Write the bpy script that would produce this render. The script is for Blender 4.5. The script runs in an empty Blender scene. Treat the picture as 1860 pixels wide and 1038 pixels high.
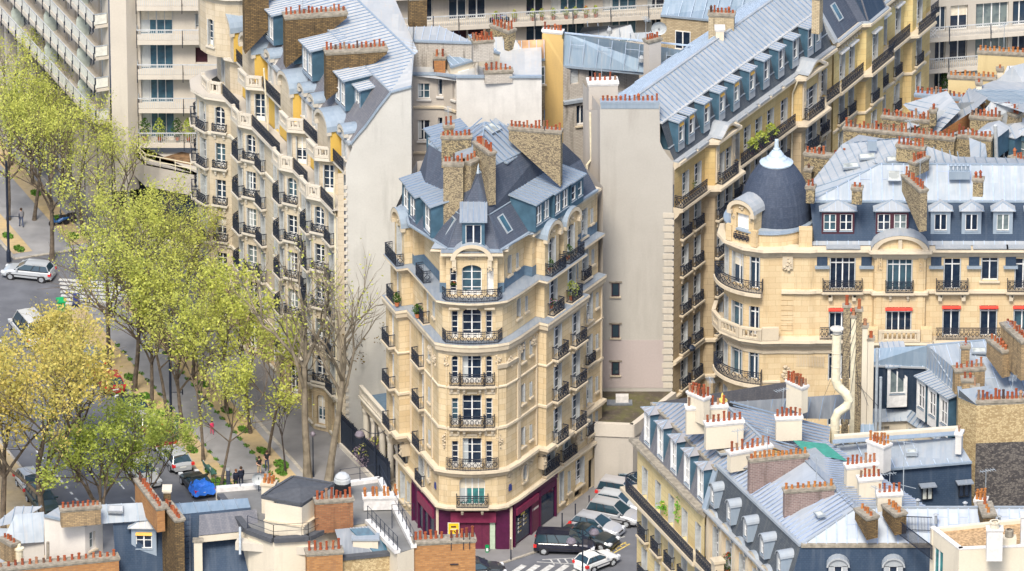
import bpy, bmesh, math, random
from mathutils import Vector, Matrix
S = bpy.context.scene
COL = S.collection
R = math.radians
random.seed(7)
# ---------------------------------------------------------------- camera (a long lens high up on a tower)
F_PX = 15400.; DIST = 700.; CAM_H = 276.
PITCH = math.asin(CAM_H / DIST); CAM_Y = -DIST * math.cos(PITCH)
cd = bpy.data.cameras.new('camera'); cam = bpy.data.objects.new('camera', cd); COL.objects.link(cam)
cd.sensor_width = 36.; cd.lens = 36. * F_PX / 1860.; cd.clip_start = 5.; cd.clip_end = 5000.
cam.location = (0, CAM_Y, CAM_H); cam.rotation_euler = (math.pi / 2 - PITCH, 0, 0)
S.camera = cam
# ---------------------------------------------------------------- light: soft, thinly veiled sun from behind the camera, right
SUN_EL = R(52); SUN_AZ = R(192)      # azimuth measured clockwise from +y (north)
S.view_settings.view_transform = 'Standard'; S.view_settings.look = 'None'
S.view_settings.exposure = 1.05; S.view_settings.gamma = 1.0; S.view_settings.use_curve_mapping = False
w = bpy.data.worlds.new('World'); S.world = w; w.use_nodes = True
nt = w.node_tree; bg = nt.nodes['Background']
sky = nt.nodes.new('ShaderNodeTexSky'); sky.sky_type = 'NISHITA'; sky.sun_disc = False
sky.sun_elevation = SUN_EL; sky.sun_rotation = SUN_AZ; sky.air_density = 1.0; sky.dust_density = 2.5; sky.ozone_density = 1.0
nt.links.new(sky.outputs[0], bg.inputs[0]); bg.inputs[1].default_value = 0.125
ld = bpy.data.lights.new('sun', 'SUN'); ld.energy = 2.1; ld.angle = R(16); ld.color = (1., .93, .82)
sun = bpy.data.objects.new('sun', ld); COL.objects.link(sun)
sv = Vector((math.sin(SUN_AZ) * math.cos(SUN_EL), math.cos(SUN_AZ) * math.cos(SUN_EL), math.sin(SUN_EL)))
sun.rotation_euler = sv.to_track_quat('Z', 'Y').to_euler()
# ---------------------------------------------------------------- survey: a point of the plan from its sight line and height
_c, _s = math.cos(PITCH), math.sin(PITCH)
def P(px, py, z=0.):
    a = (px - 930) / F_PX; b = -(py - 519) / F_PX
    t = (z - CAM_H) / (-_s + b * _c)
    return Vector((a * t, CAM_Y + (_c + b * _s) * t, z))
def Q(px, py, y):
    a = (px - 930) / F_PX; b = -(py - 519) / F_PX
    t = (y - CAM_Y) / (_c + b * _s)
    return Vector((a * t, y, CAM_H + (-_s + b * _c) * t))
def zat(px, py, y): return Q(px, py, y).z
# ---------------------------------------------------------------- materials
MATS = {}
def newmat(name, rough=.8, metal=0., spec=.3):
    m = bpy.data.materials.new(name); m.use_nodes = True; MATS[name] = m
    n = m.node_tree.nodes; b = n['Principled BSDF']
    b.inputs['Roughness'].default_value = rough; b.inputs['Metallic'].default_value = metal
    b.inputs['Specular IOR Level'].default_value = spec
    return m, m.node_tree, b
def N(t, kind, **kw):
    n = t.nodes.new(kind)
    for k, v in kw.items():
        if k in n.inputs.keys(): n.inputs[k].default_value = v
        else: setattr(n, k, v)
    return n
def c4(c): return (c[0], c[1], c[2], 1.)
def mix(t, fac, a, b, mode='MIX'):
    m = t.nodes.new('ShaderNodeMix'); m.data_type = 'RGBA'; m.blend_type = mode
    for sock, v in ((m.inputs[0], fac), (m.inputs[6], a), (m.inputs[7], b)):
        if isinstance(v, (int, float)): sock.default_value = v
        elif isinstance(v, tuple): sock.default_value = c4(v)
        else: t.links.new(v, sock)
    return m.outputs[2]
def ramp(t, src, stops):
    r = t.nodes.new('ShaderNodeValToRGB'); t.links.new(src, r.inputs[0])
    e = r.color_ramp.elements
    while len(e) < len(stops): e.new(.5)
    for i, (p, c) in enumerate(stops):
        e[i].position = p; e[i].color = c4(c) if not isinstance(c, (int, float)) else (c, c, c, 1)
    return r.outputs[0]
def uvn(t, sx=1., sy=1., sz=1.):
    u = t.nodes.new('ShaderNodeUVMap'); mp = t.nodes.new('ShaderNodeMapping')
    mp.inputs['Scale'].default_value = (sx, sy, sz); t.links.new(u.outputs[0], mp.inputs[0]); return mp.outputs[0]
def noise(t, vec, scale, detail=3., rough=.55):
    n = t.nodes.new('ShaderNodeTexNoise'); n.inputs['Scale'].default_value = scale
    n.inputs['Detail'].default_value = detail; n.inputs['Roughness'].default_value = rough
    if vec is not None: t.links.new(vec, n.inputs[0])
    return n.outputs[0]
def bump(t, b, src, strength=.4, dist=.02):
    k = t.nodes.new('ShaderNodeBump'); k.inputs['Strength'].default_value = strength
    k.inputs['Distance'].default_value = dist; t.links.new(src, k.inputs['Height']); t.links.new(k.outputs[0], b.inputs['Normal'])
def brick(t, vec, c1, c2, mortar, bw, rh, ms, bias=0., off=.5):
    n = t.nodes.new('ShaderNodeTexBrick'); n.offset = off
    n.inputs['Color1'].default_value = c4(c1); n.inputs['Color2'].default_value = c4(c2); n.inputs['Mortar'].default_value = c4(mortar)
    n.inputs['Scale'].default_value = 1.; n.inputs['Brick Width'].default_value = bw; n.inputs['Row Height'].default_value = rh
    n.inputs['Mortar Size'].default_value = ms; n.inputs['Bias'].default_value = bias; n.inputs['Mortar Smooth'].default_value = .2
    t.links.new(vec, n.inputs[0]); return n
def stone(name, c1, c2, mortar, stain=(.25, .2, .14), bw=1.05, rh=.48, ms=.012, stainamt=.5):
    m, t, b = newmat(name, .9, 0, .15); v = uvn(t)
    br = brick(t, v, c1, c2, mortar, bw, rh, ms, -.25)
    n1 = noise(t, v, .22, 4.); n2 = noise(t, uvn(t, 1.3, .25), 1.1, 4.); n3 = noise(t, v, 9., 3.)
    c = mix(t, ramp(t, n1, [(.42, 0.), (.72, 1.)]), br.outputs[0], mix(t, .6, br.outputs[0], stain))
    f = t.nodes.new('ShaderNodeMath'); f.operation = 'MULTIPLY'; f.inputs[1].default_value = stainamt
    t.links.new(ramp(t, n2, [(.5, 0.), (.78, 1.)]), f.inputs[0])
    c = mix(t, f.outputs[0], c, stain)
    n4 = noise(t, uvn(t, 2.2, .10), 1.6, 5., .65); f2 = t.nodes.new('ShaderNodeMath'); f2.operation = 'MULTIPLY'; f2.inputs[1].default_value = .38
    t.links.new(ramp(t, n4, [(.56, 0.), (.74, 1.)]), f2.inputs[0]); c = mix(t, f2.outputs[0], c, (.17, .14, .10))
    c = mix(t, .25, c, mix(t, n3, c, (.1, .08, .05)), 'MIX')
    t.links.new(c, b.inputs[0]); bump(t, b, br.outputs[1], -.5, .02); return m
def stucco(name, c, stain, amt=.5, rough=.92, sc=.25):
    m, t, b = newmat(name, rough, 0, .15); v = uvn(t)
    n1 = noise(t, v, sc, 6., .62); n2 = noise(t, uvn(t, 1., .12), .9, 5., .6); n3 = noise(t, v, 7., 3.)
    k = mix(t, ramp(t, n1, [(.40, 0.), (.8, 1.)]), c, tuple(.7 * c[i] + .3 * stain[i] for i in range(3)))
    f = t.nodes.new('ShaderNodeMath'); f.operation = 'MULTIPLY'; f.inputs[1].default_value = amt
    t.links.new(ramp(t, n2, [(.52, 0.), (.75, 1.)]), f.inputs[0])
    k = mix(t, f.outputs[0], k, stain); k = mix(t, .16, k, mix(t, n3, k, (.05, .05, .05)))
    t.links.new(k, b.inputs[0]); bump(t, b, n3, .15, .01); return m
def zincm(name, c, c2, rust=None, rough=.58, metal=.12, panel=(.5, 2.0)):
    c = tuple(x * .62 for x in c); c2 = tuple(x * .58 for x in c2); rust = tuple(x * .7 for x in rust) if rust else None
    m, t, b = newmat(name, rough, metal, .35); v = uvn(t)
    br = brick(t, v, c, c2, c2, panel[0], panel[1], .0, 0., 0.)
    n1 = noise(t, v, .5, 5., .6); n2 = noise(t, uvn(t, 3., .4), 1.5, 4.)
    k = mix(t, ramp(t, n1, [(.35, 0.), (.75, 1.)]), br.outputs[0], c2)
    if rust: k = mix(t, ramp(t, n2, [(.52, 0.), (.8, .7)]), k, rust)
    k = mix(t, .3, k, mix(t, n2, k, (.6, .63, .66)))
    t.links.new(k, b.inputs[0])
    r2 = ramp(t, n1, [(.3, rough - .08), (.8, min(1, rough + .25))]); t.links.new(r2, b.inputs['Roughness']); return m
def slatem(name, c1, c2, mort, moss=None, bw=.24, rh=.16):
    c1 = tuple(x * .72 for x in c1); c2 = tuple(x * .72 for x in c2)
    m, t, b = newmat(name, .7, 0, .25); v = uvn(t)
    br = brick(t, v, c1, c2, mort, bw, rh, .012)
    n1 = noise(t, v, .35, 5.); n2 = noise(t, uvn(t, 2.5, .2), 1., 4.)
    k = mix(t, ramp(t, n1, [(.4, 0.), (.75, .6)]), br.outputs[0], c2)
    k = mix(t, ramp(t, n2, [(.5, 0.), (.8, .55)]), k, moss or (.09, .12, .16))
    t.links.new(k, b.inputs[0]); bump(t, b, br.outputs[1], -.4, .01); return m
def brickm(name, c1, c2, mort, bw=.34, rh=.13, ms=.02, stain=(.06, .05, .04)):
    m, t, b = newmat(name, .9, 0, .15); v = uvn(t)
    br = brick(t, v, c1, c2, mort, bw, rh, ms, 0.)
    n1 = noise(t, v, .5, 5.); n2 = noise(t, uvn(t, 2., .25), 1.2, 4.)
    k = mix(t, ramp(t, n2, [(.52, 0.), (.75, .75)]), br.outputs[0], stain)
    k = mix(t, ramp(t, n1, [(.45, 0.), (.7, .35)]), k, c2)
    t.links.new(k, b.inputs[0]); bump(t, b, br.outputs[1], -.5, .01); return m
def rubblem(name, pale, dark, mort, sc=3.2, bias=.5):
    m, t, b = newmat(name, .95, 0, .1); v = uvn(t, .75, 1.25)
    vo = t.nodes.new('ShaderNodeTexVoronoi'); vo.inputs['Scale'].default_value = sc; t.links.new(v, vo.inputs[0])
    ve = t.nodes.new('ShaderNodeTexVoronoi'); ve.feature = 'DISTANCE_TO_EDGE'; ve.inputs['Scale'].default_value = sc; t.links.new(v, ve.inputs[0])
    sep = t.nodes.new('ShaderNodeSeparateColor'); t.links.new(vo.outputs['Color'], sep.inputs[0])
    n1 = noise(t, v, .6, 4.)
    ad = t.nodes.new('ShaderNodeMath'); ad.operation = 'ADD'; t.links.new(sep.outputs[0], ad.inputs[0]); t.links.new(n1, ad.inputs[1])
    k = mix(t, ramp(t, ad.outputs[0], [(bias - .15, 0.), (bias + .45, 1.)]), dark, pale)
    k = mix(t, ramp(t, ve.outputs[0], [(.02, 1.), (.1, 0.)]), k, mort)
    t.links.new(k, b.inputs[0]); bump(t, b, ve.outputs[0], .5, .03); return m
def plain(name, c, rough=.6, metal=0., spec=.3, var=.12, sc=3.):
    m, t, b = newmat(name, rough, metal, spec)
    tc = t.nodes.new('ShaderNodeTexCoord'); n = noise(t, tc.outputs['Object'], sc, 3.)
    k = mix(t, ramp(t, n, [(.35, 0.), (.7, 1.)]), tuple(x * (1 - var) for x in c), tuple(min(1, x * (1 + var)) for x in c))
    t.links.new(k, b.inputs[0]); return m
def randmat(name, stops, rough=.6, metal=0., spec=.3):      # colour differs from object to object
    m, t, b = newmat(name, rough, metal, spec)
    oi = t.nodes.new('ShaderNodeObjectInfo'); k = ramp(t, oi.outputs['Random'], stops)
    t.nodes[-1].color_ramp.interpolation = 'LINEAR'
    tc = t.nodes.new('ShaderNodeTexCoord'); n = noise(t, tc.outputs['Object'], 4., 3.)
    k = mix(t, .25, k, mix(t, n, k, (.05, .05, .05)))
    t.links.new(k, b.inputs[0]); return m

stone('stone_warm', (.70, .57, .37), (.60, .45, .25), (.38, .29, .18), (.44, .34, .2), stainamt=.5)
stone('stone_pale', (.62, .54, .41), (.56, .47, .33), (.40, .33, .23), (.38, .32, .24), stainamt=.4)
stone('stone_street', (.52, .41, .26), (.46, .35, .21), (.22, .17, .11), (.30, .24, .17), stainamt=.4, rh=.55)
stone('stone_gold', (.68, .51, .24), (.62, .44, .18), (.42, .30, .14), (.45, .31, .14), stainamt=.3)
stone('stone_yellow', (.72, .58, .27), (.66, .48, .20), (.45, .34, .17), (.5, .38, .18), stainamt=.25)
stone('stone_honey', (.70, .56, .35), (.61, .46, .27), (.46, .33, .17), (.52, .37, .19), stainamt=.3)
stucco('stone_trim', (.62, .53, .39), (.24, .21, .17), .55)
stucco('stone_trim_pale', (.60, .55, .46), (.26, .24, .21), .5)
stucco('carved_stone', (.54, .45, .32), (.18, .15, .11), .7, sc=1.6)
stucco('stucco_grey', (.55, .54, .50), (.27, .26, .24), .5)
stucco('stucco_beige', (.50, .455, .40), (.34, .31, .28), .22)
stucco('stucco_pink', (.48, .42, .40), (.36, .31, .29), .25)
stucco('stucco_white', (.66, .64, .60), (.27, .27, .26), .4, sc=.5)
stucco('stucco_ochre', (.62, .43, .17), (.42, .30, .15), .45)
stucco('stucco_cream', (.68, .61, .48), (.38, .34, .27), .4)
stucco('paint_white', (.70, .66, .60), (.35, .33, .3), .25)
stucco('concrete', (.50, .46, .40), (.27, .25, .22), .45)
stucco('concrete_pale', (.60, .55, .47), (.36, .33, .29), .4)
stucco('wall_yellow', (.66, .44, .10), (.5, .34, .12), .2)
brickm('brick_cream', (.52, .43, .28), (.40, .32, .20), (.26, .21, .15))
brickm('brick_pale', (.50, .46, .40), (.42, .38, .33), (.3, .28, .25))
brickm('brick_brown', (.22, .145, .065), (.11, .075, .04), (.05, .04, .03), stain=(.035, .03, .022))
brickm('brick_red', (.42, .19, .07), (.32, .13, .05), (.24, .15, .08), stain=(.2, .1, .06))
brickm('brick_orange', (.44, .22, .085), (.30, .14, .055), (.30, .18, .09), stain=(.25, .14, .08))
brickm('brick_violet', (.24, .17, .15), (.17, .12, .11), (.30, .25, .23), ms=.02)
rubblem('rubble', (.38, .31, .19), (.16, .13, .095), (.11, .09, .07), 10.5, .78)
rubblem('rubble_dark', (.40, .32, .18), (.13, .11, .08), (.10, .085, .065), 10.5, .85)
rubblem('rubble_gold', (.52, .41, .23), (.34, .25, .13), (.3, .22, .12), 6.5, .8)
rubblem('rubble_black', (.16, .145, .13), (.075, .07, .07), (.055, .05, .05), 6, .95)
zincm('zinc', (.50, .56, .61), (.38, .45, .52), (.42, .38, .33))
zincm('zinc_light', (.60, .62, .63), (.45, .50, .54), (.56, .5, .42))
zincm('zinc_warm', (.86, .84, .78), (.66, .68, .68), (.72, .58, .42))
zincm('zinc_blue', (.30, .42, .55), (.22, .35, .48), None)
zincm('zinc_dark', (.20, .23, .27), (.15, .18, .22), (.2, .19, .18))
zincm('zinc_slateblue', (.33, .39, .46), (.26, .32, .40), (.33, .33, .32))
zincm('zinc_bright', (.58, .63, .69), (.47, .54, .62), None, rough=.36)
zincm('zinc_mauve', (.44, .42, .43), (.36, .36, .38), (.4, .37, .33))
zincm('flash', (.40, .50, .60), (.31, .42, .54), None, rough=.5)
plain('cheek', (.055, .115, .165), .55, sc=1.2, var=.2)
plain('seam', (.19, .26, .36), .6)
plain('seam_light', (.40, .48, .58), .5); plain('seam_mid', (.30, .37, .50), .5)
slatem('slate', (.075, .095, .135), (.11, .125, .165), (.04, .05, .07))
slatem('slate_grey', (.17, .175, .20), (.22, .22, .24), (.09, .095, .11), (.26, .25, .25))
slatem('slate_navy', (.035, .065, .115), (.05, .08, .13), (.02, .035, .06), (.09, .11, .14))
slatem('slate_street', (.08, .095, .12), (.12, .135, .15), (.04, .05, .06), (.17, .17, .15))
randmat('terracotta', [(0., (.30, .065, .025)), (.35, (.36, .09, .03)), (.6, (.22, .05, .022)), (.8, (.40, .13, .05)), (.9, (.34, .2, .12)), (1., (.07, .03, .022))], .85)
randmat('terracotta_orange', [(0., (.42, .15, .04)), (.5, (.46, .19, .05)), (1., (.3, .08, .03))], .85)
randmat('curtain', [(0., (.62, .64, .62)), (1., (.45, .5, .52))], .9)
plain('white_frame', (.72, .72, .70), .5)
plain('wood_dark', (.06, .02, .03), .6)
plain('shutter_grey', (.44, .46, .46), .6)
plain('iron', (.022, .03, .05), .45, .2)
plain('iron_green', (.02, .05, .05), .5, .2)
plain('iron_light', (.55, .52, .46), .6)
plain('cap_stone', (.27, .24, .19), .95, var=.3)
plain('cap_white', (.62, .60, .57), .9)
plain('lead_blue', (.10, .155, .215), .6)
plain('canvas_orange', (.72, .42, .10), .8)
plain('canvas_red', (.62, .06, .04), .8)
plain('canvas_cream', (.66, .60, .48), .8)
plain('purple_dark', (.075, .012, .045), .35)
plain('purple', (.19, .025, .065), .5)
plain('purple_door', (.13, .025, .055), .4)
plain('white_paint', (.75, .75, .73), .6)
plain('yellow_paint', (.62, .46, .12), .8, var=.3)
plain('road_white', (.50, .50, .48), .85, var=.25)
plain('panel_green', (.42, .5, .38), .7)
plain('net_green', (.05, .24, .19), .8)
plain('pipe_cream', (.66, .60, .44), .5)
plain('pipe_grey', (.33, .37, .40), .5)
plain('dark', (.012, .014, .018), .8)
plain('rubber', (.02, .02, .022), .8)
plain('rim', (.5, .52, .55), .35, .6)
def glassm(name, stops, rough=.08):
    m, t, b = newmat(name, rough, 0., .7)
    oi = t.nodes.new('ShaderNodeObjectInfo'); k = ramp(t, oi.outputs['Random'], stops)
    t.nodes[-1].color_ramp.interpolation = 'CONSTANT'
    tc = t.nodes.new('ShaderNodeTexCoord'); n = noise(t, tc.outputs['Object'], 1.3, 2.)
    k = mix(t, ramp(t, n, [(.45, 0.), (.62, .55)]), k, (.03, .05, .075))  # patchy reflections painted into the glass colour by noise
    t.links.new(k, b.inputs[0]); return m
glassm('glass', [(0., (.012, .022, .045)), (.5, (.02, .04, .07)), (.68, (.05, .10, .13)), (.8, (.16, .2, .2)), (.9, (.012, .02, .04))])
glassm('glass_blue', [(0., (.05, .12, .17)), (.5, (.10, .19, .24)), (.8, (.03, .07, .1))])
glassm('glass_teal', [(0., (.05, .22, .22)), (1., (.05, .22, .22))])
glassm('glass_car', [(0., (.02, .045, .06)), (1., (.03, .06, .08))], .05)
glassm('glass_screen', [(0., (.5, .52, .47)), (1., (.5, .52, .47))], .2)
# ---------------------------------------------------------------- mesh builder
class MB:
    def __init__(s): s.v = []; s.f = []; s.m = []; s.smooth = []
    def poly(s, pts, m, sm=False):
        i = len(s.v); s.v += [tuple(p) for p in pts]; s.f.append(list(range(i, i + len(pts)))); s.m.append(m); s.smooth.append(sm)
    def quad(s, a, b, c, d, m, sm=False): s.poly((a, b, c, d), m, sm)
    def boxv(s, o, a, b, c, m):      # corner o, edge vectors a b c
        o = Vector(o); a = Vector(a); b = Vector(b); c = Vector(c)
        if a.cross(b).dot(c) < 0: a, b = b, a
        p = [o, o + a, o + a + b, o + b, o + c, o + a + c, o + a + b + c, o + b + c]
        for q in ((3, 2, 1, 0), (4, 5, 6, 7), (0, 1, 5, 4), (1, 2, 6, 5), (2, 3, 7, 6), (3, 0, 4, 7)): s.poly([p[k] for k in q], m)
    def box(s, x0, x1, y0, y1, z0, z1, m): s.boxv((x0, y0, z0), (x1 - x0, 0, 0), (0, y1 - y0, 0), (0, 0, z1 - z0), m)
    def fbox(s, fr, s0, s1, t0, t1, z0, z1, m):
        s.boxv(fr.p(s0, t0, z0), fr.p(s1, t0, z0) - fr.p(s0, t0, z0), fr.p(s0, t1, z0) - fr.p(s0, t0, z0), (0, 0, z1 - z0), m)
    def bar(s, a, b, w, h, m, up=Vector((0, 0, 1))):
        a = Vector(a); b = Vector(b); d = b - a
        if d.length < 1e-5: return
        x = d.cross(up)
        x = x.normalized() if x.length > 1e-4 else Vector((1, 0, 0))
        y = x.cross(d).normalized()
        s.boxv(a - x * w / 2 - y * h / 2, d, x * w, y * h, m)
    def tube(s, pts, rad, m, n=8, cap=True, sm=True):
        pts = [Vector(p) for p in pts]; rs = rad if isinstance(rad, (list, tuple)) else [rad] * len(pts)
        rings = []; xp = None
        for i, p in enumerate(pts):
            d = (pts[min(i + 1, len(pts) - 1)] - pts[max(i - 1, 0)]).normalized()
            x = d.cross(Vector((.1, .3, .95))) if xp is None else xp - d * xp.dot(d)
            x = x.normalized() if x.length > 1e-3 else d.orthogonal().normalized(); xp = x; y = d.cross(x)
            rings.append([p + (x * math.cos(2 * math.pi * k / n) + y * math.sin(2 * math.pi * k / n)) * rs[i] for k in range(n)])
        for i in range(len(rings) - 1):
            for k in range(n): s.poly((rings[i][(k + 1) % n], rings[i][k], rings[i + 1][k], rings[i + 1][(k + 1) % n]), m, sm)
        if cap: s.poly(rings[0], m); s.poly(rings[-1][::-1], m)
    def lathe(s, c, prof, m, n=12, a0=0., a1=None, sm=True):
        c = Vector(c); full = a1 is None; a1 = 2 * math.pi + a0 if full else a1
        K = n if full else n + 1
        rg = [[c + Vector((r * math.cos(a0 + (a1 - a0) * k / n), r * math.sin(a0 + (a1 - a0) * k / n), z)) for k in range(n + 1)] for r, z in prof]
        for i in range(len(rg) - 1):
            for k in range(n): s.poly((rg[i][k], rg[i][k + 1], rg[i + 1][k + 1], rg[i + 1][k]), m, sm)
    def grid(s, pts, m, sm=False):
        for i in range(len(pts) - 1):
            for j in range(len(pts[0]) - 1): s.poly((pts[i][j], pts[i][j + 1], pts[i + 1][j + 1], pts[i + 1][j]), m, sm)
    def data(s, name):
        me = bpy.data.meshes.new(name); me.from_pydata(s.v, [], s.f)
        names = []
        for x in s.m:
            if x not in names: names.append(x)
        for x in names: me.materials.append(MATS[x])
        ix = {x: i for i, x in enumerate(names)}
        me.polygons.foreach_set('material_index', [ix[x] for x in s.m]); me.polygons.foreach_set('use_smooth', s.smooth)
        uv = me.uv_layers.new(name='UVMap').data; li = 0; buf = []
        for f in s.f:
            p = [Vector(s.v[k]) for k in f]
            nx = ny = nz = 0.
            for k in range(len(p)):
                a, b = p[k], p[(k + 1) % len(p)]
                nx += (a.y - b.y) * (a.z + b.z); ny += (a.z - b.z) * (a.x + b.x); nz += (a.x - b.x) * (a.y + b.y)
            n = Vector((nx, ny, nz)); n = n.normalized() if n.length > 1e-9 else Vector((0, 0, 1))
            h = Vector((-n.y, n.x, 0))
            if h.length < .15: h = Vector((1, 0, 0)); v = Vector((0, 1, 0))
            else: h.normalize(); v = n.cross(h)
            for q in p: buf += [q.dot(h), q.dot(v)]
        uv.foreach_set('uv', buf)
        me.update(); return me
    def build(s, name, parent=None, data_name=None):
        if not s.f: return None
        return put(s.data(name), name, parent)
def put(me, name, parent=None, loc=None, rz=0., sc=None):
    o = bpy.data.objects.new(name, me); COL.objects.link(o)
    if parent is not None: o.parent = parent; o.matrix_parent_inverse = parent.matrix_world.inverted() if False else Matrix.Identity(4)
    if loc is not None: o.location = loc
    o.rotation_euler = (0, 0, rz)
    if sc is not None: o.scale = sc
    return o
def tag(o, label=None, cat=None, group=None, kind=None):
    for k, v in (('label', label), ('category', cat), ('group', group), ('kind', kind)):
        if v: o[k] = v
    return o
def thing(name, label, cat, group=None, loc=(0, 0, 0), rz=0.):
    o = bpy.data.objects.new(name, None); COL.objects.link(o); o.empty_display_size = .3
    o.location = loc; o.rotation_euler = (0, 0, rz); return tag(o, label, cat, group)
def structure(name, mb): return tag(mb.build(name), kind='structure')
V2 = lambda a: Vector((a[0], a[1]))
class Fr:      # facade frame: A left, B right as seen from outside; t outward
    def __init__(s, A, B):
        s.A = V2(A); s.B = V2(B); d = s.B - s.A; s.L = d.length; s.u = d.normalized(); s.n = Vector((s.u.y, -s.u.x)); s.ang = math.atan2(s.u.y, s.u.x)
    def p(s, a, t, z): q = s.A + s.u * a + s.n * t; return Vector((q.x, q.y, z))
# ---------------------------------------------------------------- cached component meshes (local x along wall, y inward, z up from sill, origin mid-width on the wall face)
CACHE = {}
def cached(key, fn):
    if key not in CACHE: mb = MB(); fn(mb); CACHE[key] = mb.data(key[0])
    return CACHE[key]
def r2(x): return round(x * 10) / 10. if x > .6 else round(x * 20) / 20.
def m_frame(w, h, bars, frame, arch):
    def fn(mb):
        a = .06; x = w / 2
        mb.box(-x, -x + a, -.03, .05, 0, h, frame); mb.box(x - a, x, -.03, .05, 0, h, frame)
        mb.box(-x + a, x - a, -.03, .05, 0, a, frame); mb.box(-x + a, x - a, -.03, .05, h - a, h, frame)
        if w > .75: mb.box(-.05, .05, -.045, .05, a, h - a, frame)
        if w > 1.9:
            for q in (-w / 4, w / 4): mb.box(q - .03, q + .03, -.04, .04, a, h - a, frame)
        if bars < 0: mb.box(-x + a, x - a, -.03, .03, h * .77, h * .77 + .08, frame)
        for k in range(1, bars + 1):
            z = h * k / (bars + 1)
            th = .035
            mb.box(-x + a, x - a, -.028, .03, z - th / 2, z + th / 2, frame)
        if bars > 0 and h > 1.9: mb.box(-x + a, x - a, -.026, .03, a, .38, frame)
        if arch > .6:
            for k in range(3):
                an = math.pi * (k + 1) / 4
                mb.bar((0, 0, h - arch), (math.cos(an) * x * .95, 0, h - arch + math.sin(an) * arch * .95), .04, .04, frame, Vector((0, 1, 0)))
    return cached(('window', w, h, bars, frame, arch), fn)
def m_pane(w, h, glass): return cached(('pane', w, h, glass), lambda mb: mb.quad((-w / 2, .02, 0), (w / 2, .02, 0), (w / 2, .02, h), (-w / 2, .02, h), glass))
def m_curtain(w, h):
    def fn(mb):
        mb.box(-w / 2 + .05, -w * .2, .0, .018, .15, h - .1, 'curtain')
    return cached(('curtain', w, h), fn)
def m_shutter(h, rec, mat, proj):
    def fn(mb):
        mb.box(-.04, .03, -proj, rec, .02, h - .04, mat)
        for k in range(int(h / .14)): mb.box(-.055, -.04, -proj + .04, rec - .04, .08 + k * .14, .13 + k * .14, mat)
    return cached(('shutter', h, rec, mat, proj), fn)
def rail_run(mb, p, q, h=1.0, mat='iron', gap=.115, ornate=True, thick=.026):
    p = Vector(p); q = Vector(q); L = (q - p).length
    if L < .03: return
    d = (q - p) / L; Z = Vector((0, 0, 1))
    mb.bar(p + Z * h, q + Z * h, .06, .05, mat); mb.bar(p + Z * .08, q + Z * .08, .04, .04, mat)
    if ornate: mb.bar(p + Z * (h - .17), q + Z * (h - .17), .03, .03, mat)
    n = max(1, int(L / gap))
    for k in range(n + 1):
        a = p + d * (L * k / n); mb.bar(a + Z * .02, a + Z * h, thick, thick, mat, d)
    if ornate:
        m = max(1, int(L / .33)); s = L / m
        for k in range(m):
            c = p + d * (s * (k + .5)) + Z * (h * .48)
            pts = [c + Z * .24, c + d * s * .4, c - Z * .24, c - d * s * .4]
            for i in range(4): mb.bar(pts[i], pts[(i + 1) % 4], .035, .05, mat, d.cross(Z))
            c2 = c + Z * .36
            mb.bar(c2 - d * .09, c2 + d * .09, .05, .07, mat)
def m_railing(w, proj, h, ornate=True):
    def fn(mb):
        x = w / 2
        rail_run(mb, (-x, 0, 0), (-x, -proj, 0), h, ornate=False); rail_run(mb, (-x, -proj, 0), (x, -proj, 0), h, ornate=ornate); rail_run(mb, (x, -proj, 0), (x, 0, 0), h, ornate=False)
    return cached(('railing', w, proj, h, ornate), fn)
def m_balcony(w, proj, mat):
    def fn(mb):
        x = w / 2 + .1
        mb.box(-x, x, -proj - .1, 0, -.14, 0, mat); mb.box(-x + .07, x - .07, -proj, 0, -.24, -.14, mat)
        for q in (-w * .32, w * .32):
            mb.box(q - .1, q + .1, -proj * .7, 0, -.5, -.24, mat); mb.box(q - .08, q + .08, -proj * .4, 0, -.7, -.5, mat)
    return cached(('balcony', w, proj, mat), fn)
def place(me, name, parent, pos, ang): return put(me, name, parent, pos, ang)
def clusters(m, tol=.12):
    key = {}; par = list(range(len(m.f)))
    def find(a):
        while par[a] != a: par[a] = par[par[a]]; a = par[a]
        return a
    for i, f in enumerate(m.f):
        for q in f:
            k = tuple(round(c, 2) for c in m.v[q])
            if k in key: par[find(i)] = find(key[k])
            else: key[k] = i
    comp = {}
    for i in range(len(m.f)): comp.setdefault(find(i), []).append(i)
    C = []
    for fs in comp.values():
        vs = [m.v[q] for f in fs for q in m.f[f]]
        C.append([[min(v[a] for v in vs) - tol for a in range(3)], [max(v[a] for v in vs) + tol for a in range(3)], fs])
    C.sort(key=lambda c: c[0][0]); par = list(range(len(C)))
    for i in range(len(C)):
        for j in range(i + 1, len(C)):
            if C[j][0][0] > C[i][1][0]: break
            if C[i][0][1] < C[j][1][1] and C[j][0][1] < C[i][1][1] and C[i][0][2] < C[j][1][2] and C[j][0][2] < C[i][1][2]: par[find(i)] = find(j)
    out = {}
    for i in range(len(C)): out.setdefault(find(i), []).extend(C[i][2])
    return list(out.values())
class Bld:
    def __init__(s, name, label, cat='apartment building', group=None, trim='stone_trim'):
        s.e = thing(name, label, cat, group); s.parts = {}; s.trim = trim
    def mb(s, part):
        if part not in s.parts: s.parts[part] = MB()
        return s.parts[part]
    def done(s):
        W = s.parts.get('wall')
        for k, m in s.parts.items():
            if k == 'wall': continue
            cl = clusters(m)
            for fs in cl:
                vs = [m.v[q] for f in fs for q in m.f[f]]
                big = max(max(v[a] for v in vs) - min(v[a] for v in vs) for a in range(3))
                dst = MB()
                if big < 2.2 and k in ('cornice', 'carving') and W: dst = W
                for f in fs: dst.poly([m.v[q] for q in m.f[f]], m.m[f], m.smooth[f])
                if dst is not W: dst.build(k, s.e)
        if W: W.build('wall', s.e)
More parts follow.
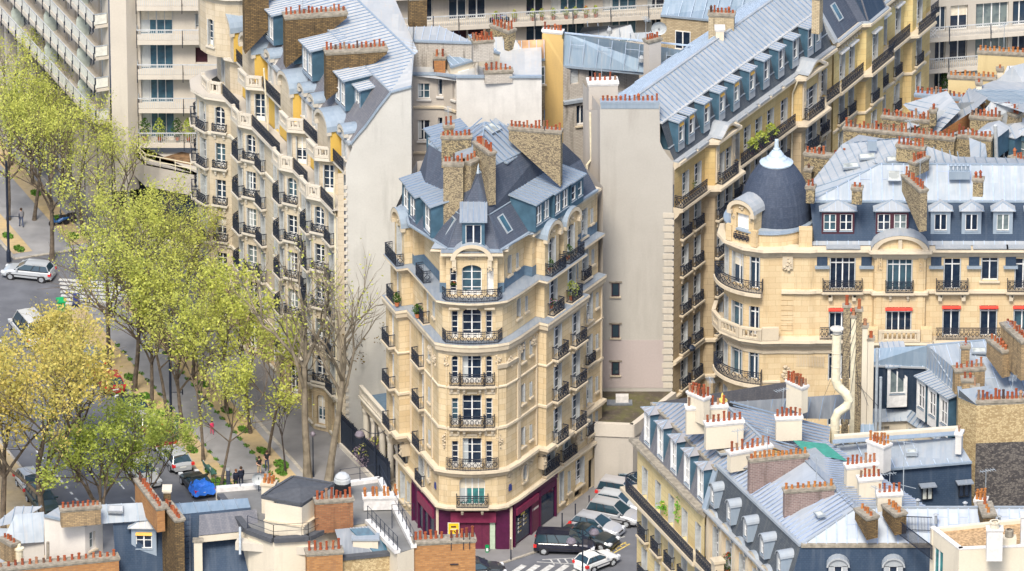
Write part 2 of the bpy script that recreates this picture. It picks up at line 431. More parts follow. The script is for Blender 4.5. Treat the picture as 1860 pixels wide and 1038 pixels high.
def sect_hole(op): return (op['s'] - op['w'] / 2, op['s'] + op['w'] / 2, op['z'], op['z'] + op['h'])
def wall(b, fr, z0, z1, ops=(), mat='stone_warm', s0=0., s1=None, t=0., bandmats=()):
    """wall face with real openings; ops are dicts s,z,w,h[,arch,kind,bal,...]"""
    s1 = fr.L if s1 is None else s1; W = b.mb('wall')
    ops = [o for o in ops if o['s'] - o['w'] / 2 > s0 and o['s'] + o['w'] / 2 < s1 and o['z'] >= z0 and o['z'] + o['h'] <= z1]
    H = [sect_hole(o) for o in ops]
    ss = sorted(set([s0, s1] + [x for h in H for x in h[:2]])); zz = sorted(set([z0, z1] + [x for h in H for x in h[2:]] + [q for q, _ in bandmats if z0 < q < z1]))
    for j in range(len(zz) - 1):
        zm = (zz[j] + zz[j + 1]) / 2; mm = mat
        for q, m2 in bandmats:
            if zm < q: mm = m2; break
        row = None
        for i in range(len(ss) - 1):
            sm_ = (ss[i] + ss[i + 1]) / 2
            hole = any(h[0] < sm_ < h[1] and h[2] < zm < h[3] for h in H)
            if hole: 
                if row is not None: W.quad(fr.p(row, t, zz[j]), fr.p(ss[i], t, zz[j]), fr.p(ss[i], t, zz[j + 1]), fr.p(row, t, zz[j + 1]), mm); row = None
            elif row is None: row = ss[i]
        if row is not None: W.quad(fr.p(row, t, zz[j]), fr.p(s1, t, zz[j]), fr.p(s1, t, zz[j + 1]), fr.p(row, t, zz[j + 1]), mm)
    for o, h in zip(ops, H):
        rec = o.get('rec', .3); a, c, zb, zt = h; mm = o.get('rmat', mat)
        for q, m2 in bandmats:
            if zb < q: mm = m2; break
        g = fr.p
        W.quad(g(a, t, zb), g(a, t - rec, zb), g(a, t - rec, zt), g(a, t, zt), mm); W.quad(g(c, t - rec, zb), g(c, t, zb), g(c, t, zt), g(c, t - rec, zt), mm)
        W.quad(g(a, t, zb), g(c, t, zb), g(c, t - rec, zb), g(a, t - rec, zb), mm)
        ar = o.get('arch', 0)
        if ar:
            n = 8; m_ = (a + c) / 2; hw = (c - a) / 2
            pts = [(m_ - hw * math.cos(math.pi * k / n), zt - ar + ar * math.sin(math.pi * k / n)) for k in range(n + 1)]
            for k in range(n):
                q0, q1 = pts[k], pts[k + 1]
                W.quad(g(q0[0], t, q0[1]), g(q1[0], t, q1[1]), g(q1[0], t, zt), g(q0[0], t, zt), mm)
                W.quad(g(q0[0], t, q0[1]), g(q0[0], t - rec, q0[1]), g(q1[0], t - rec, q1[1]), g(q1[0], t, q1[1]), mm)
        else: W.quad(g(a, t - rec, zt), g(c, t - rec, zt), g(c, t, zt), g(a, t, zt), mm)
        window(b, fr, o, t)
def window(b, fr, o, t=0.):
    w, h, zb = o['w'], o['h'], o['z']; rec = o.get('rec', .3); kind = o.get('kind', 'fr')
    bars = o.get('bars', 3 if h > 1.9 else (1 if h > 1 else 0)); rw, rh = r2(w), r2(h)
    frame = o.get('frame', 'white_frame'); pos = fr.p(o['s'], t - rec, zb)
    if kind == 'dark':
        wn = put(cached(('door', rw, rh), lambda mb: mb.box(-rw / 2, rw / 2, -.02, .05, 0, rh, 'dark')), o.get('name', 'door'), b.e, pos, fr.ang); wn.scale = (w / rw, 1, h / rh); return
    if kind == 'blind':
        wn = put(cached(('shutter', rw, rh, frame), lambda mb: [mb.box(-rw / 2, rw / 2, -.02, .05, 0, rh, frame)] + [mb.box(-rw / 2, rw / 2, -.035, -.02, q * .12, q * .12 + .05, frame) for q in range(int(rh / .12))]), 'roller_shutter', b.e, pos, fr.ang); wn.scale = (w / rw, 1, h / rh); return
    wn = put(m_frame(rw, rh, bars, frame, o.get('arch', 0)), 'window', b.e, pos, fr.ang); wn.scale = (w / rw, 1, h / rh)
    put(m_pane(rw, rh, o.get('glass', 'glass')), 'pane', wn)
    if o.get('curt', random.random() < .35) and w > .9 and kind == 'fr': put(m_curtain(rw, rh), 'curtain', wn)
    if kind == 'fr' and w > .7 and h > 1.8 and random.random() < .14:
        put(cached(('blind', rw, rh), lambda mb: mb.quad((-rw / 2 + .06, -.02, rh * .55), (rw / 2 - .06, -.02, rh * .55), (rw / 2 - .06, -.02, rh - .06), (-rw / 2 + .06, -.02, rh - .06), 'canvas_cream')), 'blind', wn)
    sh = o.get('sh', kind == 'fr')
    if sh:
        for sg in ((-1, 1) if sh is True else sh):
            me = m_shutter(rh, rec - .03, o.get('shmat', 'shutter_grey'), o.get('shp', .05))
            x = put(me, 'shutter', b.e, fr.p(o['s'] + sg * (w / 2 - .045), t, zb), fr.ang); x.scale = (1, 1, h / rh)
            if sg < 0: x.scale.x = -1
    if o.get('sill', not o.get('bal')):
        put(cached(('window_sill', r2(w), rec, b.trim), lambda mb: mb.box(-rw / 2 - .12, rw / 2 + .12, -rec - .16, -rec + .02, -.14, -.01, b.trim)), 'window_sill', wn)
    bal = o.get('bal')
    if bal:
        bw, pr, bh = bal
        k = put(m_balcony(r2(bw), pr, b.trim), 'balcony', b.e, fr.p(o['s'], t, zb + o.get('bz', 0)), fr.ang)
        put(m_railing(r2(bw), pr, bh), 'railing', k, (0, 0, .0))
    aw = o.get('awn')
    if aw:
        mb = b.mb('awnings'); a = fr.p(o['s'] - w / 2 - .05, t + .02, zb + h - .03); c = fr.p(o['s'] + w / 2 + .05, t + .02, zb + h - .03)
        a2 = fr.p(o['s'] - w / 2 - .05, t + .22, zb + h - .12); c2 = fr.p(o['s'] + w / 2 + .05, t + .22, zb + h - .12)
        mb.quad(a, a2, c2, c, aw); dz = Vector((0, 0, -.1)); mb.quad(a2, a2 + dz, c2 + dz, c2, aw)
        th = Vector((0, 0, -.03)); mb.quad(a + th, c + th, c2 + th, a2 + th, aw)
def offs(pts, t):       # offset an open polyline outward (pts left->right seen from outside)
    pts = [V2(p) for p in pts]; out = []
    for i, p in enumerate(pts):
        ns = []
        if i > 0: d = (p - pts[i - 1]).normalized(); ns.append(Vector((d.y, -d.x)))
        if i < len(pts) - 1: d = (pts[i + 1] - p).normalized(); ns.append(Vector((d.y, -d.x)))
        n = sum(ns, Vector((0, 0))); n = n.normalized() if n.length > 1e-6 else ns[0]
        k = max(.35, n.dot(ns[0])); out.append(p + n * (t / k))
    return out
def sweep(mb, pts, prof, m, cap=True):      # prof list of (t,z) running outward/down
    L = [[Vector((q.x, q.y, z)) for q in offs(pts, t)] for t, z in prof]
    for i in range(len(L) - 1):
        for j in range(len(pts) - 1): mb.quad(L[i + 1][j], L[i + 1][j + 1], L[i][j + 1], L[i][j], m)
    if cap:
        mb.poly([l[0] for l in L], m); mb.poly([l[-1] for l in L][::-1], m)
def cornice(b, pts, z, h=.45, d=.4, m=None, t0=0.):
    m = m or b.trim
    sweep(b.mb('cornice'), pts, [(t0, z), (t0 + d, z), (t0 + d, z - h * .3), (t0 + d * .7, z - h * .4), (t0 + d * .55, z - h * .65), (t0 + d * .25, z - h * .8), (t0 + .03, z - h)], m)
def railing(b, pts, z, h=1., mat='iron', ornate=True, name='railing', parent=None):
    mb = MB()
    for a, c in zip(pts[:-1], pts[1:]): rail_run(mb, (a[0], a[1], z), (c[0], c[1], z), h, mat, ornate=ornate)
    return mb.build(name, parent or b.e)
# ---------------------------------------------------------------- roofs
def clipline(poly2, x):      # vertical line x through a 2D polygon -> (y0,y1) pairs
    ys = []
    for i in range(len(poly2)):
        a, b = poly2[i], poly2[(i + 1) % len(poly2)]
        if (a[0] - x) * (b[0] - x) < 0: ys.append(a[1] + (b[1] - a[1]) * (x - a[0]) / (b[0] - a[0]))
    ys.sort(); return [(ys[i], ys[i + 1]) for i in range(0, len(ys) - 1, 2)]
def zinc(mb, pts, gap=.6, mat='zinc', seam='seam', rh=.07, rw=.045, cross=0, thick=0, flat=None, off=0.):
    """standing-seam sheet: pts 3D polygon; pts[0]->pts[1] is the eave; seams run up the slope"""
    pts = [Vector(p) for p in pts]
    n = Vector((0, 0, 0))
    for i in range(len(pts)): n += pts[i].cross(pts[(i + 1) % len(pts)])
    n.normalize()
    if n.z < 0: n = -n; pts = [pts[1], pts[0]] + pts[:1:-1]
    mb.poly(pts, mat)
    o = pts[0]; e = (pts[1] - pts[0]).normalized(); d = n.cross(e).normalized()
    p2 = [((p - o).dot(e), (p - o).dot(d)) for p in pts]
    x0 = min(p[0] for p in p2); x1 = max(p[0] for p in p2); x = x0 + gap * (.5 + off)
    while x < x1 - .05:
        for y0, y1 in clipline(p2, x):
            if y1 - y0 > .1:
                a = o + e * x + d * y0; c = o + e * x + d * y1
                mb.boxv(a - e * rw / 2, c - a, e * rw, n * rh, seam)
                if cross:
                    q = y0 + cross * (1 + .3 * ((int(x / gap)) % 2 - .5))
                    while q < y1 - .3:
                        mb.boxv(o + e * (x + rw / 2) + d * q, e * (gap - rw), d * .04, n * .018, seam); q += cross
        x += gap
def edge(mb, a, b, w=.14, h=.08, mat='flash'): mb.bar(a, b, w, h, mat)
def skylight(b, c, u, v, w, h, th=.09, frame='pipe_grey', glass='glass_blue', name='skylight'):
    """roof window lying in the slope: c centre, u along, v up-slope unit vectors"""
    c = Vector(c); u = Vector(u).normalized(); v = Vector(v).normalized(); n = u.cross(v).normalized()
    if n.z < 0: n = -n
    mb = MB(); o = c - u * w / 2 - v * h / 2 - n * .05
    for a in ((o, u * .09, v * h), (o + u * (w - .09), u * .09, v * h), (o + u * .09, u * (w - .18), v * .09), (o + u * .09 + v * (h - .09), u * (w - .18), v * .09)):
        mb.boxv(a[0], a[1], a[2], n * (th + .05), frame)
    f = mb.build(name, b.e); g = MB(); g.boxv(o + u * .09 + v * .09, u * (w - .18), v * (h - .18), n * (th + .01), glass); g.build('pane', f)
def dormer(b, pos, ang, w, h, L, kind='shed', ww=None, wh=None, roofm='zinc_slateblue', cheekm='cheek', frontm=None, nwin=1, over=.15, wz=.25, rise=.35, frame='white_frame', blind=None, glass='glass', bars=1, drop=0.):
    """dormer on a slope; pos = foot of its front wall (mid), ang = direction of wall's u axis, L = depth back into the roof"""
    frontm = frontm or cheekm; ww = ww or (w - .35) / nwin; wh = wh or h - .55
    key = ('dormer', round(w, 2), round(h, 2), round(L, 2), kind, ww, wh, roofm, cheekm, frontm, nwin, rise, over, wz, drop)
    def fn(mb):
        x = w / 2; zb = -drop
        mb.quad((-x, 0, zb), (-x, 0, h), (-x, L, h + (rise if kind == 'shed' else 0)), (-x, L, zb), cheekm) ; mb.quad((x, L, zb), (x, L, h + (rise if kind == 'shed' else 0)), (x, 0, h), (x, 0, zb), cheekm)
        # front wall around the windows
        xs = [-x]; 
        for k in range(nwin):
            cx = -x + w * (k + .5) / nwin; xs += [cx - ww / 2, cx + ww / 2]
        xs.append(x)
        for k in range(0, len(xs), 2): mb.quad((xs[k], 0, zb), (xs[k + 1], 0, zb), (xs[k + 1], 0, h), (xs[k], 0, h), frontm)
        for k in range(nwin):
            a, c = xs[1 + 2 * k], xs[2 + 2 * k]
            mb.quad((a, 0, zb), (c, 0, zb), (c, 0, wz), (a, 0, wz), frontm); mb.quad((a, 0, wz + wh), (c, 0, wz + wh), (c, 0, h), (a, 0, h), frontm)
            mb.quad((a, 0, wz), (a, .12, wz), (a, .12, wz + wh), (a, 0, wz + wh), frontm); mb.quad((c, .12, wz), (c, 0, wz), (c, 0, wz + wh), (c, .12, wz + wh), frontm)
            mb.quad((a, .12, wz + wh), (c, .12, wz + wh), (c, 0, wz + wh), (a, 0, wz + wh), frontm); mb.box(a - .04, c + .04, -.06, .0, wz - .08, wz, 'flash')
        if kind == 'shed':
            o = over; z0 = h - rise * o / L
            p = [Vector(q) for q in ((-x - o, -o, z0 + .0), (x + o, -o, z0), (x + o, L, h + rise), (-x - o, L, h + rise))]
            up = Vector((0, 0, .1))
            mb.poly([q for q in p[::-1]], roofm)
            zinc(mb, [q + up for q in p], .42, roofm, 'seam', .05, .04)
            for i in range(4): mb.quad(p[i], p[(i + 1) % 4], p[(i + 1) % 4] + up, p[i] + up, 'flash')
        elif kind == 'hip':
            o = over; zt = h + rise; k = min(x * .9, L * .5)
            A, B_, C, D = Vector((-x - o, -o, h)), Vector((x + o, -o, h)), Vector((x + o, L, h)), Vector((-x - o, L, h))
            r0, r1 = Vector((0, k, zt)), Vector((0, L, zt))
            mb.poly([A, D, C, B_], roofm)
            zinc(mb, [A + Vector((0, 0, .05)), B_ + Vector((0, 0, .05)), r0], .5, roofm, 'seam_light', .03, .03); mb.poly([B_, C, r1, r0], roofm); mb.poly([D, A, r0, r1], roofm)
            mb.quad(A, B_, B_ + Vector((0, 0, .05)), A + Vector((0, 0, .05)), roofm)
            mb.bar(A + Vector((0, 0, .03)), r0, .09, .07, 'flash'); mb.bar(B_ + Vector((0, 0, .03)), r0, .09, .07, 'flash')
        elif kind == 'gable':
            o = over; zt = h + rise
            mb.poly([(-x, 0, h), (x, 0, h), (0, 0, zt)], frontm)
            for sg in (-1, 1):
                mb.quad((sg * (x + o), -o, h - .05), (0, -o, zt + .06), (0, L, zt + .06), (sg * (x + o), L, h - .05), roofm)
                mb.bar((sg * (x + o), -o, h - .05), (0, -o, zt + .06), .1, .08, roofm)
        elif kind == 'arch':
            o = over; n = 9; r = x + o
            arc = [(-r * math.cos(math.pi * i / n), h - .05 + (rise + .1) * math.sin(math.pi * i / n)) for i in range(n + 1)]
            mb.poly([(q[0] * x / r, 0, h + (q[1] - h) * .85) for q in arc][::-1], frontm)
            for i in range(n):
                a, c = arc[i], arc[i + 1]
                mb.quad((a[0], -o, a[1]), (c[0], -o, c[1]), (c[0], L, c[1]), (a[0], L, a[1]), roofm, True)
                mb.quad((a[0] * .86, -o, h + (a[1] - h) * .8), (c[0] * .86, -o, h + (c[1] - h) * .8), (c[0], -o, c[1]), (a[0], -o, a[1]), frontm)
        if kind != 'arch' : mb.bar((-x, -.03, h - .06), (x, -.03, h - .06), .06, .1, 'flash')
    me = cached(key, fn); d = put(me, 'dormer', b.e, pos, ang)
    for k in range(nwin):
        cx = -w / 2 + w * (k + .5) / nwin
        rw, rh = r2(ww), r2(wh)
        wn = put(m_frame(rw, rh, bars, frame, 0), 'window', d, (cx, .1, wz)); wn.scale = (ww / rw, 1, wh / rh)
        mp = m_pane(rw, rh, glass); wn.data = wn.data  # frame mesh
        pn = put(mp, 'pane', d, (cx, .12, wz)); pn.scale = wn.scale
        if blind:
            x = put(cached(('blind', rw, blind), lambda mb: [mb.quad((-rw / 2, -.05, 0), (rw / 2, -.05, 0), (rw / 2, .04, .28), (-rw / 2, .04, .28), blind)]), 'blind', d, (cx, -.0, wz + wh - .26))
    return d
def m_pot(kind, mat):
    def fn(mb):
        if kind == 0: mb.lathe((0, 0, 0), [(.15, 0), (.15, .08), (.125, .1), (.115, .62), (.145, .66), (.145, .72), (.09, .72), (.085, .4), (0, .4)], mat, 8)
        elif kind == 1: mb.lathe((0, 0, 0), [(.16, 0), (.14, .05), (.12, .36), (.15, .40), (.15, .45), (.1, .45), (.09, .2), (0, .2)], mat, 8)
        elif kind == 2:
            mb.lathe((0, 0, 0), [(.15, 0), (.13, .2), (.13, .42), (.2, .44), (.2, .48), (.05, .66), (0, .66)], mat, 8)
            for k in range(4): a = k * math.pi / 2; mb.box(.14 * math.cos(a) - .02, .14 * math.cos(a) + .02, .14 * math.sin(a) - .02, .14 * math.sin(a) + .02, .2, .44, mat)
        else: mb.lathe((0, 0, 0), [(.12, 0), (.1, .1), (.1, .5), (.17, .56), (.17, .62), (.1, .74), (0, .78)], mat, 8)
    return cached(('chimney_pot', kind, mat), fn)
rp = random.Random(3)
def pots(parent, a, c, n, mat='terracotta', sc=1., gaps=(), tall=None):
    a = Vector(a); c = Vector(c)
    for k in range(n):
        if k in gaps: continue
        q = a + (c - a) * ((k + .5) / n); kd = rp.choice([0, 1, 0, 1, 0, 1, 0, 2]) if tall is None else tall
        o = put(m_pot(kd, mat), 'chimney_pot', parent, q + Vector((rp.uniform(-.03, .03), rp.uniform(-.03, .03), 0)), rp.uniform(0, 3)); s = sc * .66 * rp.uniform(.92, 1.08)
        o.scale = (s, s, s * rp.uniform(.8, 1.45)); o.rotation_euler = (rp.gauss(0, .03), rp.gauss(0, .03), rp.uniform(0, 3))
def chimney(b, A, B, th, z0, z1, mat='brick_brown', n=8, cap='cap_stone', capo=.09, pot='terracotta', z0b=None, psc=1., gaps=(), rows=1, capth=.16, tall=None, strip=None):
    """chimney stack as a wall from A to B (plan points of its mid-line), thickness th"""
    fr = Fr(A, B); mb = MB(); h = th / 2
    z0b = z0 if z0b is None else z0b
    g = fr.p; L = fr.L
    lo = [g(0, h, z0), g(L, h, z0b), g(L, -h, z0b), g(0, -h, z0)]; hi = [g(0, h, z1), g(L, h, z1), g(L, -h, z1), g(0, -h, z1)]
    for i in range(4): mb.quad(lo[i], lo[(i + 1) % 4], hi[(i + 1) % 4], hi[i], mat)
    if strip:
        mb.fbox(fr, 0, L, h, h + .03, z1 - strip[0], z1, strip[1])
    mb.fbox(fr, -capo, L + capo, -h - capo, h + capo, z1, z1 + capth, cap); mb.fbox(fr, -capo * .4, L + capo * .4, -h - capo * .4, h + capo * .4, z1 - .12, z1, cap)
    o = mb.build('chimney', b.e)
    for r in range(rows):
        t = (r - (rows - 1) / 2) * .42
        pots(o, g(.0, t, z1 + capth), g(L, t, z1 + capth), n, pot, psc, gaps, tall)
    if rp.random() < .3 and n > 2:
        a = g(L * rp.uniform(.2, .8), -h - .05, z1 - .4); hh = rp.uniform(1.9, 2.8); m = MB(); m.tube([a, a + Vector((0, 0, hh))], .025, 'pipe_grey', 5); c = a + Vector((0, 0, hh - .15)); d = Vector((rp.uniform(-1, 1), rp.uniform(-1, 1), 0)).normalized(); m.bar(c - d * .7, c + d * .5, .03, .03, 'pipe_grey'); e = Vector((-d.y, d.x, 0)) * .28
        for k in range(6): m.bar(c + d * (-.65 + k * .2) - e, c + d * (-.65 + k * .2) + e, .018, .018, 'pipe_grey')
        m.build('aerial', b.e)
    return o
def chim_px(b, pa, pb, z, th, depth, mat='brick_brown', n=8, depthb=None, **kw):
    """stack given by the sight lines of the two top ends (at height z) and how far it goes down"""
    return chimney(b, P(pa[0], pa[1], z), P(pb[0], pb[1], z), th, z - depth, z, mat, n, z0b=z - (depthb or depth), **kw)
def finish(b):      # move the root to the building's base and keep the children where they are
    b.done(); lo = None
    W = b.parts.get('wall')
    if W and W.v:
        zm = min(v[2] for v in W.v); pts = [v for v in W.v if v[2] < zm + .5]
        lo = Vector((sum(p[0] for p in pts) / len(pts), sum(p[1] for p in pts) / len(pts), zm))
    else:
        c = b.e.children[0]; q = [c.matrix_basis @ Vector(k) for k in c.bound_box]; lo = sum(q, Vector()) / 8; lo.z = min(k.z for k in q)
    b.e.location = lo
    for c in b.e.children: c.location = c.location - lo
def arch_bay(b, fr, s, w, t, depth, z0, z1, rise, ops, mat, roofm='flash', hood=.22, sidem=None):
    """projecting stone bay with a round pediment and a lead barrel roof; top of the straight wall z1"""
    wall(b, fr, z0, z1, ops, mat, s - w / 2, s + w / 2, t)
    W = b.mb('wall'); g = fr.p; n = 10; x = w / 2
    for sg in (-1, 1):
        q = [g(s + sg * x, t, z0), g(s + sg * x, t, z1), g(s + sg * x, t - depth, z1), g(s + sg * x, t - depth, z0)]
        W.poly(q if sg > 0 else q[::-1], sidem or mat)
    arc = [(-math.cos(math.pi * k / n), math.sin(math.pi * k / n)) for k in range(n + 1)]
    W.poly([g(s + x * c, t, z1 + rise * k) for c, k in arc][::-1], mat)
    C = b.mb('cornice'); Rf = b.mb('roof'); xo = x + hood
    for (c0, k0), (c1, k1) in zip(arc[:-1], arc[1:]):
        for tt in ((t + .3, t),):
            C.quad(g(s + xo * c0, tt[0], z1 + (rise + .2) * k0), g(s + xo * c1, tt[0], z1 + (rise + .2) * k1), g(s + (x - .1) * c1, tt[0], z1 + (rise - .12) * k1), g(s + (x - .1) * c0, tt[0], z1 + (rise - .12) * k0), b.trim)
            C.quad(g(s + (x - .1) * c0, tt[0], z1 + (rise - .12) * k0), g(s + (x - .1) * c1, tt[0], z1 + (rise - .12) * k1), g(s + (x - .1) * c1, tt[1], z1 + (rise - .12) * k1), g(s + (x - .1) * c0, tt[1], z1 + (rise - .12) * k0), b.trim)
        Rf.quad(g(s + xo * c0, t + .32, z1 + (rise + .22) * k0 + .02), g(s + xo * c0, t - depth, z1 + (rise + .22) * k0 + .02), g(s + xo * c1, t - depth, z1 + (rise + .22) * k1 + .02), g(s + xo * c1, t + .32, z1 + (rise + .22) * k1 + .02), roofm, True)
    C.fbox(fr, s - xo, s - x + .2, t - .05, t + .3, z1 - .28, z1, b.trim); C.fbox(fr, s + x - .2, s + xo, t - .05, t + .3, z1 - .28, z1, b.trim)
def carved(b, fr, s, t, z, w, h, seed=1, mat='carved_stone'):     # a carved cartouche: a cluster of scrolls and leaves in relief
    rr = random.Random(seed); mb = b.mb('carving')
    for k in range(9):
        a = rr.uniform(0, 6.28); r = rr.uniform(.1, .9)
        c = fr.p(s + math.cos(a) * r * w / 2, t, z + math.sin(a) * r * h / 2); q = rr.uniform(.14, .26) * min(w, h)
        mb.lathe_dir = None
        for i in range(5):
            an = i * 6.283 / 5 + a; e = c + Vector((fr.u.x, fr.u.y, 0)) * math.cos(an) * q + Vector((0, 0, 1)) * math.sin(an) * q
            an2 = an + 6.283 / 5; e2 = c + Vector((fr.u.x, fr.u.y, 0)) * math.cos(an2) * q + Vector((0, 0, 1)) * math.sin(an2) * q
            tip = c + Vector((fr.n.x, fr.n.y, 0)) * q * .8
            mb.poly((e, e2, tip), mat)
def ledge(mb, pts, t0, t1, z, m): sweep(mb, pts, [(t0, z), (t1, z)], m, cap=False)
def ring(mb, lo, hi, m, close=False):
    n = len(lo); 
    for i in range(n if close else n - 1): j = (i + 1) % n; mb.quad(lo[i], lo[j], hi[j], hi[i], m)
# ================================================================ the corner building in the middle
def corner_building():
    b = Bld('corner_apartment_building', 'wedge shaped cream stone apartment building with a purple shop front at its foot')
    F1 = V2(P(795, 999)); F2 = V2(P(928, 999)); L = V2(P(723, 912)); Rr = V2(P(1093, 875))
    fl = Fr(L, F1); fR = Fr(F2, Rr)
    q1, q2, q3, q4 = (-5.6, -51.95), (-4.95, -52.25), (-1.15, -52.25), (-.45, -51.95)
    base = [fl.p(0, .9, 0), fl.p(3, .9, 0), fl.p(3, 0, 0), fl.p(fl.L - .9, 0, 0), q1, q2, q3, q4, fR.p(.9, 0, 0), fR.p(4.2, 0, 0), fR.p(4.2, .75, 0), fR.p(10.1, .75, 0), fR.p(10.1, 0, 0), fR.p(fR.L, 0, 0)]
    base = [V2(p) for p in base]
    flat = [V2(fl.p(0, 0, 0)), F1, F2, V2(fR.p(fR.L, 0, 0))]
    # columns: (segment, point on the base line, width, kind)
    def at(f, s): return f.A + f.u * s
    cols = [(0, at(fl, 1.3), 1.15, 'big'), (2, at(fl, 5.7), 1.15, 'big'), (2, at(fl, 7.6), .42, 'slot'),
            (5, V2((-4.35, -52.2)), .5, 'side'), (5, V2((-3.05, -52.2)), 1.45, 'mid'), (5, V2((-1.75, -52.2)), .5, 'side'),
            (8, at(fR, 1.9), .55, 'small'), (8, at(fR, 3.1), .36, 'slot'), (10, at(fR, 6.0), 1.3, 'big'), (10, at(fR, 8.9), 1.3, 'big'),
            (12, at(fR, 10.9), .7, 'tall'), (12, at(fR, 12.4), .95, 'nar'), (12, at(fR, 13.6), .38, 'slot')]
    def bow(ps, d, i=5):
        ps = [V2(p) for p in ps]; a, c = ps[i], ps[i + 1]; n = Vector(((c - a).y, -(c - a).x)).normalized()
        return ps[:i + 1] + [a + (c - a) * (k / 8) + n * d * math.sin(math.pi * k / 8) for k in range(1, 8)] + ps[i + 1:]
    W = b.mb('wall'); C = b.mb('cornice')
    lev = [(4.0, 7.1), (7.1, 10.7), (10.7, 14.2), (14.2, 17.7)]
    def tier(pts, z0, z1, li, mats='stone_warm', skip=(), bands=()):
        for i in range(len(pts) - 1):
            fr = Fr(pts[i], pts[i + 1]); ops = []
            for sg, p, w_, k in cols:
                if sg != i or (k in skip): continue
                s = (p - fr.A).dot(fr.u); o = dict(s=s, w=w_, z=z0 + .02, h=2.5)
                if k == 'mid': o.update(h=2.6, arch=.45 if li in (1, 5, 7) else 0, bal=None if li in (2, 5, 6, 7) else ((1.9, .45, 1.0)), glass='glass_teal' if li in (1,) else 'glass', rec=.35, sh=False, curt=li in (2, 4))
                elif k == 'side': o.update(h=2.35, bars=4, sh=False, bal=None if li in (1, 2, 5, 6) else (.85, .35, 1.0), arch=.2 if li == 4 else 0)
                elif k == 'big': o.update(h=2.7, bal=(1.7, .5, 1.0) if li not in (0,) else (1.7, .2, .9), arch=.5 if li in (4, 7, 1) else 0, shp=.02, sh=(1,) if i < 5 else True)
                elif k == 'slot': o.update(z=z0 + 1.0, h=1.25, bars=0, rec=.3)
                elif k == 'small': o.update(z=z0 + .9, h=1.6, kind='fr', bars=2, sh=(1,), arch=.2 if li in (5, 6) else 0)
                elif k == 'tall': o.update(z=z0 + .7, h=2.0, sh=True, bal=None)
                elif k == 'nar': o.update(z=z0 + .3, h=2.3, bal=(1.15, .25, .8) if li % 2 else None, sh=True)
                ops.append(o)
            wall(b, fr, z0, z1, ops, mats, bandmats=bands)
    # level 1 (no projecting bays)
    b1 = [flat[0], V2(fl.p(fl.L - .9, 0, 0)), V2(q1), V2(q2), V2(q3), V2(q4), V2(fR.p(.9, 0, 0)), flat[3]]
    fr1 = [Fr(b1[i], b1[i + 1]) for i in range(7)]
    wall(b, fr1[0], 4, 7.1, [dict(s=1.5, w=1.5, z=4.3, h=2.0, arch=.5, bal=(1.7, .2, .9)), dict(s=5.7, w=1.3, z=4.05, h=2.6, arch=.4, bal=(1.6, .3, .95)), dict(s=7.5, w=.6, z=5.2, h=1.1, arch=.3, bars=0)], 'stone_warm')
    for k in (1, 2, 4, 5): wall(b, fr1[k], 4, 7.1, [], 'stone_warm')
    wall(b, fr1[3], 4, 7.1, [dict(s=1.9, w=1.95, z=4.05, h=2.45, arch=.45, glass='glass_teal', bars=0, sh=False, bal=(2.4, .5, 1.0), curt=True)], 'stone_warm')
    sr = .9
    wall(b, fr1[6], 4, 7.1, [dict(s=2.1 - sr, w=.6, z=5.0, h=1.3, arch=.3, bars=0), dict(s=6.1 - sr, w=1.6, z=4.3, h=2.2, arch=.5, bal=(2.2, .3, 1.)), dict(s=8.9 - sr, w=1.5, z=4.3, h=2.2, arch=.5, bal=(2.2, .3, 1.)), dict(s=10.9 - sr, w=.7, z=4.9, h=1.8), dict(s=12.5 - sr, w=.8, z=4.9, h=1.9, bal=(1.1, .2, .8)), dict(s=13.6 - sr, w=.38, z=5.2, h=1.2, bars=0)], 'stone_warm')
    # oval window surrounds
    for fr, s in ((fr1[0], 7.5), (fr1[6], 2.1 - sr)):
        for k in range(14):
            a = k * 6.283 / 14; a2 = (k + 1) * 6.283 / 14; z_ = 5.7
            C.bar(fr.p(s + .45 * math.cos(a), .06, z_ + .85 * math.sin(a)), fr.p(s + .45 * math.cos(a2), .06, z_ + .85 * math.sin(a2)), .16, .14, 'stone_trim')
    for i, (z0, z1) in enumerate(lev[1:]): tier(base, z0, z1, i + 2)
    # undersides (corbels) of the projecting bays
    for fr, s0, s1, d in ((fl, 0, 3, .9), (fR, 4.2, 10.1, .75)):
        for k in range(4):
            x0 = d * (1 - k * .25); C.fbox(fr, s0 + k * .05, s1 - k * .05, -.05, x0, 7.1 - .28 * (k + 1), 7.1 - .28 * k - .003, 'stone_trim')
        for s in (s0 + .25, s1 - .3): C.fbox(fr, s - .25, s + .25, -.05, d * .75, 5.2, 6.2, 'carved_stone'); carved(b, fr, s, d * .75, 5.7, .8, 1.0, int(s * 7))
    # bands and ledges
    sweep(C, b1, [(0, 4.12), (.35, 4.08), (.38, 3.92), (.2, 3.78), (.05, 3.62)], 'stone_trim'); 
    sweep(C, bow(base, .28), [(0, 7.22), (.42, 7.18), (.44, 6.98), (.3, 6.86), (.15, 6.6), (.0, 6.5)], 'stone_trim')
    sweep(C, base, [(0, 10.72), (.12, 10.68), (.12, 10.5), (0, 10.45)], 'stone_trim')
    sweep(C, base, [(0, 14.1), (.1, 14.05), (.1, 13.95), (0, 13.9)], 'stone_trim')
    for z in (15.9,): sweep(C, base[6:9], [(0, z), (.22, z), (.14, z - .35), (0, z - .45)], 'stone_trim')
    sweep(C, bow(base, .3), [(.34, 17.71), (.38, 17.52), (.32, 17.38), (.28, 17.1), (.12, 16.95), (.0, 16.7)], 'stone_trim')
    t3 = offs(base, -.4); zz = lambda ps, z: [Vector((p[0], p[1], z)) for p in ps]
    ring(b.mb('roof'), zz(offs(bow(base, .3), .34), 17.72), zz(bow(t3, 0), 17.75), 'zinc_slateblue')
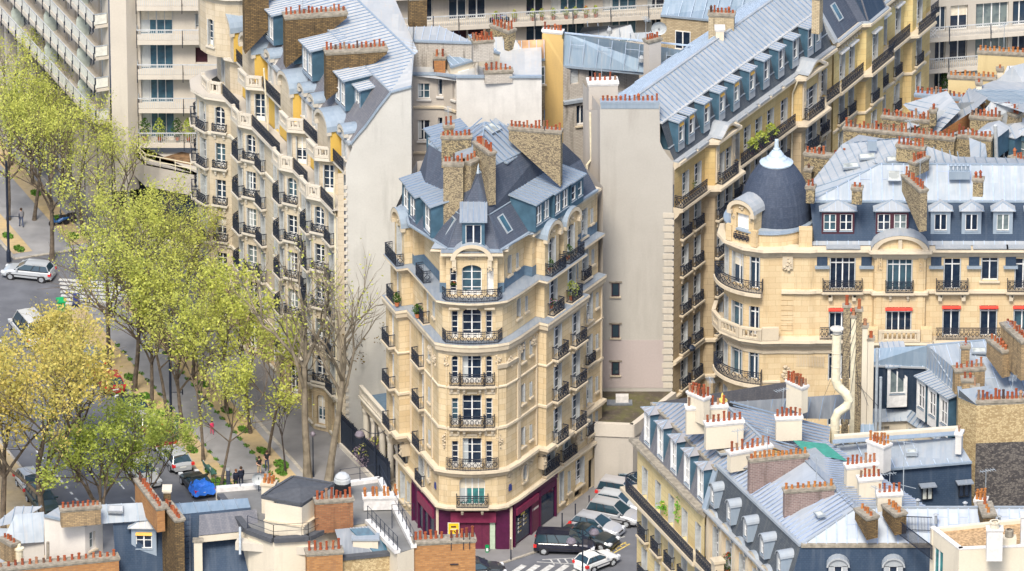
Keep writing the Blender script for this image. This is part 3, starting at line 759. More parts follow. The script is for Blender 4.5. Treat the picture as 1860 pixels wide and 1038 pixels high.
    # carvings along the front
    fF = Fr(q2, q3); fA = Fr(base[3], q1); fB = Fr(q4, base[8]); f8 = Fr(base[8], base[9]); f2 = Fr(base[2], base[3])
    for (fr, s, z, w_, h_) in ((fF, 1.9, 17.0, 1.5, .35), (fF, -.1, 16.2, .5, 1.3), (fF, 3.9, 16.2, .5, 1.3), (fA, .4, 15.8, .8, 1.3), (fB, .4, 15.8, .8, 1.3), (f8, .7, 16.3, 1., .7), (f8, 2.6, 16.2, .8, .9), (f2, 4.8, 16.2, .8, .8), (fF, -.2, 9.6, .45, 1.5), (fF, 4.0, 9.6, .45, 1.5), (fF, .6, 6.6, 1.3, .3), (fF, 3.2, 6.6, 1.3, .3), (fA, .4, 6.4, .9, .5), (fB, .4, 6.4, .9, .6), (f8, .8, 6.5, 1.3, .6), (f8, 2.3, 6.4, 1.0, .8), (f2, 4.9, 6.4, 1., .6), (fF, 1.9, 13.85, 1.3, .25), (fF, 1.9, 10.4, 1.3, .25)):
        carved(b, fr, s, .03, z, w_, h_, int(z * 9 + s)); carved(b, fr, s, .03, z, w_, h_, int(z * 31 + s * 3))
    # vertical pilaster joints
    for fr, ss in ((f8, (.15, .4, 3.05)), (f2, (3.6, 5.3, .3)), (Fr(base[12], base[13]), (.15, 4.2))):
        for s in ss: C.fbox(fr, s - .07, s + .07, 0, .1, 7.3, 16.7, 'stone_trim')
    for s in (-.05, .95, 2.85, 3.85): C.fbox(fF, s - .06, s + .06, 0, .07, 7.3, 16.6, 'stone_warm')
    for z in (7.3, 10.8, 14.3, 17.8): 
        for s in (.55, 1.9, 3.25): C.fbox(fF, s - .4, s + .4, 0, .09, z + 2.65, z + 2.8, 'stone_trim')
    # tier 3 (fifth floor), slightly set back
    tier(t3, 17.76, 21.1, 5)
    sweep(C, bow(base, .3), [(.2, 21.14), (.22, 20.98), (0.05, 20.85), (-.2, 20.6), (-.4, 20.4)], 'stone_trim')
    t4 = [V2(p) for p in (fl.p(0, -.4, 0), fl.p(3, -.4, 0), fl.p(3, -1.2, 0), fl.p(fl.L - 1.2, -1.2, 0), (-5.5, -50.7), (-5.0, -50.75), (-1.05, -50.75), (-.6, -50.7), fR.p(1.3, -1.2, 0), fR.p(4.2, -1.2, 0), fR.p(4.2, -.5, 0), fR.p(10.1, -.5, 0), fR.p(10.1, -.5, 0) + Vector((.01, 0, 0)), fR.p(fR.L, -.5, 0))]
    ring(b.mb('roof'), zz(offs(bow(base, .3), .2), 21.15), zz(bow(t4, 0), 21.17), 'zinc_slateblue')
    # tier 4 (attic floor), set back, lead-blue base
    cl = [c for c in cols]
    zt = 24.8
    tier(t4, 21.18, zt, 6, skip=('mid', 'side', 'big'), bands=((22.0, 'lead_blue'),))
    sweep(C, t4, [(-.2, zt + .12), (.35, zt + .06), (.38, zt - .1), (.15, zt - .25), (0, zt - .4)], 'stone_trim')
    Gx = [(733, 368), (736, 380), (742, 405), (790, 440), (811, 452), (815, 453), (905, 455), (909, 454), (925, 446), (960, 427), (975, 416), (1041, 373), (1042, 373), (1084, 345)]
    ring(b.mb('roof'), zz(offs(t4, .34), zt + .12), [P(x, y, 25.05) for x, y in Gx], 'zinc')
    fc = Fr((-5.0, -51.55), (-1.1, -51.55))
    ops = [dict(s=1.95, w=1.5, z=21.25, h=2.55, arch=.4, sh=False, bars=3, curt=False), dict(s=.55, w=.5, z=21.25, h=2.3, bars=3, sh=False), dict(s=3.35, w=.5, z=21.25, h=2.3, kind='blind')]
    wall(b, fc, 21.18, 24.75, ops, 'stone_warm'); 
    for sg, (s_) in ((0, 0), (1, fc.L)):
        a = fc.p(s_, 0, 21.18); c = fc.p(s_, -1.8, 21.18); q = [a, c, c + Vector((0, 0, 3.57)), a + Vector((0, 0, 3.57))]
        W.poly(q[::-1] if sg else q, 'stone_warm')
    sweep(C, [fc.p(-.02, -.8, 0), fc.p(-.02, 0, 0), fc.p(fc.L + .02, 0, 0), fc.p(fc.L + .02, -.8, 0)], [(-.1, 24.95), (.4, 24.88), (.42, 24.7), (.15, 24.55), (0, 24.4)], 'stone_trim')
    ledge(b.mb('roof'), [fc.p(0, -1.8, 0), fc.p(0, 0, 0), fc.p(fc.L, 0, 0), fc.p(fc.L, -1.8, 0)], -1.2, .38, 24.96, 'zinc_slateblue')
    # round pediment over the centre
    n = 12; s = 1.95
    for k in range(n):
        a0, a1 = math.pi * k / n, math.pi * (k + 1) / n
        pt = lambda a, r, t: fc.p(s - r * 1.25 * math.cos(a), t, 24.35 + r * math.sin(a) * 1.0)
        C.quad(pt(a0, 1.3, .45), pt(a1, 1.3, .45), pt(a1, 1.02, .45), pt(a0, 1.02, .45), 'stone_trim'); C.quad(pt(a0, 1.02, .45), pt(a1, 1.02, .45), pt(a1, 1.02, 0), pt(a0, 1.02, 0), 'stone_trim')
        b.mb('roof').quad(pt(a0, 1.3, .45), pt(a0, 1.3, -1.), pt(a1, 1.3, -1.), pt(a1, 1.3, .45), 'zinc', True)
    W.poly([fc.p(s - 1.3 * 1.0 * math.cos(math.pi * k / n), .04, 24.3 + 1.05 * math.sin(math.pi * k / n)) for k in range(n + 1)][::-1], 'stone_warm')
    for sd in (1, 2, 3): carved(b, fc, s, .06, 24.55, 1.0, .7, sd)
    for x in (-1.35, 1.35): C.fbox(fc, s + x - .16, s + x + .16, 0, .4, 23.7, 24.4, 'stone_trim'); carved(b, fc, s + x, .4, 23.6, .4, .6, 5)
    # arched attic bays above the projecting windows
    for fr, s, w_, k in ((fl, 1.45, 2.2, 0), (fR, 5.95, 2.2, 1), (fR, 8.95, 2.2, 1)):
        arch_bay(b, fr, s, w_, .25, 2.4, 21.18, 24.2, 1.0, [dict(s=s, w=1.15, z=21.25, h=2.7, arch=.5, bal=None, sh=True, rec=.35)], 'stone_warm', 'flash', .16)
        carved(b, fr, s, .3, 24.5, .8, .6, 4)
    # straight attic parts beside them
    # balconies with long railings at the fifth and sixth floors
    bw = bow([base[4], V2(q2), V2(q3), base[7]], .28, 1)
    o6 = offs(bw, .12); railing(b, [o6[0] + Vector((.35, .2))] + o6[1:-1] + [o6[-1] + Vector((-.35, .2))], 21.17, 1.0)
    o5 = offs(bw, .24); railing(b, [bw[0] + Vector((.3, .1))] + o5[1:-1] + [bw[-1] + Vector((-.3, .1))], 17.75, 1.0)
    railing(b, [V2(p) for p in offs(bw, .3)][1:-1], 7.2, 1.0)
    for fr, s0, s1, t in ((fl, .2, 2.8, 1.0), (fl, 4.8, 6.6, .1), (fR, 4.9, 7.1, .85), (fR, 7.7, 10.0, .85)):
        railing(b, [fr.p(s0, t - .6, 0), fr.p(s0, t, 0), fr.p(s1, t, 0), fr.p(s1, t - .6, 0)], 21.17, 1.0)
    # ground floor: purple shop front, stone base along the right street
    Z = Vector((0, 0, 1)); shop = MB()
    fs = Fr(F1, F2)
    wall(b, fl, -.5, 4, [dict(s=1.2, w=1.1, z=.6, h=2.4, bal=None), dict(s=2.6, w=.7, z=1, h=1.8)], 'stone_warm', 0, 3.6, 0)
    W.quad(fl.p(3.6, 0, -.5), fl.p(fl.L, 0, -.5), fl.p(fl.L, 0, 4), fl.p(3.6, 0, 4), 'purple_dark')
    W.quad(fs.p(0, 0, -.5), fs.p(fs.L, 0, -.5), fs.p(fs.L, 0, 4), fs.p(0, 0, 4), 'purple_dark')
    wall(b, fR, -.5, 4, [], 'purple_dark', 0, 7.2)
    wall(b, fR, -.5, 4, [dict(s=8.0, w=.7, z=.8, h=2.6), dict(s=9.2, w=.4, z=1.2, h=1.8, bars=0), dict(s=10.9, w=1.3, z=1.1, h=2.3, sh=(1,), shp=.1), dict(s=12.8, w=.9, z=.02, h=2.6, kind='dark', rmat='stone_trim'), dict(s=13.8, w=.4, z=1.2, h=1.2, bars=0), dict(s=10.7, w=1.2, z=.2, h=.6, kind='dark', name='cellar_vent'), dict(s=8.9, w=.5, z=.2, h=.55, kind='dark', name='cellar_vent'), dict(s=14.0, w=.3, z=.2, h=.5, kind='dark', name='cellar_vent')], 'stone_warm', 7.2)
    shop.fbox(fs, .05, fs.L - .05, .02, .12, 3.3, 3.75, 'purple_dark')
    shop.fbox(fs, 1.0, 4.5, .1, .35, 2.45, 3.3, 'purple'); shop.fbox(fs, .05, 1.0, .0, .14, 0, 3.3, 'purple_dark'); shop.fbox(fs, 4.5, fs.L - .05, .0, .14, 0, 3.3, 'purple_dark')
    shop.fbox(fs, 1.55, 4.0, .03, .08, .05, 2.45, 'purple_door'); shop.fbox(fs, 4.02, 4.42, .05, .12, .05, 2.45, 'panel_green'); shop.fbox(fs, 1.05, 1.4, .05, .1, .9, 2.45, 'panel_green')
    for k in range(4): shop.fbox(fs, 1.6 + k * .6, 1.63 + k * .6, .08, .1, .1, 2.4, 'purple_dark')
    for x in (-.12, fs.L - .08): shop.fbox(fs, x, x + .2, -.05, .2, 0, 3.62, 'stone_trim')
    # right side: name board band, glazing, panelled door
    shop.fbox(fR, .25, 7.15, .02, .14, 3.3, 3.75, 'purple_dark'); shop.fbox(fR, .5, 3.9, .1, .3, 2.75, 3.28, 'purple'); shop.fbox(fR, 4.1, 6.9, .1, .16, 2.75, 3.28, 'purple_dark')
    shop.fbox(fR, .5, 2.9, .03, .07, .3, 2.7, 'glass'); shop.fbox(fR, 3.0, 4.3, .05, .12, .1, 2.7, 'purple_door'); shop.fbox(fR, 4.5, 6.7, .03, .07, .2, 2.7, 'glass')
    for s in (.3, 2.9, 4.3, 6.8): shop.fbox(fR, s, s + .14, 0, .2, 0, 3.3, 'purple_dark')
    for j, n_ in ((0, 4), (1, 3)):
        for k in range(n_): shop.fbox(fR, .95 + j * .85, 1.1 + j * .85, .07, .085, 1.0 + (k + j) * .36, 1.2 + (k + j) * .36, 'paint_white'); shop.fbox(fR, 1.15 + j * .85, 1.5 + j * .85, .07, .08, 1.06 + (k + j) * .36, 1.1 + (k + j) * .36, 'yellow_paint')
    shop.fbox(fR, 1.45, 2.05, .07, .085, 2.32, 2.5, 'yellow_paint')
    for k in range(8):
        if k != 1: shop.fbox(fR, 3.12 + k * .13, 3.2 + k * .13, .12, .135, 2.0, 2.18 + (.04 if k == 0 else 0), 'paint_white')
    # left side
    shop.fbox(fl, 3.7, fl.L - .2, .02, .14, 3.3, 3.75, 'purple_dark'); shop.fbox(fl, 5.4, 9.0, .1, .3, 2.5, 3.28, 'purple')
    for s in (3.75, 5.2, 6.4, 7.6, 9.1): shop.fbox(fl, s, s + .14, 0, .2, 0, 3.3, 'purple_dark')
    for s in (5.4, 6.6, 7.8): shop.fbox(fl, s, s + 1., .03, .07, .4, 2.4, 'glass')
    shop.fbox(fl, 4.0, 5.0, .05, .1, .3, 3.1, 'yellow_paint') if False else None
    shop.build('shop_front', b.e)
    # street name plates
    for fr, s in ((Fr(base[3], q1), .5), (Fr(q4, base[8]), .5)):
        pl = MB(); pl.fbox(fr, s - .2, s + .2, .02, .06, 5.0, 5.4, 'plate_blue'); pl.fbox(fr, s - .14, s + .14, .02, .055, 5.4, 5.55, 'plate_blue'); pl.build('street_name_plate', b.e)
    # rear and right end walls
    RB = Rr + Vector((-3.0, 9.0)); LB = L + Vector((1.5, 9.0))
    for a, c in ((Rr, RB), (RB, LB), (LB, L)):
        f = Fr(a, c); wall(b, f, -.5, 25, [], 'stucco_beige')
    # ------------------------------------------------------------ roof
    RF = b.mb('roof'); z0 = 25.0
    G = [P(733, 368, z0), P(744, 408, z0), P(813, 452, z0), P(908, 455, z0), P(1041, 373, z0), P(1084, 345, z0)]
    M = [P(758, 322, 27.2), P(770, 350, 27.2), P(834, 388, 27.2), P(888, 390, 27.2), P(1016, 312, 27.2), P(1055, 290, 27.2)]
    B1, B2, B3 = P(779, 262, 30.3), P(868, 316, 30.1), P(1008, 246, 30.3)
    T0, T = P(869, 290, 31.0), P(881, 222, 31.9)
    for i in range(5): RF.quad(G[i], G[i + 1], M[i + 1], M[i], 'slate')
    RF.poly((M[0], M[1], B1), 'slate'); RF.quad(M[1], M[2], B2, B1, 'slate'); RF.poly((M[2], M[3], B2), 'slate'); RF.quad(M[3], M[4], B3, B2, 'slate'); RF.poly((M[4], M[5], B3), 'slate')
    zinc(RF, [B1, B2, T0, T], .55, 'zinc_slateblue', 'seam'); zinc(RF, [B2, B3, T, T0], .55, 'zinc_slateblue', 'seam')
    T2 = T + Vector((.3, .9, -.4)); RF.quad(B3, B3 + Vector((.3, 1.2, -.4)), T2, T, 'zinc_slateblue'); RF.quad(B1 + Vector((.2, 1.2, -.4)), B1, T, T2, 'zinc_slateblue')
    for a, c in zip(M[2:4], M[3:5]): edge(RF, a, c, .2, .06, 'flash')
    edge(RF, M[2], M[1], .16, .05, 'flash')
    for a, c in ((G[2], M[2]), (M[2], B2), (G[3], M[3]), (M[3], B2), (B1, B2), (B2, B3), (T0, T), (T0, B2), (T, B3), (T, B1)): edge(RF, a, c, .1, .07, 'slate' if a in (G[2], G[3], M[2], M[3]) else 'flash')
    for a, c in zip(G[:-1], G[1:]): edge(RF, a, c, .3, .14, 'flash')
    RF.poly([g - Vector((0, 0, .05)) for g in G] + [P(900, 240, z0) + Vector((0, 3, 0))], 'zinc')
    nR = math.atan2(fR.u.y, fR.u.x); nL = math.atan2(fl.u.y, fl.u.x)
    rm = 'zinc_slateblue'
    def dor(b, p, a, *q, **k): return dormer(b, p + Vector((math.sin(a), -math.cos(a), 0)) * .35, a, *q, **k)
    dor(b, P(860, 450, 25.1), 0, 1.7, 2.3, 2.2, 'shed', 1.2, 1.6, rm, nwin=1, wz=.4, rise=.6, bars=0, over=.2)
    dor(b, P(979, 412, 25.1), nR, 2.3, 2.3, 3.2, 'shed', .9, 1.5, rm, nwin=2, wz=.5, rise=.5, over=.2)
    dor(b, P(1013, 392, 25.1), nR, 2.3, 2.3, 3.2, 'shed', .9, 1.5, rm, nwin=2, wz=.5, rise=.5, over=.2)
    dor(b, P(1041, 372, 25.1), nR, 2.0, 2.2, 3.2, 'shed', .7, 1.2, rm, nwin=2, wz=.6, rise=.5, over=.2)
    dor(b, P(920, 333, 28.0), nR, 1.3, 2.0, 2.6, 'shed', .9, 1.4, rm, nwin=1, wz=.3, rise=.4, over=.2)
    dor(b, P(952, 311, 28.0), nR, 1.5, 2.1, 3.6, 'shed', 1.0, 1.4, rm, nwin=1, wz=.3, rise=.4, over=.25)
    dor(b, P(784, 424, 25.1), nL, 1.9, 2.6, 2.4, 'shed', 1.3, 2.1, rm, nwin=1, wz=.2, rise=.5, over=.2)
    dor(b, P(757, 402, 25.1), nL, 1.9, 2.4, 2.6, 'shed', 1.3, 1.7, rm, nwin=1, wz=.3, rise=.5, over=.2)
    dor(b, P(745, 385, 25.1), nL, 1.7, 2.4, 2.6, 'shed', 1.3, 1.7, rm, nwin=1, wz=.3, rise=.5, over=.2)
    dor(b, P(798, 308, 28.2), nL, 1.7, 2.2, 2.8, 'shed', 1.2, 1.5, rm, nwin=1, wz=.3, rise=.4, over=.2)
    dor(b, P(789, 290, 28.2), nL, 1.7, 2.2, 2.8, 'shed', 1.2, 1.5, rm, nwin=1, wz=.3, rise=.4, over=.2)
    vs = (M[3] - G[3]); vs = (vs - Vector((fR.u.x, fR.u.y, 0)) * vs.dot(Vector((fR.u.x, fR.u.y, 0)))).normalized()
    skylight(b, (G[3] + M[3]) / 2 + Vector((fR.u.x, fR.u.y, 0)) * 1.6 + Vector((0, 0, .12)), Vector((fR.u.x, fR.u.y, 0)), vs, .8, 1.5)
    vl = (M[2] - G[2]); ul = Vector((fl.u.x, fl.u.y, 0)); vl = (vl - ul * vl.dot(ul)).normalized()
    skylight(b, (G[2] + M[2]) / 2 - ul * .9 + Vector((0, 0, .1)), ul, vl, .8, 1.5)
    tn = (B3 - T0).cross(T - T0).normalized(); ue = (B3 - B2).normalized(); skylight(b, P(894, 234, 31.6), ue, tn.cross(ue) if tn.cross(ue).z > 0 else -tn.cross(ue), 1.2, 1.0, .16, 'zinc', 'glass_screen')
    # chimneys
    chim_px(b, (806, 296), (842, 297), 31.0, .95, 5.2, 'rubble', 5)
    chim_px(b, (846, 297), (872, 283), 31.0, .95, 4.8, 'rubble', 4, depthb=2.6)
    chim_px(b, (866, 259), (894, 280), 32.0, .6, 2.6, 'rubble', 8, depthb=4.2, tall=0)
    chim_px(b, (802, 249), (856, 249), 31.8, .7, 2.4, 'rubble_dark', 7, tall=1)
    chim_px(b, (926, 232), (1020, 240), 32.2, .7, .9, 'rubble', 13, depthb=4.4)
    chim_px(b, (806, 230), (824, 230), 32.4, .6, 1.2, 'rubble_dark', 2)
    b.mb('aerial').tube([P(989, 236, 32.5), P(989, 200, 32.5)], .03, 'iron')
    # pipes down the right side
    finish(b); return b
plain('plate_blue', (.03, .05, .2), .5)
corner_building()
# ================================================================ the long building on the avenue, with its blank party wall
UA = Vector((.363, -.932))       # direction of the avenue front, towards the viewer
def balustrade(b, pts, z, h=.95, mat=None):
    mat = mat or b.trim; mb = MB()
    for a, c in zip(pts[:-1], pts[1:]):
        f = Fr(a, c); mb.fbox(f, 0, f.L, -.14, .1, z, z + .2, mat); mb.fbox(f, 0, f.L, -.17, .13, z + h - .16, z + h, mat)
        n = max(1, int(f.L / .34))
        for e in (0, f.L - .26): mb.fbox(f, e, e + .26, -.15, .11, z + .2, z + h - .16, mat)
        for k in range(1, n): 
            s = f.L * k / n
            if .35 < s < f.L - .35: mb.fbox(f, s - .065, s + .065, -.09, .05, z + .2, z + h - .16, mat)
    return mb.build('balustrade', b.e)
def avenue_building():
    b = Bld('avenue_apartment_building', 'long pale stone building with bow windows and round attic gables on the avenue', trim='stone_trim_pale')
    near = V2((-13.58, -32.34)); f = Fr(near - UA * 32.1, near); ST = 'stone_pale'
    rot = [(0.9, -1.5), (1.2, 0), (2.2, 1.3), (3.9, 1.8), (5.6, 1.4), (6.9, 0)]
    bows = [11.6, 21.3, 27.6]; pts = list(rot); kinds = ['n', 'rl', 'rf', 'rf2', 'rc']
    for c in bows:
        pts += [(c - 1.5, 0), (c - .8, .8), (c + .7, .8), (c + 1.7, 0)]; kinds += ['flat', 'cl', 'front', 'cr']
    pts.append((f.L, 0)); kinds.append('flat')
    w = lambda s, t=0: V2(f.p(s, t, 0)); base = [w(*p) for p in pts]
    lev = [4.2, 7.4, 10.6, 13.8, 17.0, 20.2]
    flush = {14.5: 1.05, 24.25: .9, 30.6: 1.1, 8.9: .6, 17.6: .8}
    for i in range(len(base) - 1):
        fr = Fr(base[i], base[i + 1]); k = kinds[i]; ops = []
        for li, z in enumerate(lev[:-1]):
            o = dict(z=z + .02, h=2.35, s=fr.L / 2)
            top = li == 4
            if k in ('front', 'rf', 'rf2'): o.update(w=.95, bal=(1.5, .5, 1.) if k != 'rf2' else (1.4, .3, .8), arch=.35 if top else 0, rec=.35, shp=.06)
            elif k == 'cr': o.update(w=.92, h=2.1, z=z + .25, bal=(1.25, .3, .62), arch=.4 if top else 0, sh=(-1,), shp=.02)
            elif k == 'rc': o.update(w=.9, h=2.1, z=z + .25, bal=(1.2, .3, .62), arch=.4 if top else 0, sh=(-1,), shp=.02)
            elif k in ('cl', 'rl'): o.update(w=.6, bal=(1.0, .5, 1.0))
            elif k == 'flat':
                a = pts[i][0]
                for s, ww in flush.items():
                    if a < s < pts[i + 1][0]: ops.append(dict(z=z + .02, h=2.35, s=s - a, w=ww, bal=(1.5, .4, 1.0) if ww > 1 else ((1.3, .35, 1.0) if ww > .85 and li in (1, 2, 3) else None), rec=.35, shp=.06))
                continue
            else: continue
            ops.append(o)
        ops += [dict(s=fr.L / 2, w=min(1.1, fr.L * .6), z=.6, h=2.6, arch=.4, kind='fr', sh=False)] if fr.L > 1 else []
        wall(b, fr, -.5, 20.2, ops, ST, bandmats=((4.0, 'stone_street'),))
    C = b.mb('cornice')
    for z, d in ((4.1, .3), (7.3, .16), (17.0, .12)): sweep(C, base, [(0, z + .08), (d, z + .05), (d, z - .15), (0, z - .35)], 'stone_trim_pale')
    sweep(C, base, [(.5, 20.25), (.52, 20.05), (.3, 19.9), (.1, 19.6), (0, 19.4)], 'stone_trim_pale')
    inn = offs(base, -1.0); inn[0] = w(.9, -2.2)
    RF = b.mb('roof'); ring(RF, [Vector((p.x, p.y, 20.26)) for p in offs(base, .5)], [Vector((p.x, p.y, 20.27)) for p in inn], 'concrete')
    # rustic pilasters
    for s in (10.0, 13.6, 19.6, 23.15, 25.9, 29.4, 31.9):
        C.fbox(f, s - .12, s + .12, 0, .1, 4.2, 19.6, 'stone_trim_pale')
    # terrace parapets at the sixth floor: stone balusters on the bows, iron between
    for c in bows + [4.3]:
        balustrade(b, [w(c - .8, 1.2), w(c + .75, 1.2), w(c + 1.6, .4)], 20.27)
        C.fbox(f, c - 1.0, c - .75, .95, 1.25, 20.2, 21.3, 'stone_trim_pale'); C.fbox(f, c + .7, c + .95, .95, 1.25, 20.2, 21.3, 'stone_trim_pale')
    for a, e in ((6.2, 10.2), (13.3, 19.8), (23.0, 26.2), (29.3, 32.0)):
        railing(b, [w(a, .4), w(e, .4)], 20.27, 1.0)
    # sixth floor set back
    t6 = [(.9, -2.2), (2.0, -.6), (5.8, -.4), (6.8, -1.1)]; k6 = ['n', 'a', 'n']
    for c in bows: t6 += [(c - 1.5, -1.1), (c - .7, .1), (c + .7, .1), (c + 1.5, -1.1)]; k6 += ['y', 'n', 'a', 'c']
    t6.append((f.L, -1.1)); k6.append('y'); q6 = [w(*p) for p in t6]
    for i in range(len(q6) - 1):
        fr = Fr(q6[i], q6[i + 1]); ops = []
        if k6[i] in ('a', 'c'): ops = [dict(s=fr.L / 2, w=.95, z=20.3, h=2.4, rec=.3)]
        if k6[i] == 'y' and fr.L > 2: ops = [dict(s=fr.L * q, w=1.0, z=20.3, h=2.4, rec=.25) for q in ((.3, .75) if fr.L > 4 else (.5,))]
        wall(b, fr, 20.2, 23.4, ops, ST if k6[i] != 'y' else 'wall_yellow')
    sweep(C, q6, [(.3, 23.45), (.55, 23.42), (.57, 23.22), (.3, 23.05), (.0, 22.8)], 'stone_trim_pale')
    ring(RF, [Vector((p.x, p.y, 23.46)) for p in offs(q6, .5)], [Vector((p.x, p.y, 23.47)) for p in [w(s, t - 2.4) for s, t in t6]], 'concrete_pale')
    for a, e in ((6.4, 9.6), (13.4, 19.4), (23.0, 26.0), (29.2, 32.0)): railing(b, [w(a, -.5), w(e, -.5)], 23.47, 1.0)
    for c in bows: balustrade(b, [w(c - .9, .55), w(c + .9, .55), w(c + 1.6, -.5)], 23.47, .9)
    # attic wall with round gables
    fa = Fr(w(1.5, -1.7), w(32.1, -1.7)); wall(b, fa, 23.4, 26.2, [dict(s=s, w=.9, z=23.5, h=2.2) for s in (7.5, 15.6, 17.3, 23.4, 29.6)], 'wall_yellow')
    for c in [5.6, 10.6, 19.6, 28.2]:
        arch_bay(b, f, c, 2.9, -.3, 3.2, 23.4, 25.9, 1.15, [dict(s=c, w=1.2, z=23.5, h=2.7, arch=.55, bal=(1.5, .4, .95), rec=.35)], ST, 'flash', .14, 'wall_yellow')
        # side awning strips and the flat lead roof between
    for c in (14.2, 22.0, 24.4, 31.2):
        arch_bay(b, f, c, 1.35, -.9, 2.2, 23.4, 26.5, .35, [dict(s=c, w=.8, z=24.2, h=1.8)], 'paint_white', 'flash', .1)
    # rounded far end with its low lead dome
    mb = b.mb('roof'); c0 = f.p(3.6, -1.6, 0)
    W = b.mb('wall')
    W_pts = [c0 + Vector((2.9 * math.cos(R(a)), 2.9 * math.sin(R(a)), 0)) for a in range(160, 361, 20)]
    for a, c in zip(W_pts[:-1], W_pts[1:]): wall(b, Fr(a, c), 23.4, 28.6, [dict(s=.5, w=.7, z=24.2, h=2.3, arch=.3)] if int(a.x * 10) % 3 == 0 else [], ST)
    sweep(C, W_pts, [(-.2, 28.75), (.4, 28.7), (.42, 28.5), (.15, 28.3), (.0, 28.0)], 'stone_trim_pale'); sweep(mb, W_pts, [(-.4, 29.3), (.0, 29.25), (.45, 28.95), (.46, 28.72)], 'flash')
    mb.lathe(c0 + Vector((0, 0, 28.8)), [(3.1, 0), (2.5, .3), (1.5, .5), (0, .6)], 'zinc_dark', 20)
    # party wall
    yw = -32.3; prof = [(628, 812), (628, 300), (640, 268), (637, 262), (652, 243), (663, 231), (688, 196), (710, 168), (747, 158)]
    pw = [Q(x, y, yw) for x, y in prof]; pw[0].z = -.5; pw.append(Vector((pw[-1].x, yw, -.5)))
    W.poly(pw[::-1], 'stucco_grey'); 
    W.quad(pw[-1], pw[-1] + Vector((.0, 14, 0)), pw[-2] + Vector((.0, 14, 0)), pw[-2], 'brick_pale')
    fq = Fr(near, (near.x + .5, near.y)); 
    W.poly([Vector((near.x, near.y - .02, -.5)), Vector((near.x + .45, near.y - .02, -.5)), Vector((near.x + .45, near.y - .02, 23.4)), Vector((near.x, near.y - .02, 23.4))], 'stone_pale')
    for k in range(36): C.box(near.x + .45, near.x + .7, near.y - .06, near.y + .02, .4 + k * .62, .68 + k * .62, 'stone_trim_pale')
    for q0, q1 in zip(pw[3:-1], pw[4:-1]): edge(C, q0 + Vector((0, -.05, .04)), q1 + Vector((0, -.05, .04)), .25, .12, 'flash')
    # ------------- roof
    U3 = Vector((UA.x, UA.y, 0)); far = -U3 * 24.5
    e0, e1, e2, e3 = pw[3], pw[5], pw[7], pw[8]
    T = P(752, 100, 30.6); Tf = T + far * .95
    RF.quad(e0 + far, e0, e1, e1 + far, 'slate_grey'); RF.quad(e1 + far, e1, e2, e2 + far, 'slate_grey')
    zinc(RF, [e2 + far, e2, T, Tf], .6, 'zinc_warm', 'seam'); RF.poly([e2, e3, T], 'zinc_warm')
    zinc(RF, [T, T + Vector((.3, .8, -.1)), Tf + Vector((5, 3, -.8)), Tf], .7, 'zinc_warm', 'seam_light')
    RF.poly([e3, e3 + Vector((0, 7, 0)), T + Vector((.3, .8, -.1)), T], 'zinc_light')
    edge(RF, T, Tf, .16, .1, 'flash'); edge(RF, e2, e2 + far, .14, .1, 'zinc'); edge(RF, e0, e0 + far, .4, .2, 'zinc')
    RF.quad(f.p(7, -1.7, 26.2), f.p(32.1, -1.7, 26.2), e0 + Vector((0, 0, .1)), e0 + far + Vector((0, 0, .1)), 'zinc')
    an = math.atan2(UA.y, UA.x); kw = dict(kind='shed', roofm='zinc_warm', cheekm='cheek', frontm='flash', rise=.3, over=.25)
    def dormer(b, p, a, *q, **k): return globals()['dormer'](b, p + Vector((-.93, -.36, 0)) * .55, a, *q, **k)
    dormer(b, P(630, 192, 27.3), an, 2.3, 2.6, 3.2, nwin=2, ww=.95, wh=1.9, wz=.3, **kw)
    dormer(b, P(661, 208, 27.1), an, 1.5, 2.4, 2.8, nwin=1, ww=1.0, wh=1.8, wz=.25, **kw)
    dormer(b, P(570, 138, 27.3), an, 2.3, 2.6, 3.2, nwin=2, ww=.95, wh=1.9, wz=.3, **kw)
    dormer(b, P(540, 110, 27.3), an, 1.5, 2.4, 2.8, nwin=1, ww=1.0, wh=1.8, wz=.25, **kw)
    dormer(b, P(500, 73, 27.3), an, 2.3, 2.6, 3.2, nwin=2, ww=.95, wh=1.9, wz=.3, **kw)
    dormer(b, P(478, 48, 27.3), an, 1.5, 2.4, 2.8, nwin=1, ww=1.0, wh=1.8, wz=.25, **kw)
    chim_px(b, (590, 94), (701, 87), 31.4, 1.1, 3.9, 'brick_brown', 14, depthb=.3)
    chim_px(b, (516, 30), (628, 22), 31.4, 1.1, 4.2, 'brick_brown', 14, depthb=.3)
    chim_px(b, (442, -16), (486, -19), 31.4, 1.1, 5.2, 'brick_brown', 8, depthb=3.2)
    for x, y in ((692, 60), (655, 28)): skylight(b, P(x, y, 30.4), U3, (T - e2).normalized(), .9, .6, .12, 'zinc_warm', 'brick_brown')
    # downpipes
    pp = b.mb('downpipe'); pp.tube([f.p(31.6, .1, 23.3), f.p(31.6, .14, 20.4), f.p(31.75, .14, 19.8), f.p(31.75, .14, .3)], .07, 'pipe_cream'); pp.tube([f.p(15.4, .1, 26), f.p(15.4, -.2, 20.4)], .07, 'pipe_cream')
    finish(b); return f
FB = avenue_building()

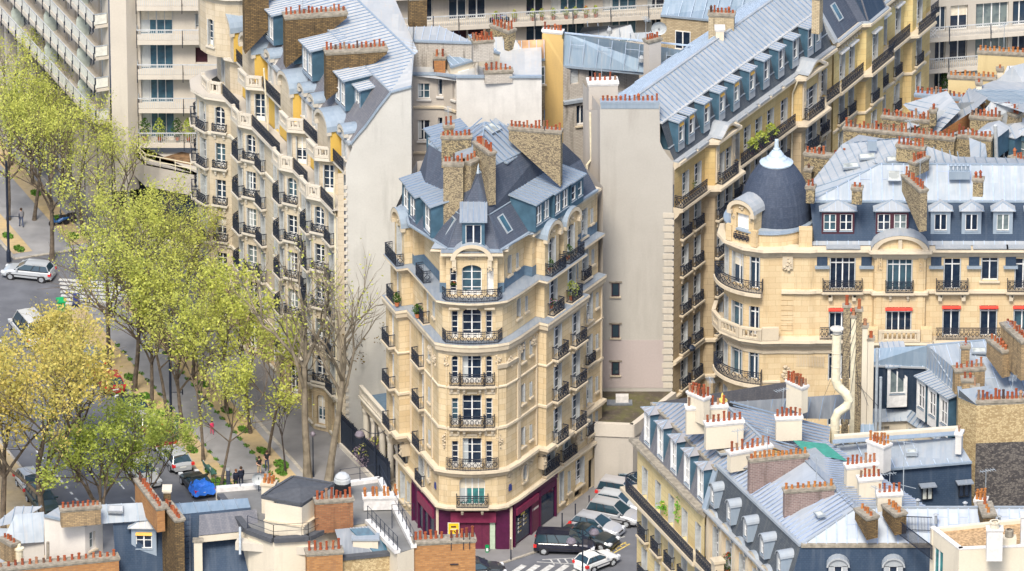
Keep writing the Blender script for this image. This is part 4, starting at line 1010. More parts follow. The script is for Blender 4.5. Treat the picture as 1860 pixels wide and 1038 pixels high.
# ================================================================ modern block with long balconies, far left
def modern_balcony(b, fr, s0, s1, z, proj=1.3, par='concrete_pale', post=1.9, bars=False, name='balcony'):
    mb = MB(); mb.fbox(fr, s0, s1, 0, proj, z - .25, z, 'concrete_pale'); mb.fbox(fr, s0, s1, proj - .12, proj + .04, z - .28, z + .1, 'concrete_pale')
    if par: mb.fbox(fr, s0, s1, proj - .05, proj - .01, z + .14, z + (.62 if bars else .92), par)
    for e in (s0, s1 - .05):
        mb.fbox(fr, e, e + .05, .05, proj, z + .95, z + 1.03, 'pipe_grey')
        if par: mb.fbox(fr, e, e + .04, .1, proj - .06, z + .1, z + .9, par)
    o = mb.build(name, b.e); r = MB(); r.fbox(fr, s0, s1, proj - .07, proj + .01, z + .97, z + 1.05, 'steel_pale')
    n = max(1, int((s1 - s0) / post))
    for k in range(n + 1):
        s = s0 + (s1 - s0) * k / n; r.fbox(fr, s - .03, s + .03, proj + .0, proj + .1, z - .55, z + .45, 'iron'); r.fbox(fr, s - .03, s + .03, proj - .08, proj + .02, z + .4, z + 1.0, 'iron')
    if bars:
        n = int((s1 - s0) / .17)
        for k in range(n): s = s0 + (s1 - s0) * k / n; r.fbox(fr, s, s + .035, proj - .05, proj - .0, z + .12, z + .98, 'steel_pale')
    r.build('railing', o); return o
plain('steel_pale', (.45, .47, .48), .5)
plain('frosted', (.46, .52, .48), .3)
plain('soil', (.20, .12, .06), .95, var=.5, sc=2)
def modern_block():
    b = Bld('modern_apartment_block', 'modern beige block with glazed balconies and a tall blank pier above the avenue trees', trim='concrete')
    y0 = 11.6; W1 = Vector((Q(200, 200, y0).x, y0)); fw = Fr(W1 - UA * 60, W1); L = fw.L; CP = 'concrete_pale'
    zs = [zat(200, y, y0) for y in (219, 160, 103, 45, -13)]; W = b.mb('wall')
    # left wing
    ops = []
    for z in zs:
        k = 0; s = L - 2.2
        while s > 8:
            ww = (1.0, 2.0, .7)[k % 3]; ops.append(dict(s=s, w=ww, z=z + .05, h=2.25, kind='fr', sh=False, sill=False, rec=.25, bars=0, glass='glass' if k % 2 else 'glass_blue')); s -= (3.0, 3.4, 2.4)[k % 3]; k += 1
    wall(b, fw, zs[0] - .3, 30, ops, 'concrete_pale')
    for z in zs: 
        modern_balcony(b, fw, 4, L - .1, z, 1.25, 'frosted_pale')
        for k, s in enumerate((L - 5.2, L - 14, L - 23, L - 32)):
            m = MB(); q = [fw.p(s, t, z + h) for t, h in ((0, 0), (1.1, 0), (1.1, 1.5), (.9, 1.95), (.5, 2.15), (0, 2.15))]
            th = Vector((fw.u.x, fw.u.y, 0)) * .05; m.poly(q, 'frosted'); m.poly([p + th for p in q][::-1], 'frosted')
            for i in range(6): m.quad(q[i], q[(i + 1) % 6], q[(i + 1) % 6] + th, q[i] + th, 'frosted')
            m.build('balcony_screen', b.e)
    # recessed glazed base with columns
    G = b.mb('glazed_base'); fi = Fr(fw.p(0, -1.6, 0), fw.p(L, -1.6, 0)); G.quad(fi.p(0, 0, 0), fi.p(L, 0, 0), fi.p(L, 0, zs[0]), fi.p(0, 0, zs[0]), 'glass')
    for k in range(30): G.fbox(fi, L - k * 1.9 - .3, L - k * 1.9, 0, .12, 0, zs[0], 'steel_pale' if k % 3 == 0 else 'dark')
    G.fbox(fi, 0, L, 0, .1, 3.2, 3.6, 'concrete')
    for k in range(14): W.fbox(fw, L - 2.5 - k * 3.6, L - 1.9 - k * 3.6, -.6, .3, -.2, zs[0] - .3, 'concrete')
    # pier
    xl, xr = Q(200, 0, y0).x, Q(247, 0, y0).x; P2 = MB()
    P2.box(xl, xr - .8, y0 - .9, y0 + 2.5, 4.0, 31, CP); P2.quad((xr - .8, y0 - .9, 4), (xr, y0 - .35, 4), (xr, y0 - .35, 31), (xr - .8, y0 - .9, 31), 'concrete'); P2.quad((xr, y0 - .35, 4), (xr, y0 + 2, 4), (xr, y0 + 2, 31), (xr, y0 - .35, 31), 'concrete')
    P2.build('pier', b.e)
    # right wing, facing the viewer
    fr = Fr((xr, y0), (Q(420, 0, y0).x, y0)); zr = [zat(300, y, y0 - 1.2) for y in (263, 200, 139, 76, 14, -48)]
    s = lambda px: Q(px, 100, y0).x - xr
    ops = []
    for i, z in enumerate(zr):
        ops.append(dict(s=s(285), w=2.7, z=z + .1, h=2.3, sh=False, sill=False, bars=0, glass='glass_blue', rec=.3, frame='steel_pale', curt=True))
        ops.append(dict(s=s(366), w=1.0, z=z + .7, h=1.3, sill=False, bars=0) if i in (0, 3, 5) else dict(s=s(366), w=1.0, z=z + .7, h=1.4, kind='blind', frame='wood_dark', sill=False))
    wall(b, fr, zr[0] - .4, 31, ops, 'concrete_pale')
    for i, z in enumerate(zr): modern_balcony(b, fr, s(250), s(372) + 2, z, 1.2, 'concrete_pale' if i else None, 3.0, True)
    # podium with planted terrace, dark glazing below
    zt = zr[0] - 1.1; pod = [V2(P(205, 240, zt)), V2(P(262, 300, zt)), V2(P(372, 322, zt)), V2(P(470, 330, zt))]
    for a, c in zip(pod[:-1], pod[1:]):
        f2 = Fr(a, c); W.fbox(f2, 0, f2.L, -.3, 0, zt - 1.9, zt, 'concrete'); G.quad(f2.p(0, -.9, 0), f2.p(f2.L, -.9, 0), f2.p(f2.L, -.9, zt - 1.8), f2.p(0, -.9, zt - 1.8), 'glass')
        for k in range(int(f2.L / 1.6) + 1): G.fbox(f2, k * 1.6, k * 1.6 + .12, -.9, -.8, 0, zt - 1.8, 'dark')
        G.fbox(f2, 0, f2.L, -.9, -.78, 2.6, 2.9, 'dark'); W.fbox(f2, 0, f2.L, -.8, -.2, 0, .5, 'concrete')
        r = MB(); n = max(1, int(f2.L / 1.2))
        for k in range(n + 1): r.bar(f2.p(f2.L * k / n, -.15, zt), f2.p(f2.L * k / n, -.15, zt + .9), .07, .07, 'pipe_cream')
        for h in (.45, .9): r.bar(f2.p(0, -.15, zt + h), f2.p(f2.L, -.15, zt + h), .07, .07, 'pipe_cream')
        r.build('railing', b.e)
    top = [Vector((p.x, p.y, zt)) for p in pod] + [Vector((pod[-1].x, y0 + 1, zt)), Vector((xl, y0 + 1, zt))]; W.poly(top, 'concrete')
    W.poly([P(290, 288, zt + .05), P(372, 305, zt + .05), P(372, 285, zt + .05), P(330, 276, zt + .05)], 'soil')
    W.poly([Vector((p.x, p.y, zt - 1.88)) for p in pod][::-1] + [Vector((xl, y0 + 1, zt - 1.88)), Vector((pod[-1].x, y0 + 1, zt - 1.88))], 'concrete')
    finish(b); return y0, zr, zt
plain('frosted_pale', (.66, .66, .60), .35)
YC, ZRC, ZTC = modern_block()

# ================================================================ modern block across the top, behind the courtyards
def back_block():
    b = Bld('rear_apartment_block', 'modern beige block across the top with a long balcony of flower pots', trim='concrete')
    A, B = V2((-14, 17.6)), V2((26, 23.6)); f = Fr(A, B); s = lambda px: (px - pA) / (pB - pA) * f.L
    from_x = lambda v: 930 + F_PX * v.x / ((v.y - CAM_Y) * _c - (15 - CAM_H) * _s)
    pA, pB = from_x(A), from_x(B); z1 = 16.0; ops = []
    for dz in (0, -2.95, -5.9, 2.95):
        z = z1 + dz
        for px, w_, kd in ((770, 1.4, 'fr'), (830, 1.5, 'b' if dz else 'fr'), (865, 1.5, 'b' if dz else 'fr'), (970, 1.5, 'fr'), (1030, 2.9, 'fr'), (1124, 2.9, 'fr'), (1190, 1.5, 'fr'), (1250, 1.8, 'fr')):
            ops.append(dict(s=s(px), w=w_, z=z + .08, h=2.3, sh=False, sill=False, bars=0, rec=.25, glass='glass_blue' if px in (1030, 1124) else 'glass', kind='blind' if kd == 'b' else 'fr', frame='wood_dark' if kd == 'b' else 'white_frame', curt=px > 1000))
    wall(b, f, -.5, 22, ops, 'concrete')
    for dz in (0, -2.95, 2.95): modern_balcony(b, f, 3, f.L - 2, z1 + dz, 1.4, None, 3.2, True)
    finish(b); return f, s
FD, SD = back_block()
def right_block():
    b = Bld('trellis_balcony_block', 'modern beige apartment block in the top right corner with white trellis balconies', trim='concrete')
    f = Fr(V2(P(1640, 120, 14)), V2(P(1960, 96, 14))); sc = f.L / 320.; s = lambda px: (px - 1640) * sc
    zs = [14 + d for d in (-5.6, -2.8, 0, 2.8)]; z0 = f.p(0, 0, 0)
    ops = []
    for z in zs:
        for px, w_, k in ((1707, .9, 'fr'), (1740, 1.5, 'fr'), (1800, 2.8, 'fr'), (1850, 1.2, 'fr')):
            ops.append(dict(s=s(px), w=w_, z=z + .05, h=2.2, sh=False, sill=False, bars=0, rec=.3, kind='blind' if z == zs[1] and px in (1740,) else 'fr', frame='wood_dark' if z == zs[1] and px == 1740 else 'white_frame'))
    wall(b, f, -.5, 24, ops, 'concrete')
    for z in zs:
        o = modern_balcony(b, f, s(1640), s(1940), z, 1.5, None, 3.4, True)
        t = MB()
        if z == zs[1] or z == zs[3]:
            a0, a1 = (s(1735), s(1880)) if z == zs[1] else (s(1640), s(1700)); k = a0
            while k < a1 - .8:
                t.bar(f.p(k, 1.42, z + .1), f.p(k + .8, 1.42, z + .95), .05, .03, 'white_paint', Vector((0, 1, 0))); t.bar(f.p(k + .8, 1.42, z + .1), f.p(k, 1.42, z + .95), .05, .03, 'white_paint', Vector((0, 1, 0))); k += .27
            t.build('trellis', b.e)
    finish(b); return f, s
FD2, SD2 = right_block()
# ================================================================ courtyard buildings in the middle distance
def boxroof(b, px, z, walls=None, mat='brick_pale', roof='zinc_light', depthz=12., gap=.6, seam='seam_light', up=None, eave=.2):
    """px: pixel corners of a roof plane, first two = the eave nearest the viewer; z heights; walls drop from it"""
    pts = [P(x, y, zz) for (x, y), zz in zip(px, z)]; zinc(b.mb('roof'), pts, gap, roof, seam)
    edge(b.mb('roof'), pts[0] + Vector((0, -.05, 0)), pts[1] + Vector((0, -.05, 0)), .2, .16, 'flash')
    W = b.mb('wall'); n = len(pts)
    for i in range(n):
        a, c = pts[i], pts[(i + 1) % n]; d = Vector((0, 0, -.12)); zl = min(a.z, c.z) - depthz
        f = Fr(a, c); W.quad(Vector((a.x, a.y, zl)), Vector((c.x, c.y, zl)), c + d, a + d, mat)
    return pts
def courtyard():
    # white rendered wall block
    b = Bld('white_courtyard_building', 'low building with a stained white rendered wall behind the corner building', trim='stucco_white')
    y = -24.; tl, tr = Q(752, 152, y), Q(984, 141, y); W = b.mb('wall'); f = Fr((Q(829, 150, y).x, y), (tr.x, y)); z1 = tr.z
    wall(b, f, -.5, z1, [], 'stucco_white'); f2 = Fr((tl.x - .5, y + 1.2), (f.A.x - 1.6, y + 1.2)); sx = lambda px: Q(px, 200, y + 1.2).x - f2.A.x
    wall(b, f2, -.5, z1 - .3, [dict(s=sx(770), w=.95, z=zat(770, h_, y + 1.2), h=hh, bars=1, sh=False, rec=.2, arch=0) for h_, hh in ((180, 1.3), (256, 1.75), (335, 1.6))], 'stucco_beige')
    q = [f2.B, f2.B + Vector((.6, -.1)), f2.B + Vector((1.2, -.6)), f.A + Vector((0, .2))]
    for a, c in zip(q[:-1], q[1:]):
        fr = Fr(a, c); wall(b, fr, -.5, z1 - .3, [dict(s=fr.L / 2, w=.35, z=zz, h=1.5, bars=0, sh=False) for zz in (zat(800, 256, y), zat(800, 185, y))] if c is q[3] or a is q[0] else [], 'stucco_beige')
    for z in (zat(770, 205, y), zat(770, 288, y)): sweep(b.mb('cornice'), [f2.A, f2.B] + q[1:], [(0, z + .1), (.15, z + .08), (.15, z - .08), (0, z - .12)], 'stone_trim')
    for a, c in ((f.p(0, 0, z1), f.p(f.L, 0, z1)), (f2.p(0, 0, z1 - .25), f2.p(f2.L, 0, z1 - .25)), (f2.p(f2.L, 0, z1 - .25), f.p(0, 0, z1))): edge(b.mb('cornice'), a + Vector((0, 0, .08)), c + Vector((0, 0, .08)), .35, .16, 'flash')
    W.quad(f.p(f.L, 0, -.5), f.p(f.L, -8, -.5), f.p(f.L, -8, z1), f.p(f.L, 0, z1), 'stucco_beige')
    b.mb('roof').poly([f2.p(0, 0, z1 - .3), f.p(0, 0, z1 - .3), f.p(f.L, 0, z1 - .1), f.p(f.L, -8, z1 - .1), f2.p(0, -8, z1 - .3)], 'zinc_warm')
    chim_px(b, (880, 131), (930, 129), z1 + .5, .6, .9, 'brick_pale', 6)
    mb = MB(); mb.tube([P(866, 140, z1), P(866, 103, z1)], .14, 'stone_trim_pale'); mb.build('flue_pipe', b.e)
    finish(b)
    # top-floor block of pale brick with a flat zinc roof
    b = Bld('pale_brick_rooftop_block', 'pale brick rooftop storey under a thin overhanging zinc roof with a mast beside it')
    p = boxroof(b, [(716, 73), (862, 78), (800, 48), (708, 50)], [30, 30, 30.3, 30.3], mat='brick_pale', roof='zinc_light', depthz=5)
    f = Fr(p[0], p[1]); fl = Fr(p[3], p[0]); window(b, fl, dict(s=fl.L * .45, w=1.1, z=28.2, h=1.2, bars=0, rec=-.03, sh=False, sill=False))
    b.mb('mast').tube([P(787, 125, 28.5), P(787, 30, 28.5)], .04, 'iron'); chim_px(b, (788, 104), (809, 104), 29.0, .8, 2.8, 'brick_red', 2, rows=2); chim_px(b, (742, -4), (774, -6), 32.5, .8, 2.4, 'brick_brown', 4)
    finish(b)
    b = Bld('side_rooftop_block', 'cream rooftop storey with a narrow blue edged awning roof and one window', trim='stucco_cream')
    p = boxroof(b, [(818, 122), (906, 96), (860, 84), (808, 100)], [28.5, 28.5, 29, 28.8], mat='stucco_cream', roof='zinc_blue', depthz=3.6)
    f = Fr(p[0], p[1]); window(b, f, dict(s=1.3, w=1.1, z=26.6, h=1.3, bars=1, rec=-.03, sh=False))
    boxroof(b, [(862, 82), (908, 97), (890, 80), (850, 62)], [29.6, 29.2, 29.6, 30], mat='stucco_cream', roof='zinc_blue', depthz=2); chim_px(b, (858, 76), (895, 73), 31.2, .7, 1.6, 'brick_pale', 7, rows=2)
    finish(b)
    b = Bld('lean_to_roofed_house', 'small courtyard house with grey and rusty zinc roofs beside the ochre gable')
    p = boxroof(b, [(898, 102), (955, 100), (932, 66), (894, 68)], [27.5, 27.5, 29, 29], mat='brick_pale', roof='zinc_warm', depthz=6)
    p = boxroof(b, [(956, 110), (990, 108), (990, 72), (940, 74)], [27.0, 27., 28.6, 28.6], mat='brick_cream', roof='zinc_rust', depthz=6)
    f = Fr(p[0], p[1]); window(b, f, dict(s=.9, w=1.2, z=24.9, h=1.5, bars=1, rec=-.03, sh=False))
    chim_px(b, (897, 46), (930, 58), 29.5, .8, 2.4, 'rubble_dark', 5, rows=2); finish(b)
    # tall ochre gable and the brick house with the blue zinc roof
    b = Bld('ochre_gabled_house', 'tall courtyard house with an ochre rendered gable, brick front and broad blue zinc roof')
    y = -17.; W = b.mb('wall'); g0, g1 = Q(985, 62, y), Q(1023, 72, y - .4)
    W.poly([Q(985, 400, y), Q(1023, 400, y - .4), Vector((g1.x, g1.y, zat(1023, 118, y))), g1 + Vector((0, 0, 0)), Q(1000, 55, y), g0][::1], 'stucco_ochre')
    W.quad(Q(985, 400, y) + Vector((0, 8, 0)), Q(985, 400, y), g0, g0 + Vector((0, 8, 0)), 'stucco_ochre')
    chimney(b, Q(987, 60, -16.7), Q(1022, 70, -17.1), .5, g1.z - 2, g1.z + .5, 'stucco_ochre', 6, cap='cap_white')
    f = Fr((g1.x, y - .4), Q(1160, 300, y + 2.2).xy); zt = zat(1025, 118, y); sx = lambda px: (px - 1023) / (1160 - 1023) * f.L
    wall(b, f, 0, zt, [dict(s=sx(1077), w=.75, z=zat(1077, 146, y + .6), h=1.1, bars=0, sh=False), dict(s=sx(1056), w=.85, z=zat(1056, 226, y + .4), h=1.7, bars=0, sh=False), dict(s=sx(1044), w=.8, z=zat(1044, 150, y + .4), h=1.6, kind='blind', frame='shutter_grey')], 'brick_pale')
    z2 = zat(1040, 183, y); sweep(b.mb('cornice'), [f.A, f.B], [(-.02, z2 + .15), (.25, z2 + .1), (.25, z2 - .15), (0, z2 - .2)], 'zinc')
    e0, e1 = P(1020, 120, zt), P(1258, 142, zt - 1.2); r0, r1 = P(1025, 60, zt + 2.6), P(1310, 88, zt + 1.6)
    zinc(b.mb('roof'), [e0, P(1160, 131, zt - .5), P(1258, 142, zt - 1.2), P(1300, 100, zt + 1.2), r0], 1.1, 'zinc_patch', 'seam_light', .06, .05, cross=2.2)
    zinc(b.mb('roof'), [P(1258, 142, zt - 1.2), P(1345, 118, zt - 1.0), P(1372, 92, zt + .4), P(1300, 88, zt + 1.4)], .9, 'zinc_blue', 'seam_light')
    edge(b.mb('roof'), e0, P(1258, 142, zt - 1.2), .22, .2, 'flash'); edge(b.mb('roof'), r0, P(1300, 88, zt + 1.6), .16, .1, 'seam_light')
    zinc(b.mb('roof'), [P(1052, 60, 22), P(1155, 72, 22), P(1146, 45, 23), P(1058, 50, 23)], .9, 'zinc_light', 'seam_light'); zinc(b.mb('roof'), [P(1150, 76, 21.5), P(1200, 80, 21.5), P(1195, 58, 22), P(1150, 60, 22)], .9, 'zinc_light', 'seam_light')
    for x, y_ in ((1055, 95), (1165, 108), (1107, 57)): v = MB(); c = P(x, y_, zt + .6 if x != 1107 else 23.0); v.lathe(c, [(.22, -.2), (.22, .12), (.12, .3), (0, .34)], 'zinc_light', 8); v.build('roof_vent', b.e)
    chim_px(b, (1174, 76), (1196, 70), zt + 3.4, .7, 3.6, 'stucco_beige', 5, rows=1)
    m = MB(); c = P(1197, 52, zt + 3.8)      # dish aerial
    m.tube([P(1197, 100, zt), c], .04, 'iron'); prof = [(0, -.16), (.3, -.13), (.55, -.04), (.62, 0.02)]
    rm = Matrix.Rotation(R(100), 3, 'X')
    for i in range(3):
        for k in range(16):
            q = []
            for (r_, z_), a in ((prof[i], k), (prof[i], k + 1), (prof[i + 1], k + 1), (prof[i + 1], k)): q.append(c + rm @ Vector((r_ * math.cos(a * 6.283 / 16), r_ * math.sin(a * 6.283 / 16), z_)))
            m.poly(q, 'shutter_grey', True)
    m.build('dish_aerial', b.e)
    finish(b)
    b = Bld('top_brick_house', 'cream brick house with a blue zinc roof at the top edge of the picture')
    p = boxroof(b, [(1200, 28), (1345, 42), (1480, -6), (1215, -30)], [22, 22, 23.4, 23.9], mat='brick_cream', roof='zinc_blue', depthz=9, gap=1.0)
    f = Fr(p[0], p[1]); window(b, f, dict(s=1.9, w=1.3, z=19.2, h=1.6, bars=0, rec=-.03, sh=False)); finish(b)
plain('zinc_rust', (.55, .33, .18), .7, var=.3, sc=.7)
zincm('zinc_patch', (.36, .50, .62), (.27, .41, .55), (.45, .47, .45), panel=(1.1, 2.4))
courtyard()

# ================================================================ long building on the right of the street behind, with its blank grey gable
UR = Vector((.475, .88)).normalized()
def street_building():
    b = Bld('street_apartment_building', 'long stone building with a blank beige gable wall and a row of orange blinded dormers')
    A = V2((12.63, -33.9)); Lf = 27.6; f = Fr(A, A + UR * Lf); ST = 'stone_street'
    lev = [5.1, 8.2, 11.5, 14.8, 18.0, 21.1, 24.7]; w = lambda s, t=0: V2(f.p(s, t, 0))
    pts = [(0, 0), (5.2, 0), (5.6, .7), (9.0, .7), (9.4, 0), (20.4, 0), (20.8, .7), (24.2, .7), (24.6, 0), (27.6, 0)]; base = [w(*p) for p in pts]
    cols = {0: (1.9, 4.0), 2: (1.0, 2.4), 4: (1.2, 3.1, 5.1, 7.2, 9.6), 6: (1.7,), 8: (1.5,)}
    for i in range(len(base) - 1):
        fr = Fr(base[i], base[i + 1]); ops = []
        for li, z in enumerate(lev[:-1]):
            for c in cols.get(i, ()):
                wd = 1.15 if i != 6 else 1.9
                ops.append(dict(s=c, w=wd, z=z + (.05 if li >= 5 else .1), h=2.35, bal=None if li == 5 else (wd + .35, .25, .85), rec=.3, shp=.05, sh=(1,) if i != 6 else True))
        for c in cols.get(i, ()): ops.append(dict(s=c, w=1.2, z=.8, h=3., arch=.4, sh=False))
        wall(b, fr, -.5, lev[-1], ops, ST, bandmats=((8.0, 'stone_street'), (21.1, 'stone_street'), (25, 'stone_gold')))
    C = b.mb('cornice')
    for z, d in ((8.0, .3), (4.9, .25)): sweep(C, base, [(0, z + .08), (d, z + .05), (d, z - .15), (0, z - .4)], 'stone_trim')
    sweep(C, base, [(-.1, 21.12), (.75, 21.08), (.78, 20.9), (.5, 20.75), (.3, 20.4), (0, 20.1)], 'stone_trim')
    sweep(C, base, [(-.2, 25.0), (.5, 24.95), (.52, 24.75), (.25, 24.55), (0, 24.3)], 'stone_trim')
    ob = offs(base, .7); railing(b, [w(.1, 0), ob[0] + UR * .1, ob[1] - UR * .5], 21.13); railing(b, [ob[4] + UR * .3, ob[5] - UR * .3], 21.13); railing(b, [ob[8] + UR * .3, ob[9]], 21.13)
    for i, (a_, c_) in ((2, (.3, 3.1)), (6, (.3, 3.1))): fr = Fr(base[i], base[i + 1]); railing(b, [fr.p(a_, .05, 0), fr.p(a_, .5, 0), fr.p(c_, .5, 0), fr.p(c_, .05, 0)], 21.13)
    # curved little gables of the projecting bays
    for i in (2, 6):
        fr = Fr(base[i], base[i + 1]); n = 10; L = fr.L
        pr = [(L * k / n, 25.0 + .75 * math.sin(math.pi * k / n) ** 2) for k in range(n + 1)]
        for (s0, z0), (s1, z1) in zip(pr[:-1], pr[1:]):
            b.mb('wall').quad(fr.p(s0, .1, 24.6), fr.p(s1, .1, 24.6), fr.p(s1, .1, z1), fr.p(s0, .1, z0), 'stone_gold'); b.mb('roof').quad(fr.p(s0, .5, z0 + .1), fr.p(s1, .5, z1 + .1), fr.p(s1, -1.0, z1 + .1), fr.p(s0, -1.0, z0 + .1), 'zinc_light', True)
            C.quad(fr.p(s0, .5, z0 - .1), fr.p(s1, .5, z1 - .1), fr.p(s1, .5, z1 + .1), fr.p(s0, .5, z0 + .1), 'stone_trim')
        for s in (.35, 3.05): C.fbox(fr, s - .25, s + .25, 0, .1, 21.3, 24.4, 'stone_trim'); carved(b, fr, s, .1, 23.8, .4, .5, i); carved(b, fr, s, .1, 22.3, .4, .9, i + 1)
    # lead canopies over the top windows
    for s in (1.9, 4.0, 10.6, 12.5, 14.6, 16.7, 19.0): b.mb('roof').fbox(f, s - .85, s + .85, -.1, .55, 24.98, 25.1, 'zinc_light')
    # party wall
    yw = -33.9; X = lambda px, py: Q(px, py, yw)
    prof = [X(1092, 712), X(1222, 704), X(1222, 300), X(1224, 296), X(1212, 282), X(1203, 268), X(1199, 258), X(1198, 190), X(1090, 194)]
    prof[0].z = -.5; prof[1].z = -.5; W = b.mb('wall'); W.poly(prof, 'gable_beige')
    q0, q1 = prof[0], prof[-1]; W.quad(q0 + Vector((-1.3, 5, 0)), q0, q1, q1 + Vector((-1.3, 5, 0)), 'stucco_beige')
    # toothed stone edge and little windows
    fw = Fr((q0.x, yw), (prof[1].x, yw))
    for k in range(26): C.fbox(fw, fw.L - .75 - (.12 if k % 2 else 0), fw.L - .0, 0, .05, 5.8 + k * .58, 6.2 + k * .58, 'stone_trim_pale')
    for py in (538, 613, 681):
        z = zat(1118, py, yw); fo = dict(s=Q(1118, py, yw).x - fw.A.x, w=.62, z=z, h=1.15, rec=-.06, bars=0, sh=False, frame='wood_dark', glass='glass_car'); window(b, fw, fo, 0.); C.fbox(fw, fo['s'] - .5, fo['s'] + .5, 0, .12, z + 1.15, z + 1.25, 'cap_stone')
    W.fbox(fw, 0.05, fw.L - .75, .01, .03, 5.8, 9.9, 'stucco_pink')
    chimney(b, (prof[8].x + .05, yw + .35), (prof[7].x - .05, yw + .35), .7, prof[7].z - .4, prof[7].z + .05, 'gable_beige', 13, cap='flash', capo=.05, rows=1, strip=(.4, 'flash'))
    # ------------ roof
    RF = b.mb('roof'); U3 = Vector((UR.x, UR.y, 0)); far = U3 * 27.6
    g = f.p(0, 0, 25.05); k1 = Q(1212, 282, yw) ; k2 = Q(1200, 224, yw); k2 = Vector((k2.x, yw, k2.z)); rg = P(1153, 177, 29.9)
    n_ = Vector((f.n.x, f.n.y, 0)); sl = k2 - g; g2 = g + sl * .42 - Vector((0, 0, .25))
    RF.quad(g, g + far, g2 + far, g2, 'slate_street'); RF.quad(g2, g2 + far, k2 + far, k2, 'slate_street'); edge(RF, g2, g2 + far, .16, .06, 'zinc'); edge(RF, g + n_ * .1, g + far + n_ * .1, .5, .14, 'zinc_light')
    zinc(RF, [k2, k2 + far, rg + far, rg], .62, 'zinc_light', 'seam', .08, .055); edge(RF, k2, k2 + far, .3, .12, 'zinc_warm'); edge(RF, rg, rg + far, .22, .12, 'zinc_light')
    bk = P(1072, 208, 27.4); zinc(RF, [bk, rg, rg + far, bk + far], .62, 'zinc_blue', 'seam_light')
    RF.quad(k2, rg, bk, Q(1090, 200, yw), 'zinc_light')
    an = f.ang
    for k, px in enumerate((1224, 1242, 1269, 1296, 1322, 1350, 1376, 1403, 1429, 1457, 1471)):
        s = (px - 1225 + 13) / 10.35
        dormer(b, f.p(s, .0, 25.6), an, 1.1, 2.45, 2.4, 'shed', .72, 1.6, 'zinc_light', 'cheek', 'zinc_light', wz=.7, rise=.25, over=.13, blind='canvas_orange' if k in (0, 1, 2, 3, 4, 5) else None)
    for s in (25.6,): skylight(b, f.p(s, -3.2, 29.6), U3, (rg - k2).normalized(), .9, 1.6)
    chim_px(b, (1068, 150), (1121, 148), 30.5, 1.1, 4.5, 'stucco_beige', 6, cap='cap_white'); 
    chim_px(b, (1288, 25), (1334, 27), 31, .8, 2.4, 'brick_cream', 7); chim_px(b, (1300, 52), (1315, 52), 30.6, .7, 1.2, 'stucco_cream', 0, cap='cap_white')
    pp = b.mb('downpipe'); pp.tube([Q(1072, 205, yw + 2), Q(1074, 290, yw + 2), Q(1066, 300, yw + 2), Q(1066, 420, yw + 2)], .1, 'pipe_cream')
    pp.tube([f.p(20.2, .6, 24.8), f.p(20.2, .15, 23.6), f.p(20.2, .15, 10)], .07, 'pipe_cream')
    W.quad(Q(1063, 430, yw + 3), Q(1092, 430, yw + .1), Q(1092, 200, yw + .1), Q(1063, 200, yw + 3), 'stucco_beige')
    finish(b); return f
stucco('gable_beige', (.47, .45, .405), (.31, .285, .25), .4)
FF = street_building()

